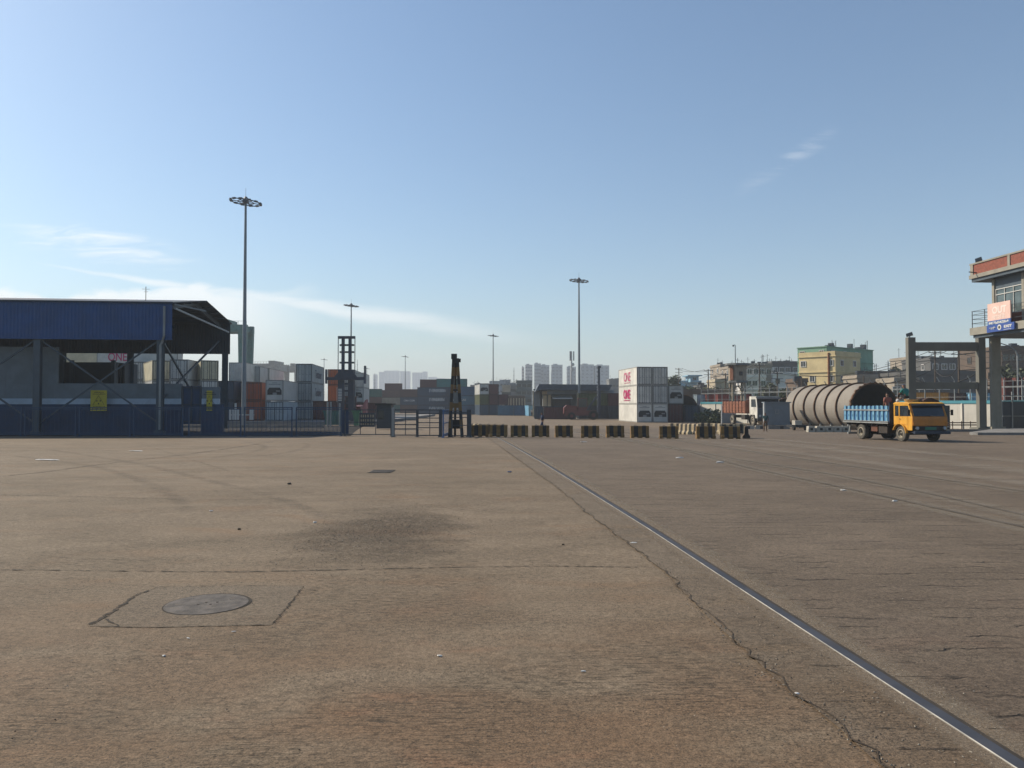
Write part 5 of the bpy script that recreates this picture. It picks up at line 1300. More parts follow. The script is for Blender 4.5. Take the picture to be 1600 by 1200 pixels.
# yellow corner building with mint green upper part: turned so that one face catches the sun
Yc = 150; zc0 = zg(Yc)
def corner_building(name, lab, pxc, pxl, pxr, ytop, Y, mat, floors, cl, cr, rot=R(38), z0=None, **k):
    """corner towards the camera at pxc; left face reaches pxl, right face pxr"""
    xc = X_(pxc, Y); z0 = zc0 if z0 is None else z0; H_ = Z_(ytop, Y) - z0
    def reach(px, ang):
        kx = X_(px, 1.0); dx, dy = math.cos(ang), math.sin(ang)
        return (kx * Y - xc) / (dx - kx * dy)
    Ll = reach(pxl, math.pi - (math.pi / 2 - rot)); Lr = reach(pxr, rot)
    t_ = thing(name, lab, 'building', (xc, Y, z0), rot)
    mb = MB(); mb.box(0, Lr, 0, Ll, 0, H_); mb.build('walls', mat, t_)
    fh = H_ / floors; mb = MB()
    for q in range(1, floors + 1): mb.box(-.18, Lr + .1, -.18, Ll + .1, fh * q - .12, fh * q + .06)
    mb.build('floor_bands', mat, t_)
    r = random.Random(int(pxc))
    for q in range(floors):
        for c in range(cr):
            if r.random() > .3: add_win(t_, Lr * (c + .5) / cr, -.05, fh * q + fh * .38, .95, 1.05, 0, m_wh)
        for c in range(cl):
            if r.random() > .3: add_win(t_, -.05, Ll * (c + .5) / cl, fh * q + fh * .38, .95, 1.05, R(-90), m_wh)
    return t_, Lr, Ll, H_
t_, Lr, Ll, H_ = corner_building('yellow_building', 'sunlit yellow four storey building with brown corner pipe behind the big tank', 1306, 1249, 1345, 555.5, 150, m_ye, 4, 4, 2)
mb = MB(); mb.tube([(-.12, 1.3, 0), (-.12, 1.3, H_ + .6)], .22, 6); mb.build('brown_pipe', M('rust_pipe', (0.25, 0.09, 0.03), rough=.8), t_)
mb = MB(); mb.box(-.1, .1, 0, Ll, H_ + .06, H_ + .9); mb.box(.1, Lr, -.1, .1, H_ + .06, H_ + .9); mb.build('parapet', m_ye, t_)
t_, Lr, Ll, H_ = corner_building('mint_building', 'mint green taller block rising behind the yellow building', 1292.5, 1247, 1365, 541, 166, m_pg, 5, 3, 4)
mb = MB(); r = random.Random(4)
for k in range(9): x = r.uniform(0, Lr); mb.box(x - .4, x + .4, 1, 2, H_, H_ + r.uniform(.4, 1.5)); mb.box(x + .9, x + .96, 1, 1.06, H_, H_ + r.uniform(1, 2.6))
mb.build('roof_clutter', m_fencedk, t_)

# ------------------------------------------------------------------ watchtower
Y = 119; x0 = X_(1152.5, Y); z0 = zg(Y)
t_ = thing('watchtower', 'octagonal concrete watchtower with flat roof on four legs above the brown truck', 'watchtower', (x0, Y, z0))
m_wt = M('tower_render', (0.36, 0.31, 0.24), rough=.9, var=.2, dirt=.4, streak=True); m_wtr = M('tower_stain', (0.22, 0.09, 0.05), rough=.9, var=.3)
def octo(r, z_0, z_1, mb, mi=0): mb.prism([(x0 + r * math.cos(R(22.5 + 45 * k)), Y + r * math.sin(R(22.5 + 45 * k))) for k in range(8)], z_0, z_1, 'z', mi)
mb = MB(); octo(1.36, Z_(595, Y), Z_(571, Y), mb); mb.build('cabin', m_wt, t_)
mb = MB(); octo(1.9, Z_(571, Y), Z_(568, Y), mb); mb.build('roof', m_gy, t_)
mb = MB(); octo(1.55, Z_(598, Y), Z_(595, Y), mb); mb.build('balcony_slab', m_gy, t_)
mb = MB(); mb.box(x0 - .1, x0 + .42, Y - 1.31, Y - 1.24, Z_(587, Y), Z_(581, Y)); mb.build('window', m_win, t_)
mb = MB(); mb.prism([(x0 - 1.27, Y - .54), (x0 - .93, Y - 1.08), (x0 - .98, Y - 1.11), (x0 - 1.32, Y - .56)], Z_(594, Y), Z_(572, Y), 'z'); mb.build('rusty_panel', m_wtr, t_)
for dx, dy in ((-.9, -.75), (.9, -.75), (-.9, .75), (.9, .75)):
    mb = MB(); mb.box(x0 + dx - .16, x0 + dx + .16, Y + dy - .16, Y + dy + .16, z0, Z_(598, Y)); mb.build('leg', m_wt, t_)
for py in (616, 632): mb = MB(); mb.box(x0 - .74, x0 + .74, Y - .85, Y - .65, Z_(py + 2, Y), Z_(py, Y)); mb.box(x0 - 1.0, x0 - .8, Y - .59, Y + .59, Z_(py + 2, Y), Z_(py, Y)); mb.build('tie_beam', m_wt, t_)
for s in (-1, 1):
    mb = MB(); n = 6
    for k in range(n): 
        a0, a1 = math.pi * k / n, math.pi * (k + 1) / n; cx_ = x0 + s * .0
        mb.bar((cx_ - .74 * math.cos(a0), Y - .75 + (s + 1) * .75, Z_(603, Y) - .74 + .74 * math.sin(a0)), (cx_ - .74 * math.cos(a1), Y - .75 + (s + 1) * .75, Z_(603, Y) - .74 + .74 * math.sin(a1)), .16)
    mb.build('arch', m_wt, t_)
t2 = thing('lamp_post', 'hooked lamp post standing on the watchtower roof', 'lamp post', (x0 - .2, Y, Z_(568, Y)))
mb = MB(); xl = X_(1149.5, Y); mb.tube([(xl, Y, Z_(568, Y)), (xl, Y, Z_(540, Y)), (xl - .05, Y, Z_(538.8, Y)), (xl - .25, Y, Z_(539.2, Y))], [.08, .06, .05, .05], 6); mb.build('pole', m_mast, t2)
mb = MB(); mb.box(xl - .42, xl - .2, Y - .1, Y + .1, Z_(541.5, Y), Z_(539, Y)); mb.build('lamp_head', m_lamp, t2)

# ------------------------------------------------------------------ boundary wall and fence
A = Vector((X_(1084, 127), 127, 0)); B = Vector((X_(1700, 62), 62, 0))
A = Vector((31.0, 126, 0)); B = Vector((53.5, 67, 0))
def wz(p): return zg(p.y)
t_ = thing('boundary_wall', 'long white boundary wall with teal coping beyond the rails', 'wall', tuple(A)); WLOC[t_.name] = A
d = (B - A).normalized(); nn = Vector((-d.y, d.x, 0)); Ln = (B - A).length
m_teal = M('teal_coping', (0.06, 0.30, 0.38), rough=.6, var=.12, dirt=.2)
n = 16; top = 1.72
mb = MB(); mc = MB(); mp = MB()
for i in range(n):
    a = A + d * Ln * i / n; b = A + d * Ln * (i + 1) / n
    mb.bar((a.x, a.y, (top + wz(a)) / 2 - .1), (b.x, b.y, (top + wz(b)) / 2 - .1), .2, top - wz(a) + .2)
    mc.bar((a.x, a.y, top + .14), (b.x, b.y, top + .14), .34, .32)
    mp.box(a.x - .17, a.x + .17, a.y - .17, a.y + .17, wz(a), top - .02)
m_bw = M('boundary_whitewash', (0.66, 0.64, 0.58), rough=.85, var=.1, scale=.6, dirt=.3, dirtcol=(0.35, 0.32, 0.26), streak=True)
mb.build('wall_panels', m_bw, t_); mc.build('coping', m_teal, t_); mp.build('piers', m_bw, t_)
t_ = thing('wire_fence', 'tall pole and wire fence standing on the boundary wall', 'fence', tuple(A)); WLOC[t_.name] = A
n = 34
for i in range(n + 1):
    a = A + d * Ln * i / n; mb = MB(); mb.bar((a.x, a.y, top + .3), (a.x, a.y, 4.1), .09); mb.bar((a.x, a.y, 4.1), (a.x - .35, a.y - .1, 4.6), .07); mb.build('post', m_steelgrey, t_)
mb = MB()
for z in (2.4, 3.3, 3.95): mb.bar((A.x, A.y, z), (B.x, B.y, z), .035)
mb.build('wires', m_steelgrey, t_)
mb = MB(); mb.bar((A.x, A.y, 3.4), (B.x, B.y, 3.4), .07); mb.build('top_pipe', m_steelgrey, t_)
# vegetation and rubbish mound at the foot of the wall
def far_cont(px, Y, c, lab, L=6.06, rot=R(-87), z=0.2, H=2.59): return cont(px, Y, z + 1.15, c, lab, L=L, rot=rot, anchor='right', H=H, grp='containers behind the boundary wall')
far_cont(1104, 140, 'red', 'faded red container behind the far end of the boundary wall', z=.9)
far_cont(1089, 141, 'iceblue', 'pale blue container behind the boundary wall near the navy doors', z=.9, L=4)
far_cont(1122, 136, 'red', 'second faded red container left of the watchtower', z=.9)
far_cont(1430, 100, 'amber', 'amber yellow container behind the boundary wall seen through the concrete frame', z=.6, L=4.6)
far_cont(1463, 104, 'brown', 'dark brown container right of the amber one', z=.6)
far_cont(1519, 103, 'lightblue', 'bright blue container end behind the right column of the concrete frame', z=.6, L=3)

# ------------------------------------------------------------------ trees and shrubs
m_leaf = M('leaf_green', (0.055, 0.085, 0.03), rough=.7, var=.45, scale=.9); m_leaf2 = M('leaf_dusty', (0.10, 0.115, 0.06), rough=.8, var=.4, scale=.9); m_bark = M('bark', (0.10, 0.075, 0.05), rough=.9)
def tree(px, Y, h, rad, lab, n=900, name='tree', seed=1, ls=.35, zb=None, mat=None, cat='tree', squash=.8, trunk=True):
    r = random.Random(seed); x = X_(px, Y); z0 = zg(Y) if zb is None else zb
    t_ = thing(name, lab, cat, (x, Y, z0))
    if trunk:
        mb = MB(); mb.tube([(x, Y, z0), (x + .1, Y, z0 + h * .4), (x - .1, Y, z0 + h * .75)], [.22, .15, .06], 7)
        for k in range(6):
            a = r.uniform(0, 6.28); mb.tube([(x + .05, Y, z0 + h * (.35 + .05 * k)), (x + rad * .6 * math.cos(a), Y + rad * .6 * math.sin(a), z0 + h * (.55 + .06 * k))], [.09, .03], 5)
        mb.build('trunk', m_bark, t_)
    cl = [(r.uniform(-1, 1) * rad * .65, r.uniform(-1, 1) * rad * .65, r.uniform(-.7, 1) * rad * squash * .7, r.uniform(.3, .55) * rad) for _ in range(11)]
    mb = MB()
    for i in range(n):
        c = cl[r.randrange(len(cl))]; v = Vector((r.gauss(0, 1), r.gauss(0, 1), r.gauss(0, 1))).normalized() * c[3] * r.uniform(.5, 1.08)
        p = Vector((x + c[0] + v.x, Y + c[1] + v.y, z0 + (h - rad * squash if trunk else rad * .2) + c[2] + v.z))
        if p.z < z0: continue
        a = Vector((r.gauss(0, 1), r.gauss(0, 1), r.gauss(0, 1))).normalized(); b = a.cross(Vector((r.gauss(0, 1), r.gauss(0, 1), r.gauss(0, 1)))).normalized(); s = ls * r.uniform(.5, 1.2)
        mb.face([p - a * s - b * s * .5, p + a * s - b * s * .4, p + a * s * .8 + b * s * .5, p - a * s * .7 + b * s * .5])
    mb.build('crown' if trunk else 'foliage', mat or (m_leaf if seed % 2 else m_leaf2), t_, fix=False); return t_
tree(1050, 230, 11.0, 2.6, 'small dark tree just right of the white container stack', seed=1)
tree(1068, 190, 7.0, 3.0, 'spreading dark tree below the light blue house', seed=3, squash=.6)
tree(1085, 200, 6.8, 3.4, 'low dark tree in front of the light blue house', seed=5, squash=.5)
tree(1102, 185, 6.2, 3.0, 'dusty low tree left of the watchtower', seed=2, squash=.5)
tree(1120, 180, 6.0, 2.6, 'dusty bush-like tree beside the watchtower', seed=4, squash=.5)
tree(1200, 165, 7.0, 2.2, 'dusty tree in front of the white lower block', seed=6)
tree(1232, 160, 6.0, 2.2, 'dark small tree left of the yellow building', seed=7, squash=.6)
tree(1440, 180, 10.5, 2.5, 'bright green tree on the skyline inside the concrete frame', seed=9, mat=M('leaf_bright', (0.05, 0.20, 0.10), rough=.7, var=.3))
tree(1402, 170, 11, 2.0, 'bare looking dusty tree left of the concrete frame', seed=8, n=300)
tree(1590, 130, 9, 3.0, 'dusty tree behind the right edge gate screen', seed=10)
tree(1108, 118, 2.2, 2.6, 'dark heap of weeds at the foot of the boundary wall', seed=11, trunk=False, squash=.35, name='weed_heap', cat='shrub', ls=.22, n=1300)
tree(1122, 116, 1.8, 2.0, 'lower heap of weeds beside the pale gate post', seed=13, trunk=False, squash=.35, name='weed_heap', cat='shrub', ls=.22)

# ------------------------------------------------------------------ utility poles and wires
PP = [(1061, 575, 210, 'crossarmed utility pole above the light blue house'), (1107, 577, 170, 'utility pole left of the watchtower'), (1134, 583, 150, 'utility pole just left of the watchtower'), (1187, 568, 140, 'dark utility pole behind the white truck cab'),
      (1215, 581, 135, 'utility pole in front of the white lower block'), (1253, 590, 120, 'thin pole at the left end of the big tank'), (1462, 548, 120, 'dark utility pole behind the concrete frame, left one'), (1499, 540, 105, 'tall utility pole behind the concrete frame, right one'), (1350, 587, 120, 'short lamp pole above the big tank')]
tops = []
for px, yt, Y, lab in PP:
    x = X_(px, Y); zt = Z_(yt, Y); t_ = thing('utility_pole', lab, 'utility pole', (x, Y, zg(Y)), 0, 'utility poles along the boundary wall')
    mb = MB(); mb.tube([(x, Y, zg(Y)), (x, Y, zt)], [.17, .11], 7); mb.build('pole', m_wood, t_)
    if yt < 585:
        for q in (0.3, 1.2): mb = MB(); mb.bar((x - 1.0, Y, zt - q), (x + 1.0, Y, zt - q), .10); mb.build('crossarm', m_fencedk, t_)
        for q in (-.9, -.3, .3, .9): mb = MB(); mb.tube([(x + q, Y, zt - .25), (x + q, Y, zt)], .05, 5); mb.build('insulator', m_wht, t_)
    tops.append(Vector((x, Y, zt - .1)))
def wire(a, b, sag, lab, r_=.03, n=14):
    a = Vector(a); b = Vector(b); pts = [a.lerp(b, i / n) - Vector((0, 0, sag * 4 * (i / n) * (1 - i / n))) for i in range(n + 1)]
    mb = MB(); mb.tube(pts, r_, 4); return tag(mb.build('overhead_cable', m_black), lab, 'cable', 'overhead cables on the right')
seq = [0, 1, 2, 3, 4, 6, 7]
wi = 0
nm = ('at the light blue house', 'left of the watchtower', 'at the watchtower', 'above the brown truck', 'past the yellow building', 'across the concrete frame')
for a, b in zip(seq, seq[1:]):
    for q, hgt in ((-.9, 'highest'), (.9, 'upper')):
        wire(tops[a] + Vector((q, 0, 0)), tops[b] + Vector((q, 0, 0)), .7 if b != 6 else 2.0, '%s cable %s' % (hgt, nm[wi]), r_=.04)
    for q, hgt in ((1.4, 'middle'), (3.0, 'lowest')):
        wire(tops[a] - Vector((0, 0, q)), tops[b] - Vector((0, 0, q * .9)), 1.2 if b != 6 else 2.5, '%s cable %s' % (hgt, nm[wi]), r_=.05 if q > 2 else .03)
    wi += 1
for k, (y0, y1) in enumerate(((540, 532), (548, 541), (556, 549), (566, 553))):
    wire(P(1499, y0 + 4, 105), P(1640, y1 - 6, 80), 1.0, '%s cable running off the right edge' % ('topmost', 'second', 'third', 'fourth')[k], r_=.028)
wire(P(1240, 606, 110), P(1425, 590, 90), .8, 'thick pale pipe cable above the big tank', r_=.06)
wire(P(1425, 590, 90), P(1532, 579, 84), 1.2, 'thick pale cable crossing inside the concrete frame', r_=.06)
# ------------------------------------------------------------------ steel tanks
m_tank = M('tank_steel', (0.275, 0.245, 0.21), rough=.75, var=.16, scale=.5, dirt=.45, dirtcol=(0.17, 0.12, 0.08), streak=True)
m_tin = M('tank_inside', (0.045, 0.042, 0.045), rough=.9, var=.3, dirt=.3, dirtcol=(0.1, 0.06, 0.04))
m_rim = M('rusty_rim', (0.13, 0.065, 0.035), rough=.9, var=.5, scale=3)
def tank(c, rad, L, rotz, lab, rings, wall=.09, rag=True, hollow=True):
    t_ = thing('steel_tank', lab, 'tank', c, rotz)
    n = 56; r = random.Random(2)
    mb = MB()
    ys = [0] + [L * k / 10 for k in range(1, 11)]
    for i in range(len(ys) - 1):
        for j in range(n):
            a0, a1 = 2 * math.pi * j / n, 2 * math.pi * (j + 1) / n
            mb.face([(rad * math.cos(a0), ys[i], rad * math.sin(a0)), (rad * math.cos(a1), ys[i], rad * math.sin(a1)), (rad * math.cos(a1), ys[i + 1], rad * math.sin(a1)), (rad * math.cos(a0), ys[i + 1], rad * math.sin(a0))])
    mb.face([(rad * math.cos(2 * math.pi * j / n), L, rad * math.sin(2 * math.pi * j / n)) for j in range(n)])
    mb.build('shell', m_tank, t_, smooth=True)
    mb = MB(); ri = rad - wall
    for j in range(n):
        a0, a1 = 2 * math.pi * j / n, 2 * math.pi * (j + 1) / n
        mb.face([(ri * math.cos(a0), 0, ri * math.sin(a0)), (ri * math.cos(a0), L - .1, ri * math.sin(a0)), (ri * math.cos(a1), L - .1, ri * math.sin(a1)), (ri * math.cos(a1), 0, ri * math.sin(a1))])
    mb.face([(ri * math.cos(2 * math.pi * j / n), L - .12 if hollow else .4, ri * math.sin(2 * math.pi * j / n)) for j in range(n)])
    mb.build('lining', m_tin, t_, smooth=True, fix=False)
    mb = MB()
    for j in range(n):
        a0, a1 = 2 * math.pi * j / n, 2 * math.pi * (j + 1) / n; e = rad + (.05 + (r.random() * .13 if rag and j % 2 else 0))
        mb.face([(ri * math.cos(a0), -.03, ri * math.sin(a0)), (e * math.cos(a0), -.03, e * math.sin(a0)), (e * math.cos(a1), -.03, e * math.sin(a1)), (ri * math.cos(a1), -.03, ri * math.sin(a1))])
        mb.face([(e * math.cos(a0), -.03, e * math.sin(a0)), (e * math.cos(a0), .2, e * math.sin(a0)), (e * math.cos(a1), .2, e * math.sin(a1)), (e * math.cos(a1), -.03, e * math.sin(a1))])
    mb.build('ragged_rim', m_rim, t_, fix=False)
    for y in rings:
        mb = MB(); e = rad + .16
        for j in range(n):
            a0, a1 = 2 * math.pi * j / n, 2 * math.pi * (j + 1) / n
            for (r0, y0, r1, y1) in ((rad, y, e, y), (e, y, e, y + .10), (e, y + .10, rad, y + .10)):
                mb.face([(r0 * math.cos(a0), y0, r0 * math.sin(a0)), (r1 * math.cos(a0), y1, r1 * math.sin(a0)), (r1 * math.cos(a1), y1, r1 * math.sin(a1)), (r0 * math.cos(a1), y0, r0 * math.sin(a1))])
        mb.build('stiffening_ring', m_rim, t_, fix=False)
    for y in [q for q in rings if q > 1] + [1.5]:
        mb = MB()
        for s in (-1, 1): mb.box(s * rad * .75 - .08, s * rad * .75 + .08, y - .08, y + .08, -rad - .45, -rad * .62)
        mb.box(-rad * .8, rad * .8, y - .1, y + .1, -rad - .5, -rad - .2); mb.build('cradle', m_steelgrey, t_)
    return t_
Yt = 75; zc = Z_(637.5, Yt)
tank((X_(1366, Yt), Yt, zc), 2.42, 14.2, YR, 'big tan steel tank with dark open end and stiffening rings behind the yellow truck', [2.6, 4.9, 7.1, 9.5, 12.0])
tank((X_(1229, 104), 104, .55), 1.9, 7, YR, 'smaller tan tank section showing above the grey weigh booth', [2.0], rag=False)
tank((X_(1070, 140), 140, 1.0), 2.3, 8, YR, 'dark tank end rising behind the maroon and navy containers', [2.0], rag=False)
# concrete blocks supporting it and lying along
m_blk = M('pale_block', (0.50, 0.47, 0.41), rough=.9, var=.2, scale=2, dirt=.5, dirtcol=(0.16, 0.14, 0.12))
GK = 'pale concrete blocks under the big tank'
for i, (px, w_, lab) in enumerate(((1283, 1.0, 'leftmost pale block under the big tank'), (1296, .9, 'second pale block under the big tank'), (1309, 1.0, 'third pale block under the big tank'), (1322, .9, 'pale block under the tank nearest the blue truck bed'), (1268, .7, 'small pale block left of the tank supports'))):
    Y = 67; x = X_(px, Y); t_ = thing('concrete_block', lab, 'concrete block', (x, Y, zg(Y)), 0, GK)
    mb = MB(); mb.prism([(x - w_ * .42, zg(Y)), (x - w_ * .42, zg(Y) + .2), (x - w_ * .36, zg(Y) + .52), (x + w_ * .36, zg(Y) + .52), (x + w_ * .42, zg(Y) + .2), (x + w_ * .42, zg(Y))], Y, Y + .5, 'y'); mb.build('block', m_blk, t_)
    mb = MB(); mb.box(x - .12, x + .12, Y - .01, Y + .02, zg(Y) + .15, zg(Y) + .36); mb.build('socket', m_blackp, t_)
# junk heap left of the tank
t_ = thing('scrap_trolley', 'dark low trolley with white crate left of the big tank', 'trolley', (X_(1248, 74), 74, zg(74)))
mb = MB(); Y = 74
mb.box(X_(1238, Y), X_(1262, Y), Y, Y + 1.6, Z_(668, Y), Z_(664, Y)); mb.build('deck', m_blackp, t_)
mb = MB(); mb.box(X_(1242, Y), X_(1253, Y), Y, Y + .8, Z_(664, Y), Z_(657, Y)); mb.build('crate', m_blk, t_)
for px in (1240, 1258): mb = MB(); x = X_(px, Y); mb.tube([(x - .1, Y - .05, zg(Y) + .22), (x + .1, Y - .05, zg(Y) + .22)], .2, 10); mb.build('wheel', m_black, t_)
for px in (1241.5, 1254, 1268):
    pass

# ------------------------------------------------------------------ people
SK = M('skin', (0.20, 0.10, 0.06), rough=.6, var=.08); HAIR = M('hair', (0.012, 0.010, 0.009), rough=.6)
def skin(chains, root=0, sub=1):
    """chains: list of lists of (x,y,z,r); the first point of later chains may be an index string 'c,i'"""
    verts, rads, edges, idx = [], [], [], {}
    for ci, ch in enumerate(chains):
        prev = None
        for pi, p in enumerate(ch):
            if isinstance(p, str): c_, i_ = map(int, p.split(',')); k = idx[(c_, i_)]
            else: verts.append(p[:3]); rads.append(p[3]); k = len(verts) - 1
            idx[(ci, pi)] = k
            if prev is not None: edges.append((prev, k))
            prev = k
    me = bpy.data.meshes.new('t'); me.from_pydata(verts, edges, [])
    o = bpy.data.objects.new('t', me); C.objects.link(o)
    md = o.modifiers.new('s', 'SKIN'); md.use_smooth_shade = True
    sb = o.modifiers.new('b', 'SUBSURF'); sb.levels = sb.render_levels = sub
    if not me.skin_vertices: bpy.context.view_layer.update()
    for i, v in enumerate(me.skin_vertices[0].data): v.radius = (rads[i], rads[i]); v.use_root = (i == root)
    dg = bpy.context.evaluated_depsgraph_get(); dg.update()
    m2 = bpy.data.meshes.new_from_object(o.evaluated_get(dg)); bpy.data.objects.remove(o)
    return m2
def person(loc, rotz, lab, pose, shirt, trousers, cap=None, scale=1.0):
    t_ = thing('person', lab, 'person', loc, rotz); t_.scale = (scale,) * 3
    J = POSES[pose]
    def limb(names, rr): return [tuple(J[n]) + (r_,) for n, r_ in zip(names, rr)]
    pel, chest, neck, head = J['pelvis'], J['chest'], J['neck'], J['head']
    hd = Vector(head); nk = Vector(neck)
    up = (hd - nk).normalized()
    ch = [[tuple(pel) + (.13,), tuple(Vector(pel).lerp(Vector(chest), .5)) + (.12,), tuple(chest) + (.15,), tuple(neck) + (.055,), tuple(nk + up * .09) + (.075,), tuple(nk + up * .17) + (.095,), tuple(nk + up * .25) + (.075,)],
          ['0,5', tuple(nk + up * .14 + Vector((0, -.11, 0))) + (.018,)]]
    for s in 'lr':
        k = len(ch)
        ch.append(['0,2'] + limb(['sh' + s, 'el' + s, 'wr' + s], [.06, .042, .028]) + [tuple(J['ha' + s]) + (.034,)])
        hv = (Vector(J['ha' + s]) - Vector(J['wr' + s])).normalized(); sd_ = hv.cross(Vector((0, 0, 1))).normalized() if abs(hv.z) < .9 else Vector((0, 1, 0))
        for q in range(4):
            b = Vector(J['ha' + s]) + sd_ * (.022 * (q - 1.5)); e = b + hv * (.07 - .008 * abs(q - 1)) + Vector((0, -.015, 0))
            ch.append(['%d,4' % k, tuple(b + hv * .03) + (.009,), tuple(e) + (.007,)])
        ch.append(['%d,4' % k, tuple(Vector(J['ha' + s]) - sd_ * .05 + hv * .02) + (.010,)])
        ch.append(['0,0'] + limb(['hi' + s, 'kn' + s, 'an' + s], [.085, .058, .042]) + [tuple(Vector(J['to' + s])) + (.04,)])
    me = skin(ch); me.name = 'body'; me.materials.clear(); me.materials.append(SK)
    o = bpy.data.objects.new('body', me); C.objects.link(o); o.parent = t_
    def part(nm, chains, mat):
        m_ = skin(chains); m_.materials.clear(); m_.materials.append(mat); q = bpy.data.objects.new(nm, m_); C.objects.link(q); q.parent = o
    P_ = Vector(pel); Cc = Vector(chest)
    sh = [[tuple(P_.lerp(Cc, -.05)) + (.155,), tuple(P_.lerp(Cc, .5)) + (.150,), tuple(Cc) + (.175,), tuple(Cc.lerp(Vector(neck), .75)) + (.09,)]]
    for s in 'lr': sh.append(['0,2', tuple(J['sh' + s]) + (.082,), tuple(Vector(J['sh' + s]).lerp(Vector(J['el' + s]), .9)) + (.062,)])
    part('shirt', sh, shirt)
    tr = [[tuple(P_) + (.15,), tuple(P_ + Vector((0, 0, .06))) + (.14,)]]
    for s in 'lr': tr.append(['0,0', tuple(J['hi' + s]) + (.105,), tuple(J['kn' + s]) + (.078,), tuple(Vector(J['kn' + s]).lerp(Vector(J['an' + s]), .88)) + (.062,)])
    part('trousers', tr, trousers)
    hr = [[tuple(nk + up * .20 + Vector((0, .02, 0))) + (.098,), tuple(nk + up * .27 + Vector((0, .015, 0))) + (.07,)]]
    part('cap' if cap else 'hair', hr, cap or HAIR)
    return t_
def mk(**k): return k
POSES = {
 'walk': mk(pelvis=(0, 0, .93), chest=(0, -.02, 1.27), neck=(0, -.03, 1.46), head=(0, -.05, 1.6), shl=(.19, -.02, 1.40), ell=(.24, .12, 1.14), wrl=(.22, .02, .92), hal=(.22, -.03, .85), shr=(-.19, -.02, 1.40), elr=(-.23, -.10, 1.14), wrr=(-.22, -.30, 1.03), har=(-.22, -.37, 1.02),
            hil=(.10, 0, .88), knl=(.11, -.18, .50), anl=(.11, -.22, .09), tol=(.11, -.36, .04), hir=(-.10, 0, .88), knr=(-.10, .05, .48), anr=(-.10, .30, .14), tor=(-.10, .22, .04)),
 'stand': mk(pelvis=(0, 0, .94), chest=(0, 0, 1.28), neck=(0, -.01, 1.47), head=(0, -.02, 1.6), shl=(.19, 0, 1.41), ell=(.25, .02, 1.14), wrl=(.23, -.06, .90), hal=(.22, -.08, .82), shr=(-.19, 0, 1.41), elr=(-.25, .03, 1.14), wrr=(-.22, -.08, .91), har=(-.21, -.11, .84),
            hil=(.10, 0, .88), knl=(.12, -.03, .48), anl=(.12, 0, .09), tol=(.13, -.16, .04), hir=(-.10, 0, .88), knr=(-.12, -.01, .48), anr=(-.12, .02, .09), tor=(-.13, -.14, .04)),
 'sit': mk(pelvis=(0, 0, .12), chest=(0, -.10, .44), neck=(0, -.16, .62), head=(0, -.20, .78), shl=(.19, -.11, .56), ell=(.25, -.24, .33), wrl=(.16, -.42, .30), hal=(.12, -.48, .30), shr=(-.19, -.11, .56), elr=(-.25, -.22, .33), wrr=(-.16, -.40, .28), har=(-.12, -.46, .28),
           hil=(.10, -.03, .12), knl=(.17, -.36, .38), anl=(.13, -.48, .06), tol=(.13, -.62, .03), hir=(-.10, -.03, .12), knr=(-.17, -.36, .38), anr=(-.13, -.48, .06), tor=(-.13, -.62, .03)),
}
m_nv = M('cloth_navy', (0.03, 0.05, 0.12), rough=.9, var=.2); m_tl = M('cloth_teal', (0.03, 0.24, 0.21), rough=.9, var=.2); m_tlb = M('cloth_dark_teal', (0.04, 0.09, 0.10), rough=.9); m_pk = M('cloth_pink', (0.38, 0.14, 0.11), rough=.9)
m_kh = M('cloth_brown', (0.16, 0.10, 0.065), rough=.9); m_wc = M('cloth_white', (0.62, 0.62, 0.62), rough=.9); m_dc = M('cloth_charcoal', (0.03, 0.03, 0.035), rough=.9)
g = Vector((X_(847, 62), 62, zg(62)))
person((X_(847.5, 72), 72, zg(72)), R(-80), 'man in dark blue walking left behind the striped barriers', 'walk', m_nv, m_nv)
gp = G(1196, 674.5); person((gp.x, gp.y, gp.z), R(160), 'man in dark jacket and brown trousers standing by the grey weigh booth', 'stand', m_tlb, m_kh, scale=.97)
person((X_(831, 180), 180, zg(180)), R(40), 'distant man beside the pale blue container end', 'stand', m_wc, m_dc)

# ------------------------------------------------------------------ yellow truck
TR = R(9.5)
w0 = Vector((X_(1409, 44.4), 44.4, 0)); org = Vector((w0.x + 1.02 * math.cos(TR), w0.y + 1.02 * math.sin(TR), zg(44.5)))
tk = thing('cargo_truck', 'yellow cab lorry with light blue slatted cargo bed driving towards the camera on the right', 'truck', tuple(org), TR)
my = M('truck_yellow', (0.82, 0.41, 0.04), rough=.45, var=.14, scale=2, dirt=.5, dirtcol=(0.35, 0.16, 0.04)); myo = M('truck_shaded_ochre', (0.62, 0.22, 0.02), rough=.45, var=.15, scale=2, dirt=.3, dirtcol=(0.25, 0.12, 0.05))  # ochre: the cab yellow with the shaded front's darkness put in; also trim
mlb = M('bed_light_blue', (0.19, 0.42, 0.60), rough=.55, var=.12, scale=3, dirt=.25, dirtcol=(0.2, 0.22, 0.22)); mdb = M('bed_blue', (0.03, 0.15, 0.34), rough=.55, var=.15, dirt=.3)
mgr = M('bed_rail_grey', (0.32, 0.33, 0.33), rough=.6, var=.15, dirt=.4); mch = M('chassis_dark', (0.035, 0.028, 0.024), rough=.8, var=.3, dirt=.5, dirtcol=(0.12, 0.08, 0.05)); mty = M('tyre_dusty', (0.11, 0.10, 0.085), rough=.95, var=.3, scale=5); mrm = M('rim_dusty', (0.36, 0.32, 0.25), rough=.8, var=.2)
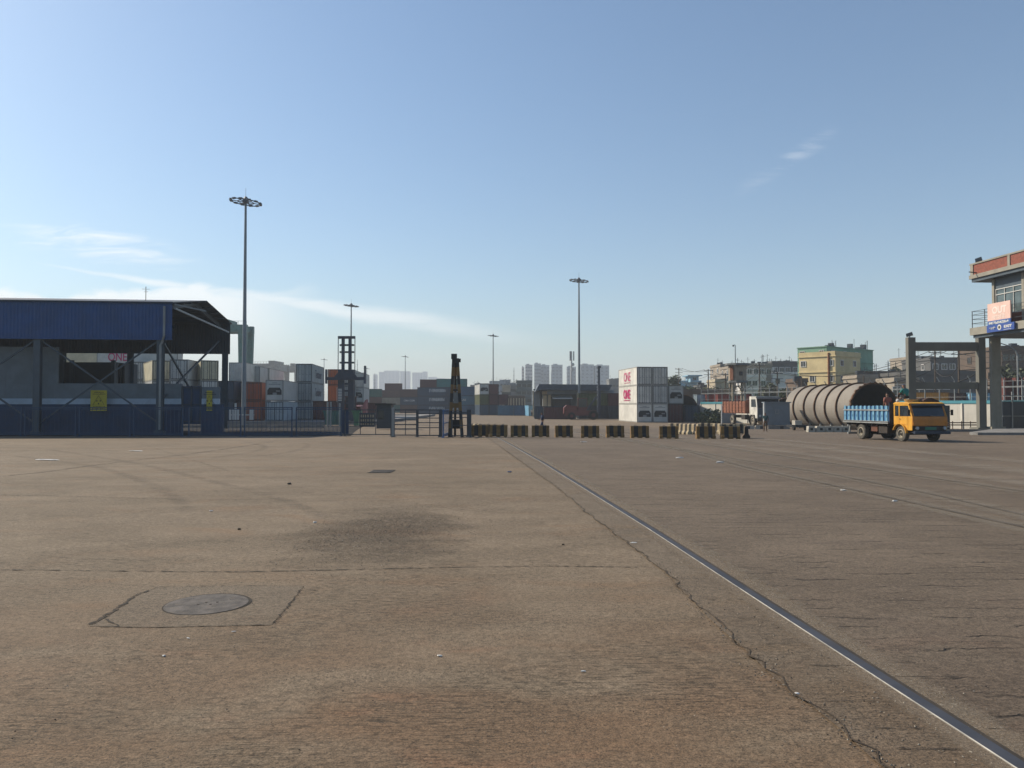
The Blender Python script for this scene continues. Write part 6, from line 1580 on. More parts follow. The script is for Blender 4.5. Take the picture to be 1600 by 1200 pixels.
# local axes: +Y back, -Y forward, X right of picture; wheels on the ground z=0
W = 1.10
def wheel(x, y, r_, w_, face=-1, two=False):
    mb = MB(); prof = [(-w_ / 2, r_ * .62), (-w_ / 2, r_ * .93), (-w_ * .36, r_), (w_ * .36, r_), (w_ / 2, r_ * .93), (w_ / 2, r_ * .62)]; n = 28
    for j in range(n):
        a0, a1 = 2 * math.pi * j / n, 2 * math.pi * (j + 1) / n
        for (u0, p0), (u1, p1) in zip(prof, prof[1:]):
            mb.face([(x + u0, y + p0 * math.cos(a0), r_ + p0 * math.sin(a0)), (x + u1, y + p1 * math.cos(a0), r_ + p1 * math.sin(a0)), (x + u1, y + p1 * math.cos(a1), r_ + p1 * math.sin(a1)), (x + u0, y + p0 * math.cos(a1), r_ + p0 * math.sin(a1))])
        if j % 2 == 0:
            a = (a0 + a1) / 2; mb.bar((x - w_ * .38, y + (r_ + .008) * math.cos(a), r_ + (r_ + .008) * math.sin(a)), (x + w_ * .38, y + (r_ + .008) * math.cos(a), r_ + (r_ + .008) * math.sin(a)), .04, .02)
    wt = mb.build('wheel', mty, tk, smooth=True)
    mb = MB(); s = face; xo = x + s * w_ * .5
    dish = [(0.0, r_ * .62), (-.02 * 1, r_ * .50), (.05, r_ * .46), (.10, r_ * .30), (.0 if not two else .10, r_ * .20), (-.02 if not two else .10, 0.001)]
    for j in range(20):
        a0, a1 = 2 * math.pi * j / 20, 2 * math.pi * (j + 1) / 20
        for (u0, p0), (u1, p1) in zip(dish, dish[1:]):
            mb.face([(xo - s * u0, y + p0 * math.cos(a0), r_ + p0 * math.sin(a0)), (xo - s * u1, y + p1 * math.cos(a0), r_ + p1 * math.sin(a0)), (xo - s * u1, y + p1 * math.cos(a1), r_ + p1 * math.sin(a1)), (xo - s * u0, y + p0 * math.cos(a1), r_ + p0 * math.sin(a1))])
    mb.build('rim', mrm, wt, fix=False)
    mb = MB()
    for j in range(8):
        a = 2 * math.pi * j / 8; mb.tube([(xo - s * .08, y + r_ * .25 * math.cos(a), r_ + r_ * .25 * math.sin(a)), (xo - s * .05, y + r_ * .25 * math.cos(a), r_ + r_ * .25 * math.sin(a))], .018, 6)
    mb.tube([(xo - s * .10, y, r_), (xo + s * .03, y, r_)], .07, 8); mb.build('hub', mch, wt)
wheel(-.98, 0, .45, .26, -1); wheel(.98, 0, .45, .26, 1); wheel(-.98, 3.75, .45, .26, -1, True); wheel(.98, 3.75, .45, .26, 1, True)
for s in (-1, 1):
    mb = MB(); mb.tube([(s * .54, 3.75, .45), (s * .80, 3.75, .45)], .45, 20); mb.build('inner_wheel', m_black, tk)
mb = MB(); mb.box(-.42, -.30, -.9, 5.3, .62, .84); mb.box(.30, .42, -.9, 5.3, .62, .84)
for y in (-.7, .6, 1.6, 2.6, 3.3, 4.3, 5.2): mb.box(-.3, .3, y - .06, y + .06, .64, .8)
mb.box(-.8, .8, -.08, .08, .38, .5); mb.box(-.8, .8, 3.67, 3.83, .36, .54); mb.tube([(0, 3.5, .45), (0, 4.0, .45)], .2, 10); mb.bar((0, .8, .6), (0, 3.6, .5), .1)
mb.build('chassis', mch, tk)
mb = MB(); mb.box(-1.0, -.5, 1.35, 2.15, .42, .82); mb.build('fuel_tank', mch, tk)
mb = MB(); mb.box(-.95, -.45, 2.35, 2.95, .5, .85); mb.box(.45, .95, 1.4, 2.6, .45, .85); mb.build('tool_box', M('rust_box', (0.14, 0.06, 0.04), rough=.9), tk)
mb = MB(); mb.bar((-.9, 5.45, .3), (.9, 5.45, .3), .12); mb.bar((-.8, 5.3, .85), (-.8, 5.45, .3), .06); mb.bar((.8, 5.3, .85), (.8, 5.45, .3), .06); mb.build('rear_guard', mgr, tk)
# cab body as side profile pieces
yb0, yf0 = .62, -.98                                   # back and front of the cab
zs, zr = .78, 2.20
mb = MB()
# lower cab with wheel arch, left and right sides
arch = [(yb0, zs + .1), (.52, .98)] + [(.52 * math.cos(R(a)), .50 + .54 * math.sin(R(a))) for a in (62, 80, 100, 120, 140)] + [(-.50, .72), (-.62, .66), (yf0 + .02, .66)]
side = [(yb0, 2.12), (yb0 - .04, zr)] + [(yf0 + .34, zr), (yf0 + .28, 2.14), (yf0 + .03, 1.52), (yf0, 1.46)]
poly = arch + [(yf0, .66), (yf0, 1.46), (yf0 + .03, 1.52)]
for s in (-1, 1):
    x = s * W
    # below the window line
    low = arch + [(yf0, 1.46), (yb0, 1.46)]
    mb.prism(low, x, x - s * .05, 'x')
    # pillars and header
    mb.prism([(yb0, 1.46), (yb0, zr - .02), (yb0 - .12, zr - .02), (yb0 - .12, 1.46)], x, x - s * .05, 'x')
    mb.prism([(.18, 1.46), (.18, 2.06), (.10, 2.06), (.10, 1.46)], x, x - s * .05, 'x')
    mb.prism([(yf0, 1.46), (yf0 + .26, 2.06), (yf0 + .36, 2.06), (yf0 + .12, 1.46)], x, x - s * .05, 'x')
    mb.prism([(yb0 - .12, 2.06), (yf0 + .26, 2.06), (yf0 + .31, zr - .02), (yb0 - .12, zr - .02)], x, x - s * .05, 'x')
mb.box(-W + .05, W - .05, yb0 - .04, yb0, .85, zr - .02)
mb.box(-W + .05, W - .05, yf0 + .05, yb0 - .04, .92, .98)
cab = mb.build('cab', my, tk)
mb = MB(); mb.prism([(yf0 + .24, zr - .06), (yf0 + .20, zr), (yf0 + .42, zr + .07), (yb0 - .15, zr + .07), (yb0 + .02, zr), (yb0 + .02, zr - .06)], -W - .02, W + .02, 'x'); mb.build('roof', my, cab)
mb = MB(); mb.prism([(yf0 - .03, 1.46), (yf0 - .05, 1.30), (yf0 - .05, .92), (yf0, .92), (yf0 + .02, 1.46)], -W, W, 'x'); mb.build('front_panel', myo, cab)
mb = MB(); mb.box(-W, -W + .10, yf0 + .0, yf0 + .04, 1.47, 1.50); mb.prism([(yf0 + .01, 1.475), (yf0 + .245, 2.13), (yf0 + .285, 2.13), (yf0 + .05, 1.475)], -W + .051, -W + .13, 'x'); mb.prism([(yf0 + .01, 1.475), (yf0 + .245, 2.13), (yf0 + .285, 2.13), (yf0 + .05, 1.475)], W - .13, W - .051, 'x'); mb.build('windscreen_pillars', myo, cab)
mb = MB(); mb.prism([(yf0 + .02, 1.48), (yf0 + .25, 2.10), (yf0 + .27, 2.10), (yf0 + .04, 1.48)], -W + .132, W - .132, 'x'); mb.build('windscreen', m_glass, cab)
mb = MB(); mb.prism([(yf0 + .15, 2.12), (yf0 + .05, 2.05), (yf0 + .04, 2.08), (yf0 + .16, 2.16)], -W + .05, W - .05, 'x'); mb.build('sun_visor', m_blackp, cab)
for s in (-1, 1):
    mb = MB(); x = s * (W - .03); mb.prism([(.09, 1.48), (.09, 2.04), (yf0 + .37, 2.04), (yf0 + .14, 1.48)], x, x - s * .012, 'x'); mb.prism([(.19, 1.50), (.19, 2.04), (yb0 - .13, 2.04), (yb0 - .13, 1.50)], x, x - s * .012, 'x'); mb.build('side_window', m_glass, cab)
    mb = MB(); x = s * (W + .006)
    for a, b in (((.14, .98), (.14, 1.46)), ((-.62, .75), (-.62, 1.46)), ((.14, 1.44), (-.62, 1.44)), ((-.2, 1.0), (-.62, .98))): mb.bar((x, a[0], a[1]), (x, b[0], b[1]), .012)
    dr = mb.build('door_seams', myo, cab)
    mb = MB(); mb.box(x - .02, x + .03 * s, 0, .10, 1.28, 1.32); mb.build('door_handle', mch, cab)
    mb = MB(); mb.bar((s * W, yf0 + .1, 1.7), (s * (W + .28), yf0 - .05, 1.75), .02); mb.box(s * (W + .18), s * (W + .34), yf0 - .08, yf0 - .05, 1.52, 1.84); mb.build('mirror', mch, cab)
    mb = MB()
    for a in range(20, 165, 12):
        a0, a1 = R(a), R(a + 12); mb.bar((s * (W + .05), .57 * math.cos(a0), .46 + .57 * math.sin(a0)), (s * (W + .05), .57 * math.cos(a1), .46 + .57 * math.sin(a1)), .16, .035)
    mb.build('wheel_arch', my, cab)
    mb = MB(); mb.tube([(s * .86, yf0 - .13, .80), (s * .86, yf0 - .03, .80)], .10, 16); hl = mb.build('headlight', m_steelgrey, cab)
    mb = MB(); mb.tube([(s * .86, yf0 - .14, .80), (s * .86, yf0 - .131, .80)], .085, 16); mb.build('lens', m_lens, hl)
    mb = MB(); mb.box(s * (W - .02), s * (W - .12), yf0 - .08, yf0 - .04, 1.0, 1.12); mb.build('indicator', myo, cab)
mb = MB(); mb.box(-.98, .98, yf0 - .05, yf0, .62, .90)
for k in range(5): mb.box(-.7, .7, yf0 - .07, yf0 - .051, .66 + .048 * k, .68 + .048 * k)
mb.build('grille', m_blackp, cab)
mb = MB(); mb.box(-1.13, 1.13, yf0 - .26, yf0 - .12, .46, .62); mb.box(-1.0, -.85, yf0 - .12, yf0 + .2, .5, .6); mb.box(.85, 1.0, yf0 - .12, yf0 + .2, .5, .6); mb.build('bumper', M('bumper_navy', (0.02, 0.035, 0.07), rough=.5, dirt=.3), tk)
mb = MB(); mb.box(-.36, .36, yf0 - .085, yf0 - .072, .70, .86); mb.build('number_plate', M('plate_green', (0.02, 0.16, 0.10), rough=.5), cab)
mb = MB(); mb.tube([(0, -.5, 1.3), (0, -.55, 1.35)], .2, 14); mb.box(-.8, -.3, 0, .5, 1.0, 1.7); mb.box(.3, .8, 0, .5, 1.0, 1.7); mb.build('seats', mch, cab)
for nm_, wd_ in (('cab', .05), ('roof', .06), ('front_panel', .05), ('bumper', .03)):
    for o_ in [q for q in bpy.data.objects if q.name.split('.')[0] == nm_ and (q.parent == tk or q.parent == cab)]:
        bv = o_.modifiers.new('bevel', 'BEVEL'); bv.width = wd_; bv.segments = 3; bv.limit_method = 'ANGLE'; bv.angle_limit = R(40)
# cargo bed
y0, y1 = 1.05, 5.5; zb, zt_b = 1.02, 2.06
bed = MB(); bed.box(-1.12, 1.12, y0, y1, zb, zb + .07); 
for k in range(9): yy = y0 + .2 + k * (y1 - y0 - .4) / 8; bed.box(-1.05, 1.05, yy - .04, yy + .04, .86, zb - .002)
bedo = bed.build('cargo_bed', mch, tk)
for s in (-1, 1):
    mb = MB(); mb.box(s * 1.10, s * 1.07, y0, y1, zb + .12, zt_b - .03); mb.build('side_board', mdb, bedo)
    for k in range(11):
        yy = y0 + .16 + k * (y1 - y0 - .32) / 10; mb = MB(); mb.box(s * 1.105, s * 1.15, yy - .085, yy + .085, zb + .10, zt_b); mb.build('stake', mlb, bedo)
    mb = MB(); mb.box(s * 1.152, s * 1.19, y0 - .05, y1 + .02, zt_b - .30, zt_b - .22); mb.box(s * 1.152, s * 1.20, y0 - .03, y1 + .02, zb - .02, zb + .05); mb.box(s * 1.152, s * 1.18, y0 - .03, y1 + .02, zb + .09, zb + .13); mb.build('side_rail', mgr, bedo)
    mb = MB()
    for k in range(11):
        yy = y0 + .16 + k * (y1 - y0 - .32) / 10; c_ = (s * 1.155, yy, zb + .42)
        mb.face([(c_[0], yy, c_[2] + .11), (c_[0], yy - .045, c_[2]), (c_[0], yy, c_[2] - .11), (c_[0], yy + .045, c_[2])])
    mb.build('painted_diamonds', mdb, bedo, fix=False)
mb = MB(); mb.box(-1.10, 1.10, y0 - .05, y0, zb + .08, zt_b + .12); mb.box(-1.12, -1.0, y0 - .08, y0 - .051, zb, zt_b + .2); mb.box(1.0, 1.12, y0 - .08, y0 - .051, zb, zt_b + .2); mb.build('headboard', M('headboard_navy', (0.02, 0.035, 0.08), rough=.6, dirt=.3), bedo)
mb = MB(); mb.box(-1.10, 1.10, y1, y1 + .05, zb + .08, zt_b - .1); mb.build('tailboard', mdb, bedo)
# people, basket and bundle on the cab roof
def loc_w(x, y, z): v = Vector((x, y, z)); v.rotate(Matrix.Rotation(TR, 3, 'Z')); return tuple(org + v)
bk = thing('cane_basket', 'yellowish cane basket on the cab roof of the lorry', 'basket', loc_w(-.35, .05, zr + .07), TR)
mb = MB(); mb.tube([(0, 0, 0), (0, 0, .16)], [.34, .42], 18); mb.build('bowl', M('cane', (0.45, 0.34, 0.16), rough=.9, var=.3, scale=20, bump=.5), bk)
tp = thing('folded_tarpaulin', 'flat dark brown tarpaulin heap on the right of the cab roof', 'tarpaulin', loc_w(.55, .1, zr + .07), TR)
mb = MB(); bmx = [(-.45, 0), (.62, 0), (.52, .10), (.1, .24), (-.2, .22), (-.42, .10)]; mb.prism(bmx, -.45, .4, 'y'); mb.build('fold', M('tarp_brown', (0.07, 0.04, 0.03), rough=.9), tp)
person(loc_w(-.45, .35, zr + .24), R(200), 'man in teal shirt and blue cap sitting on the cab roof of the lorry', 'sit', m_tl, m_dc, cap=M('cap_blue', (0.05, 0.08, 0.2), rough=.8))
person(loc_w(-.85, 1.5, zb + .07), R(190), 'man in brown-pink shirt standing in the cargo bed behind the cab', 'stand', m_pk, m_kh)
tag(blob('white_sack', Vector(loc_w(-.95, .45, zr + .06)), .11, .10, .15, m_wc, 9), 'white sack beside the seated man on the lorry cab', 'sack')

# ------------------------------------------------------------------ brown tipper with white cab
Yw = 98; rt = YR
xw = X_(1183.5, Yw)
o2 = Vector((xw + 1.2, Yw + 1.3, zg(Yw)))
t2 = thing('tipper_truck', 'white cab lorry with rusty brown tipper body parked behind the barriers', 'truck', tuple(o2), rt); t2.scale = (1.24,) * 3
tk_old = tk; tk = t2
mbn = M('tipper_brown', (0.27, 0.10, 0.055), rough=.8, var=.25, scale=1.5, dirt=.5, dirtcol=(0.15, 0.07, 0.04)); mwc = M('cab_white', (0.70, 0.68, 0.62), rough=.5, dirt=.25)
wheel(-1.05, 0, .55, .3, -1); wheel(1.05, 0, .55, .3, 1); wheel(-1.05, 5.6, .55, .3, -1, True); wheel(1.05, 5.6, .55, .3, 1, True)
mb = MB(); mb.box(-.45, .45, -1.0, 7.6, .75, 1.05); mb.box(-1.1, -.5, 2.2, 3.2, .6, 1.1); mb.build('chassis', mch, t2)
mb = MB()
for s in (-1, 1):
    mb.prism([(.75, 1.0), (.75, 2.95), (-1.0, 2.95), (-1.2, 1.9), (-1.2, .8), (-.75, .8), (-.6, 1.15), (.6, 1.15), (.7, 1.0)], s * 1.2, s * 1.14, 'x')
mb.box(-1.14, 1.14, .69, .75, 1.0, 2.95); mb.box(-1.2, 1.2, -.98, .75, 2.951, 3.05); cb = mb.build('cab', mwc, t2)
mb = MB(); mb.box(-1.14, 1.14, -1.22, -1.16, .75, 1.85); mb.build('front_panel', m_slate, cb)
mb = MB(); mb.prism([(-1.19, 1.87), (-1.0, 2.8), (-.96, 2.8), (-1.15, 1.87)], -1.14, 1.14, 'x'); mb.build('windscreen', m_glass, cb)
mb = MB(); mb.prism([(-1.02, 2.95), (-1.5, 2.78), (-1.5, 2.74), (-1.02, 2.88)], -1.25, 1.25, 'x'); mb.build('sun_visor', m_blackp, cb)
for s in (-1, 1):
    mb = MB(); mb.prism([(.3, 1.95), (.3, 2.75), (-.80, 2.75), (-.95, 1.95)], s * 1.205, s * 1.20, 'x'); mb.build('side_window', m_glass, cb)
    mb = MB(); mb.box(s * .8, s * 1.05, -1.25, -1.221, .95, 1.15); mb.build('headlight', m_lens, cb)
mb = MB(); mb.box(-1.25, 1.25, -1.45, -1.23, .5, .8); mb.build('bumper', m_blackp, t2)
mb = MB(); mb.box(-1.2, 1.2, 1.6, 8.2, 1.25, 1.35); mb.box(-1.25, -1.19, 1.6, 8.2, 1.35, 2.55); mb.box(1.19, 1.25, 1.6, 8.2, 1.35, 2.55); mb.box(-1.19, 1.19, 1.6, 1.68, 1.35, 2.7); mb.box(-1.19, 1.19, 8.12, 8.2, 1.35, 2.55)
bd = mb.build('tipper_body', mbn, t2)
for s in (-1, 1):
    for k in range(8): mb = MB(); y = 1.7 + k * .9; mb.box(s * 1.25, s * 1.33, y, y + .12, 1.3, 2.6); mb.build('stake', mbn, bd)
    for z in (1.6, 1.95, 2.3): mb = MB(); mb.box(s * 1.251, s * 1.29, 1.6, 8.2, z, z + .1); mb.build('side_rail', mbn, bd)
tk = tk_old
# weigh booth with plinth
Y = 85; t_ = thing('weigh_booth', 'grey metal booth with a small framed window between the white cab and the big tank', 'booth', (X_(1214, Y), Y, zg(Y)))
m_bth = M('booth_grey', (0.22, 0.27, 0.32), rough=.6, var=.08, dirt=.2)
mb = MB(); mb.box(X_(1195.5, Y), X_(1234, Y), Y, Y + .8, Z_(664, Y), Z_(629.5, Y)); mb.build('walls', m_bth, t_)
mb = MB(); mb.box(X_(1194, Y), X_(1236, Y), Y - .1, Y + .9, Z_(629.5, Y), Z_(628, Y)); mb.build('roof', m_bth, t_)
mb = MB(); mb.box(X_(1193.2, Y), X_(1195.4, Y), Y - .06, Y + .1, Z_(662, Y), Z_(629.5, Y)); mb.build('sunlit_edge_strip', m_wht, t_)  # white strip paints in the sunlit left edge of the booth
mb = MB(); mb.box(X_(1211, Y), X_(1217, Y), Y - .05, Y - .005, Z_(646.5, Y), Z_(640, Y)); f_ = mb.build('window_frame', m_steelgrey, t_)
mb = MB(); mb.box(X_(1212, Y), X_(1216, Y), Y - .07, Y - .051, Z_(645.5, Y), Z_(641, Y)); mb.build('pane', m_bth, f_)
# painted kerbs in front
for i, (a, b, lab) in enumerate(((1128, 1150, 'first white painted kerb stone below the brown truck'), (1151, 1179, 'long white painted kerb stone in front of the brown truck'), (1181, 1193, 'white kerb stone beside the standing man'), (1200, 1234, 'dark kerb stone in front of the grey weigh booth'))):
    Y = 80; t_ = thing('kerb_stone', lab, 'kerb', (X_((a + b) / 2, Y), Y, zg(Y)), 0, 'kerb stones below the truck and weigh booth')
    mb = MB(); mb.prism([(Y, zg(Y)), (Y + .04, Z_(665, Y)), (Y + .35, Z_(665, Y)), (Y + .35, zg(Y))], X_(a, Y), X_(b, Y), 'x'); mb.build('stone', m_blk if i < 3 else m_kerb, t_)
    mb = MB(); xm = X_(a + (b - a) * .55, Y); mb.box(xm, xm + .35, Y - .004, Y + .06, zg(Y) + .02, Z_(666, Y)); mb.build('black_stripe', m_blackp, t_)
t_ = thing('marker_post', 'thin white post at the left of the brown truck', 'post', (X_(1127.5, 84), 84, zg(84)))
mb = MB(); mb.tube([(X_(1127.5, 84), 84, zg(84)), (X_(1127.5, 84), 84, Z_(632, 84))], .07, 7); mb.build('pole', m_wht, t_)
t_ = thing('metal_hoarding', 'blue grey sheet hoarding standing left of the brown truck', 'hoarding', (X_(1134, 114), 114, zg(114)))
mb = MB(); mb.box(X_(1128, 114), X_(1150, 114), 114, 114.1, zg(114), Z_(635, 114)); mb.build('sheet', m_bth, t_)

# ------------------------------------------------------------------ concrete portal frame
m_conc = M('portal_concrete', (0.205, 0.20, 0.175), rough=.9, var=.14, scale=.6, dirt=.35, dirtcol=(0.12, 0.10, 0.08), streak=True)
Yp = 69.5
t_ = thing('portal_frame', 'concrete portal frame with two crossbeams right of the yellow truck', 'portal frame', (X_(1475, Yp), Yp, zg(Yp)))
def col(p0, p1, yt, Y, d): mb = MB(); mb.box(X_(p0, Y), X_(p1, Y), Y, Y + d, zg(Y) - .1, Z_(yt, Y)); return mb
k1 = col(1420.5, 1432, 527, Yp, .5); k1.build('column', m_conc, t_)
k2 = col(1530.5, 1541.5, 528, Yp, .5); k2.build('column', m_conc, t_)
for (a, b) in ((534.5, 548), (597, 608)):
    mb = MB(); mb.box(X_(1432, Yp) + .002, X_(1530, Yp) - .002, Yp + .08, Yp + .42, Z_(b, Yp), Z_(a, Yp)); mb.build('crossbeam', m_conc, t_)
for px in (1426, 1536): mb = MB(); x = X_(px, Yp); mb.box(x - .55, x + .55, Yp - .15, Yp + 1.2, zg(Yp) - .1, zg(Yp) + .35); mb.build('footing', m_conc, t_)
def flood(x, y, z, rz, lab):
    t_ = thing('floodlight', lab, 'floodlight', (x, y, z), rz)
    mb = MB(); mb.prism([(-.28, .22), (.26, .08), (.30, .34), (-.20, .50)], -.3, .3, 'x'); mb.build('housing', m_lamp, t_)
    mb = MB(); mb.bar((0, 0, 0), (0, 0, .2), .08); mb.bar((-.25, 0, .1), (.25, 0, .1), .05); mb.build('bracket', m_lamp, t_)
flood(X_(1426.5, Yp), Yp + .4, Z_(527, Yp), R(60), 'floodlight on top of the left column of the concrete frame')
# ground railings by the wall seen through the frame
t_ = thing('pipe_railing', 'rusty double pipe railing in front of the white wall inside the concrete frame', 'railing', (X_(1505, 76), 76, zg(76)))
mb = MB(); Y = 76
for py in (660.5, 664): mb.tube([(X_(1482, Y), Y, Z_(py, Y)), (X_(1529, Y), Y, Z_(py, Y))], .06, 6)
for px in (1488, 1502, 1516, 1527): mb.tube([(X_(px, Y), Y, zg(Y)), (X_(px, Y), Y, Z_(658, Y))], .05, 6)
mb.build('pipes', m_rim, t_)
t_ = thing('dark_screen', 'dark sheet screen behind the yellow cab', 'screen', (X_(1465, 78), 78, zg(78)))
mb = MB(); mb.box(X_(1448, 78), X_(1484, 78), 78, 78.15, zg(78), Z_(633.5, 78)); mb.build('sheet', m_fencedk, t_)
mb = MB(); mb.box(X_(1448, 78), X_(1484, 78), 77.9, 77.99, Z_(668, 78), Z_(666, 78)); mb.box(X_(1448, 78), X_(1484, 78), 77.9, 77.99, Z_(672, 78), Z_(671, 78)); mb.build('white_rails', m_wht, t_)
t_ = thing('kerb_island', 'low dark kerb island at the foot of the concrete frame', 'kerb', (X_(1490, 69), 69, zg(69)))
mb = MB(); mb.box(X_(1455, 69), X_(1545, 69), 68.6, 68.9, zg(69) - .1, zg(69) + .22); mb.build('stone', m_kerb, t_)
t_ = thing('kerb_island', 'dark kerb island under the gate building at the right edge', 'kerb', (X_(1560, 59), 59, zg(59)))
mb = MB(); mb.prism([(X_(1514, 58.5), 58.5), (X_(1522, 58), 57.6), (62, 56.5), (62, 72), (X_(1530, 70), 67.5)], zg(58) - .1, zg(58) + .20, 'z'); mb.build('stone', m_kerb, t_)

# ------------------------------------------------------------------ gate building
Xb = X_(1517, 71); Yb2 = 71.0; rg = R(3.5)
gb = thing('gate_building', 'two storey concrete and red brick gate building over the exit, at the right edge', 'building', (Xb, Yb2, zg(70)), rg)
g0z = zg(70)
def gz(py, Y=71): return Z_(py, Y) - g0z
# local: x to the right, -y towards the camera
LEN = 26; WD = 12
m_gc = M('gate_concrete', (0.34, 0.32, 0.27), rough=.85, var=.12, dirt=.3, dirtcol=(0.14, 0.12, 0.10), streak=True)
zr0, zr1, zr2 = gz(441), gz(431), gz(413)
mb = MB(); mb.box(0, WD, -LEN, 0, zr0 + .25, zr1); mb.build('roof_slab', m_gc, gb)
mb = MB(); mb.box(.16, WD, -LEN, -.16, zr0 - .05, zr0 + .248); mb.build('soffit', m_slate, gb)
mb = MB(); mb.box(.12, .36, -LEN, -.12, zr1, zr2 - .14); mb.box(.36, WD, -.36, -.12, zr1, zr2 - .14); mb.build('brick_parapet', m_brick, gb)
mb = MB(); mb.box(.04, .44, -LEN, -.04, zr2 - .139, zr2); mb.box(.445, WD, -.44, -.04, zr2 - .139, zr2)
for k in range(6): mb.box(.05, .119, -.4 - 4.6 * k - .3 if k else -.5, -.4 - 4.6 * k if k else -.12, zr1 + .002, zr2 - .14)
mb.build('coping', m_gc, gb)
zl0, zl1 = gz(529), gz(513)
mb = MB(); mb.box(0, WD, -LEN, 0, zl0 + .28, zl1); mb.build('balcony_slab', m_gc, gb)
mb = MB(); mb.box(.2, WD, -LEN, -.2, zl0, zl0 + .278); mb.build('balcony_beam', m_slate, gb)
# upper wall
ux = 0.95
mb = MB(); mb.box(ux, WD - .2, -LEN, -1.9, zl1, zl1 + .95); mb.build('brick_wall', m_brick, gb)
for k in range(7):
    y = -1.9 - 3.7 * k; mb = MB(); mb.box(ux - .12, ux + .2, y - .3, y, zl1 + .0, zr0 - .05); mb.build('pier', m_gc, gb)
    if k < 6:
        mb = MB(); mb.box(ux + .05, ux + .1, y - 3.68, y - .32, zl1 + .96, zr0 - 1.0); pn = mb.build('window', M('gate_glass', (0.10, 0.14, 0.15), rough=.12, var=.3, spec=.7), gb)
        mb = MB()
        for q in range(4): yy = y - .36 - q * 1.1; mb.box(ux - .02, ux + .049, yy - .05, yy, zl1 + .96, zr0 - 1.0)
        for z in (zl1 + .96, (zl1 + zr0) / 2 + .6, zr0 - 1.06): mb.box(ux - .03, ux + .048, y - 3.68, y - .32, z, z + .06)
        mb.build('window_frame', m_wht, pn)
mb = MB(); mb.box(ux, WD - .2, -LEN, -1.9, zr0 - .999, zr0 - .06); mb.build('lintel', m_slate, gb)
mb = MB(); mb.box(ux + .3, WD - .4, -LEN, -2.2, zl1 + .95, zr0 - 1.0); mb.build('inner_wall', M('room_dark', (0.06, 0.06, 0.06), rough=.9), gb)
# railing of the balcony
mb = MB()
ry = [-.15 - 1.7 * k for k in range(12)]
for y in ry: mb.box(.12, .17, y - .05, y, zl1, zl1 + 1.55)
for z in (.4, .8, 1.2, 1.53): mb.bar((.145, -.1, zl1 + z), (.145, ry[-1], zl1 + z), .035); mb.bar((.145, -.12, zl1 + z), (1.9, -.12, zl1 + z), .035)
mb.build('railing', m_fencedk, gb)
# columns
for y in (-1.6, -10.2, -18.8):
    mb = MB(); mb.box(.70, 1.6, y - .3, y, 0, zl0); mb.build('column', m_gc, gb)
    mb = MB(); mb.box(.5, 1.8, y - .5, y + .2, 0, .45); mb.build('footing', m_gc, gb)
mb = MB(); mb.tube([(-.6, -.9, zr1 + .2), (.5, -.9, zr1 + .1)], .05, 6); mb.build('lamp_arm', m_lamp, gb)
v = Vector((.35, -.9, zr2)); v.rotate(Matrix.Rotation(rg, 3, 'Z'))
flood(Xb + v.x, Yb2 + v.y, g0z + zr2 - .02, R(60), 'floodlight on the parapet corner of the gate building')
# sign boards hung on the balcony
def gl(px): # local y on the facade line where it projects on px
    k = X_(px, 1.0); c3, s3 = math.cos(rg), math.sin(rg)
    return (k * Yb2 - Xb) / (-s3 - k * c3)
ya, yb_ = gl(1548), gl(1584); ycx = gl(1591)
z_hi, z_mid, z_lo, z_bot = Z_(474, 67.6) - g0z, Z_(501, 67.6) - g0z, Z_(507.5, 67.6) - g0z, Z_(519, 67.6) - g0z
sg = thing('gate_signboard', 'pink and blue OUT signboard of the gate hung on the balcony railing', 'sign', (Xb, Yb2, g0z), rg)
mb = MB(); mb.box(-.16, -.06, yb_, ya, z_mid, z_hi); mb.build('pink_panel', M('sign_pink', (0.88, 0.60, 0.52), rough=.5, var=.06), sg)
mb = MB(); mb.box(-.16, -.06, yb_, ya, z_lo, z_mid - .002); mb.build('blue_panel', M('sign_blue', (0.05, 0.14, 0.42), rough=.5, var=.1), sg)
m_pl = M('sign_pale_pink', (1.0, 0.85, 0.78), rough=.5, var=.03)
Lp = ya - yb_
text('OUT', 'lettering', .6, m_pl, sg, (-.166, ya - Lp * .22, z_hi - .95), FACE_LEFT, wide=Lp * .62, tall=.62, bold=.02)
text('বাহির', 'lettering', .5, m_pl, sg, (-.166, ya - Lp * .22, z_mid + .08), FACE_LEFT, wide=Lp * .55, tall=.45)
text('NCT GATE-4', 'lettering', .2, m_wht, sg, (-.166, ya - Lp * .06, z_mid - .27), FACE_LEFT, wide=Lp * .86, tall=.17, bold=.012)
text('এনসিটি গেট-৪', 'lettering', .2, m_wht, sg, (-.166, ya - Lp * .06, z_lo + .03), FACE_LEFT, wide=Lp * .80, tall=.15, bold=.008)
s2 = thing('exit_sign', 'blue exit sign with round emblem under the pink signboard', 'sign', (Xb, Yb2, g0z), rg)
mb = MB(); mb.box(-.24, -.10, ycx, ya + .02, z_bot, z_lo - .01); mb.build('board', M('exit_blue', (0.035, 0.09, 0.36), rough=.45, var=.08), s2)
Le = ya - ycx
text('বাহির', 'lettering', .25, m_wht, s2, (-.245, ya - Le * .09, z_bot + .22), FACE_LEFT, wide=Le * .24, tall=.24, bold=.01)
text('EXIT', 'lettering', .25, m_wht, s2, (-.245, ya - Le * .64, z_bot + .24), FACE_LEFT, wide=Le * .28, tall=.24, bold=.012)
mb = MB(); yc_ = ya - Le * .47; zc_ = z_bot + .34
def disc(r_, x0, x1, mb, mi=0): mb.prism([(yc_ + r_ * math.cos(a), zc_ + r_ * math.sin(a)) for a in [k * math.pi / 12 for k in range(24)]], x0, x1, 'x', mi)
disc(.24, -.25, -.241, mb); mb.build('emblem', m_wht, s2)
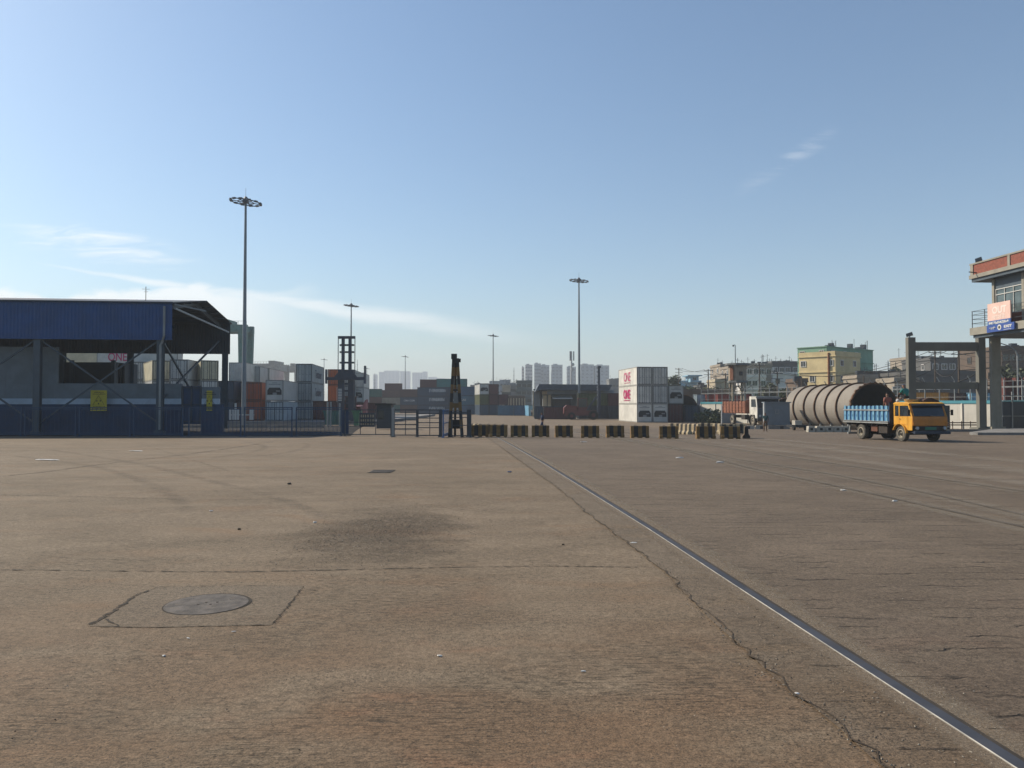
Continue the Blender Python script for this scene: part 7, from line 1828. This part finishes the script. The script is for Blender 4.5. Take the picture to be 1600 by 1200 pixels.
mb = MB(); disc(.13, -.256, -.251, mb); mb.build('emblem_centre', m_ink, s2)
mb = MB(); mb.box(-.25, -.241, ya - Le * .9, ya - Le * .62, z_bot + .08, z_bot + .11); mb.build('underline', m_wht, s2)
# things under the gate building
Y = 74; t_ = thing('sheet_screen', 'grey corrugated sheet screen with white rails under the gate building', 'screen', (X_(1585, Y), Y, zg(Y)))
mb = MB(); mb.box(X_(1566, Y), X_(1640, Y), Y, Y + .1, zg(Y), Z_(627, Y)); mb.build('sheet', m_fencedk, t_)
mb = MB()
for px in (1581, 1610): mb.box(X_(px, Y) - .05, X_(px, Y) + .05, Y - .1, Y - .01, zg(Y), Z_(612, Y))
for py in (618, 626, 650, 671): mb.box(X_(1566, Y), X_(1640, Y), Y - .1, Y - .02, Z_(py + .6, Y), Z_(py - .4, Y))
mb.build('white_rails', m_steelgrey, t_)
for i, px in enumerate((1577, 1594, 1608)):
    Y = 84; t_ = thing('brick_pier', ('dark red brick pier left, behind the gate screen', 'dark red brick pier behind the gate screen, second', 'dark red brick pier beyond the right edge')[i], 'pier', (X_(px, Y), Y, zg(Y)), 0, 'brick piers behind the gate screen')
    mb = MB(); mb.box(X_(px - 6, Y), X_(px + 5, Y), Y, Y + 1, zg(Y), Z_(590, Y)); mb.build('shaft', M('dark_brick', (0.16, 0.05, 0.045), rough=.9, var=.3, scale=4), t_)
    mb = MB(); mb.box(X_(px + 5, Y) + .01, X_(px + 7, Y), Y - .05, Y + .4, zg(Y), Z_(594, Y)); mb.build('pale_edge', m_blk, t_)
Y = 80; t_ = thing('street_lamp', 'curved grey street lamp seen under the gate building', 'street lamp', (X_(1591, Y), Y, zg(Y)))
mb = MB(); x = X_(1591, Y); mb.tube([(x, Y, zg(Y)), (x, Y, Z_(556, Y)), (x - .2, Y, Z_(548, Y)), (x - .8, Y, Z_(541, Y)), (x - 1.8, Y, Z_(536, Y))], [.1, .08, .07, .06, .05], 7); mb.build('pole', m_steelgrey, t_)
mb = MB(); mb.box(x - 2.3, x - 1.8, Y - .12, Y + .12, Z_(536, Y) - .08, Z_(536, Y) + .06); mb.build('lamp_head', m_lamp, t_)

# ------------------------------------------------------------------ haze
hz = MB(); hz.box(-2700, 2700, -60, 3000, -2.4, 150)
mh_ = bpy.data.materials.new('haze'); mh_.use_nodes = True; nt = mh_.node_tree; nt.nodes.clear()
ou = nt.nodes.new('ShaderNodeOutputMaterial'); pv = nt.nodes.new('ShaderNodeVolumePrincipled')
pv.inputs['Color'].default_value = (0.84, 0.91, 1.0, 1); pv.inputs['Density'].default_value = 0.00042; pv.inputs['Anisotropy'].default_value = 0.05
nt.links.new(pv.outputs[0], ou.inputs['Volume'])
ho = hz.build('haze', mh_); tag(ho, 'thin blue-grey haze over the yard and town', kind='stuff')
try: mh_.cycles.homogeneous_volume = True
except Exception: pass
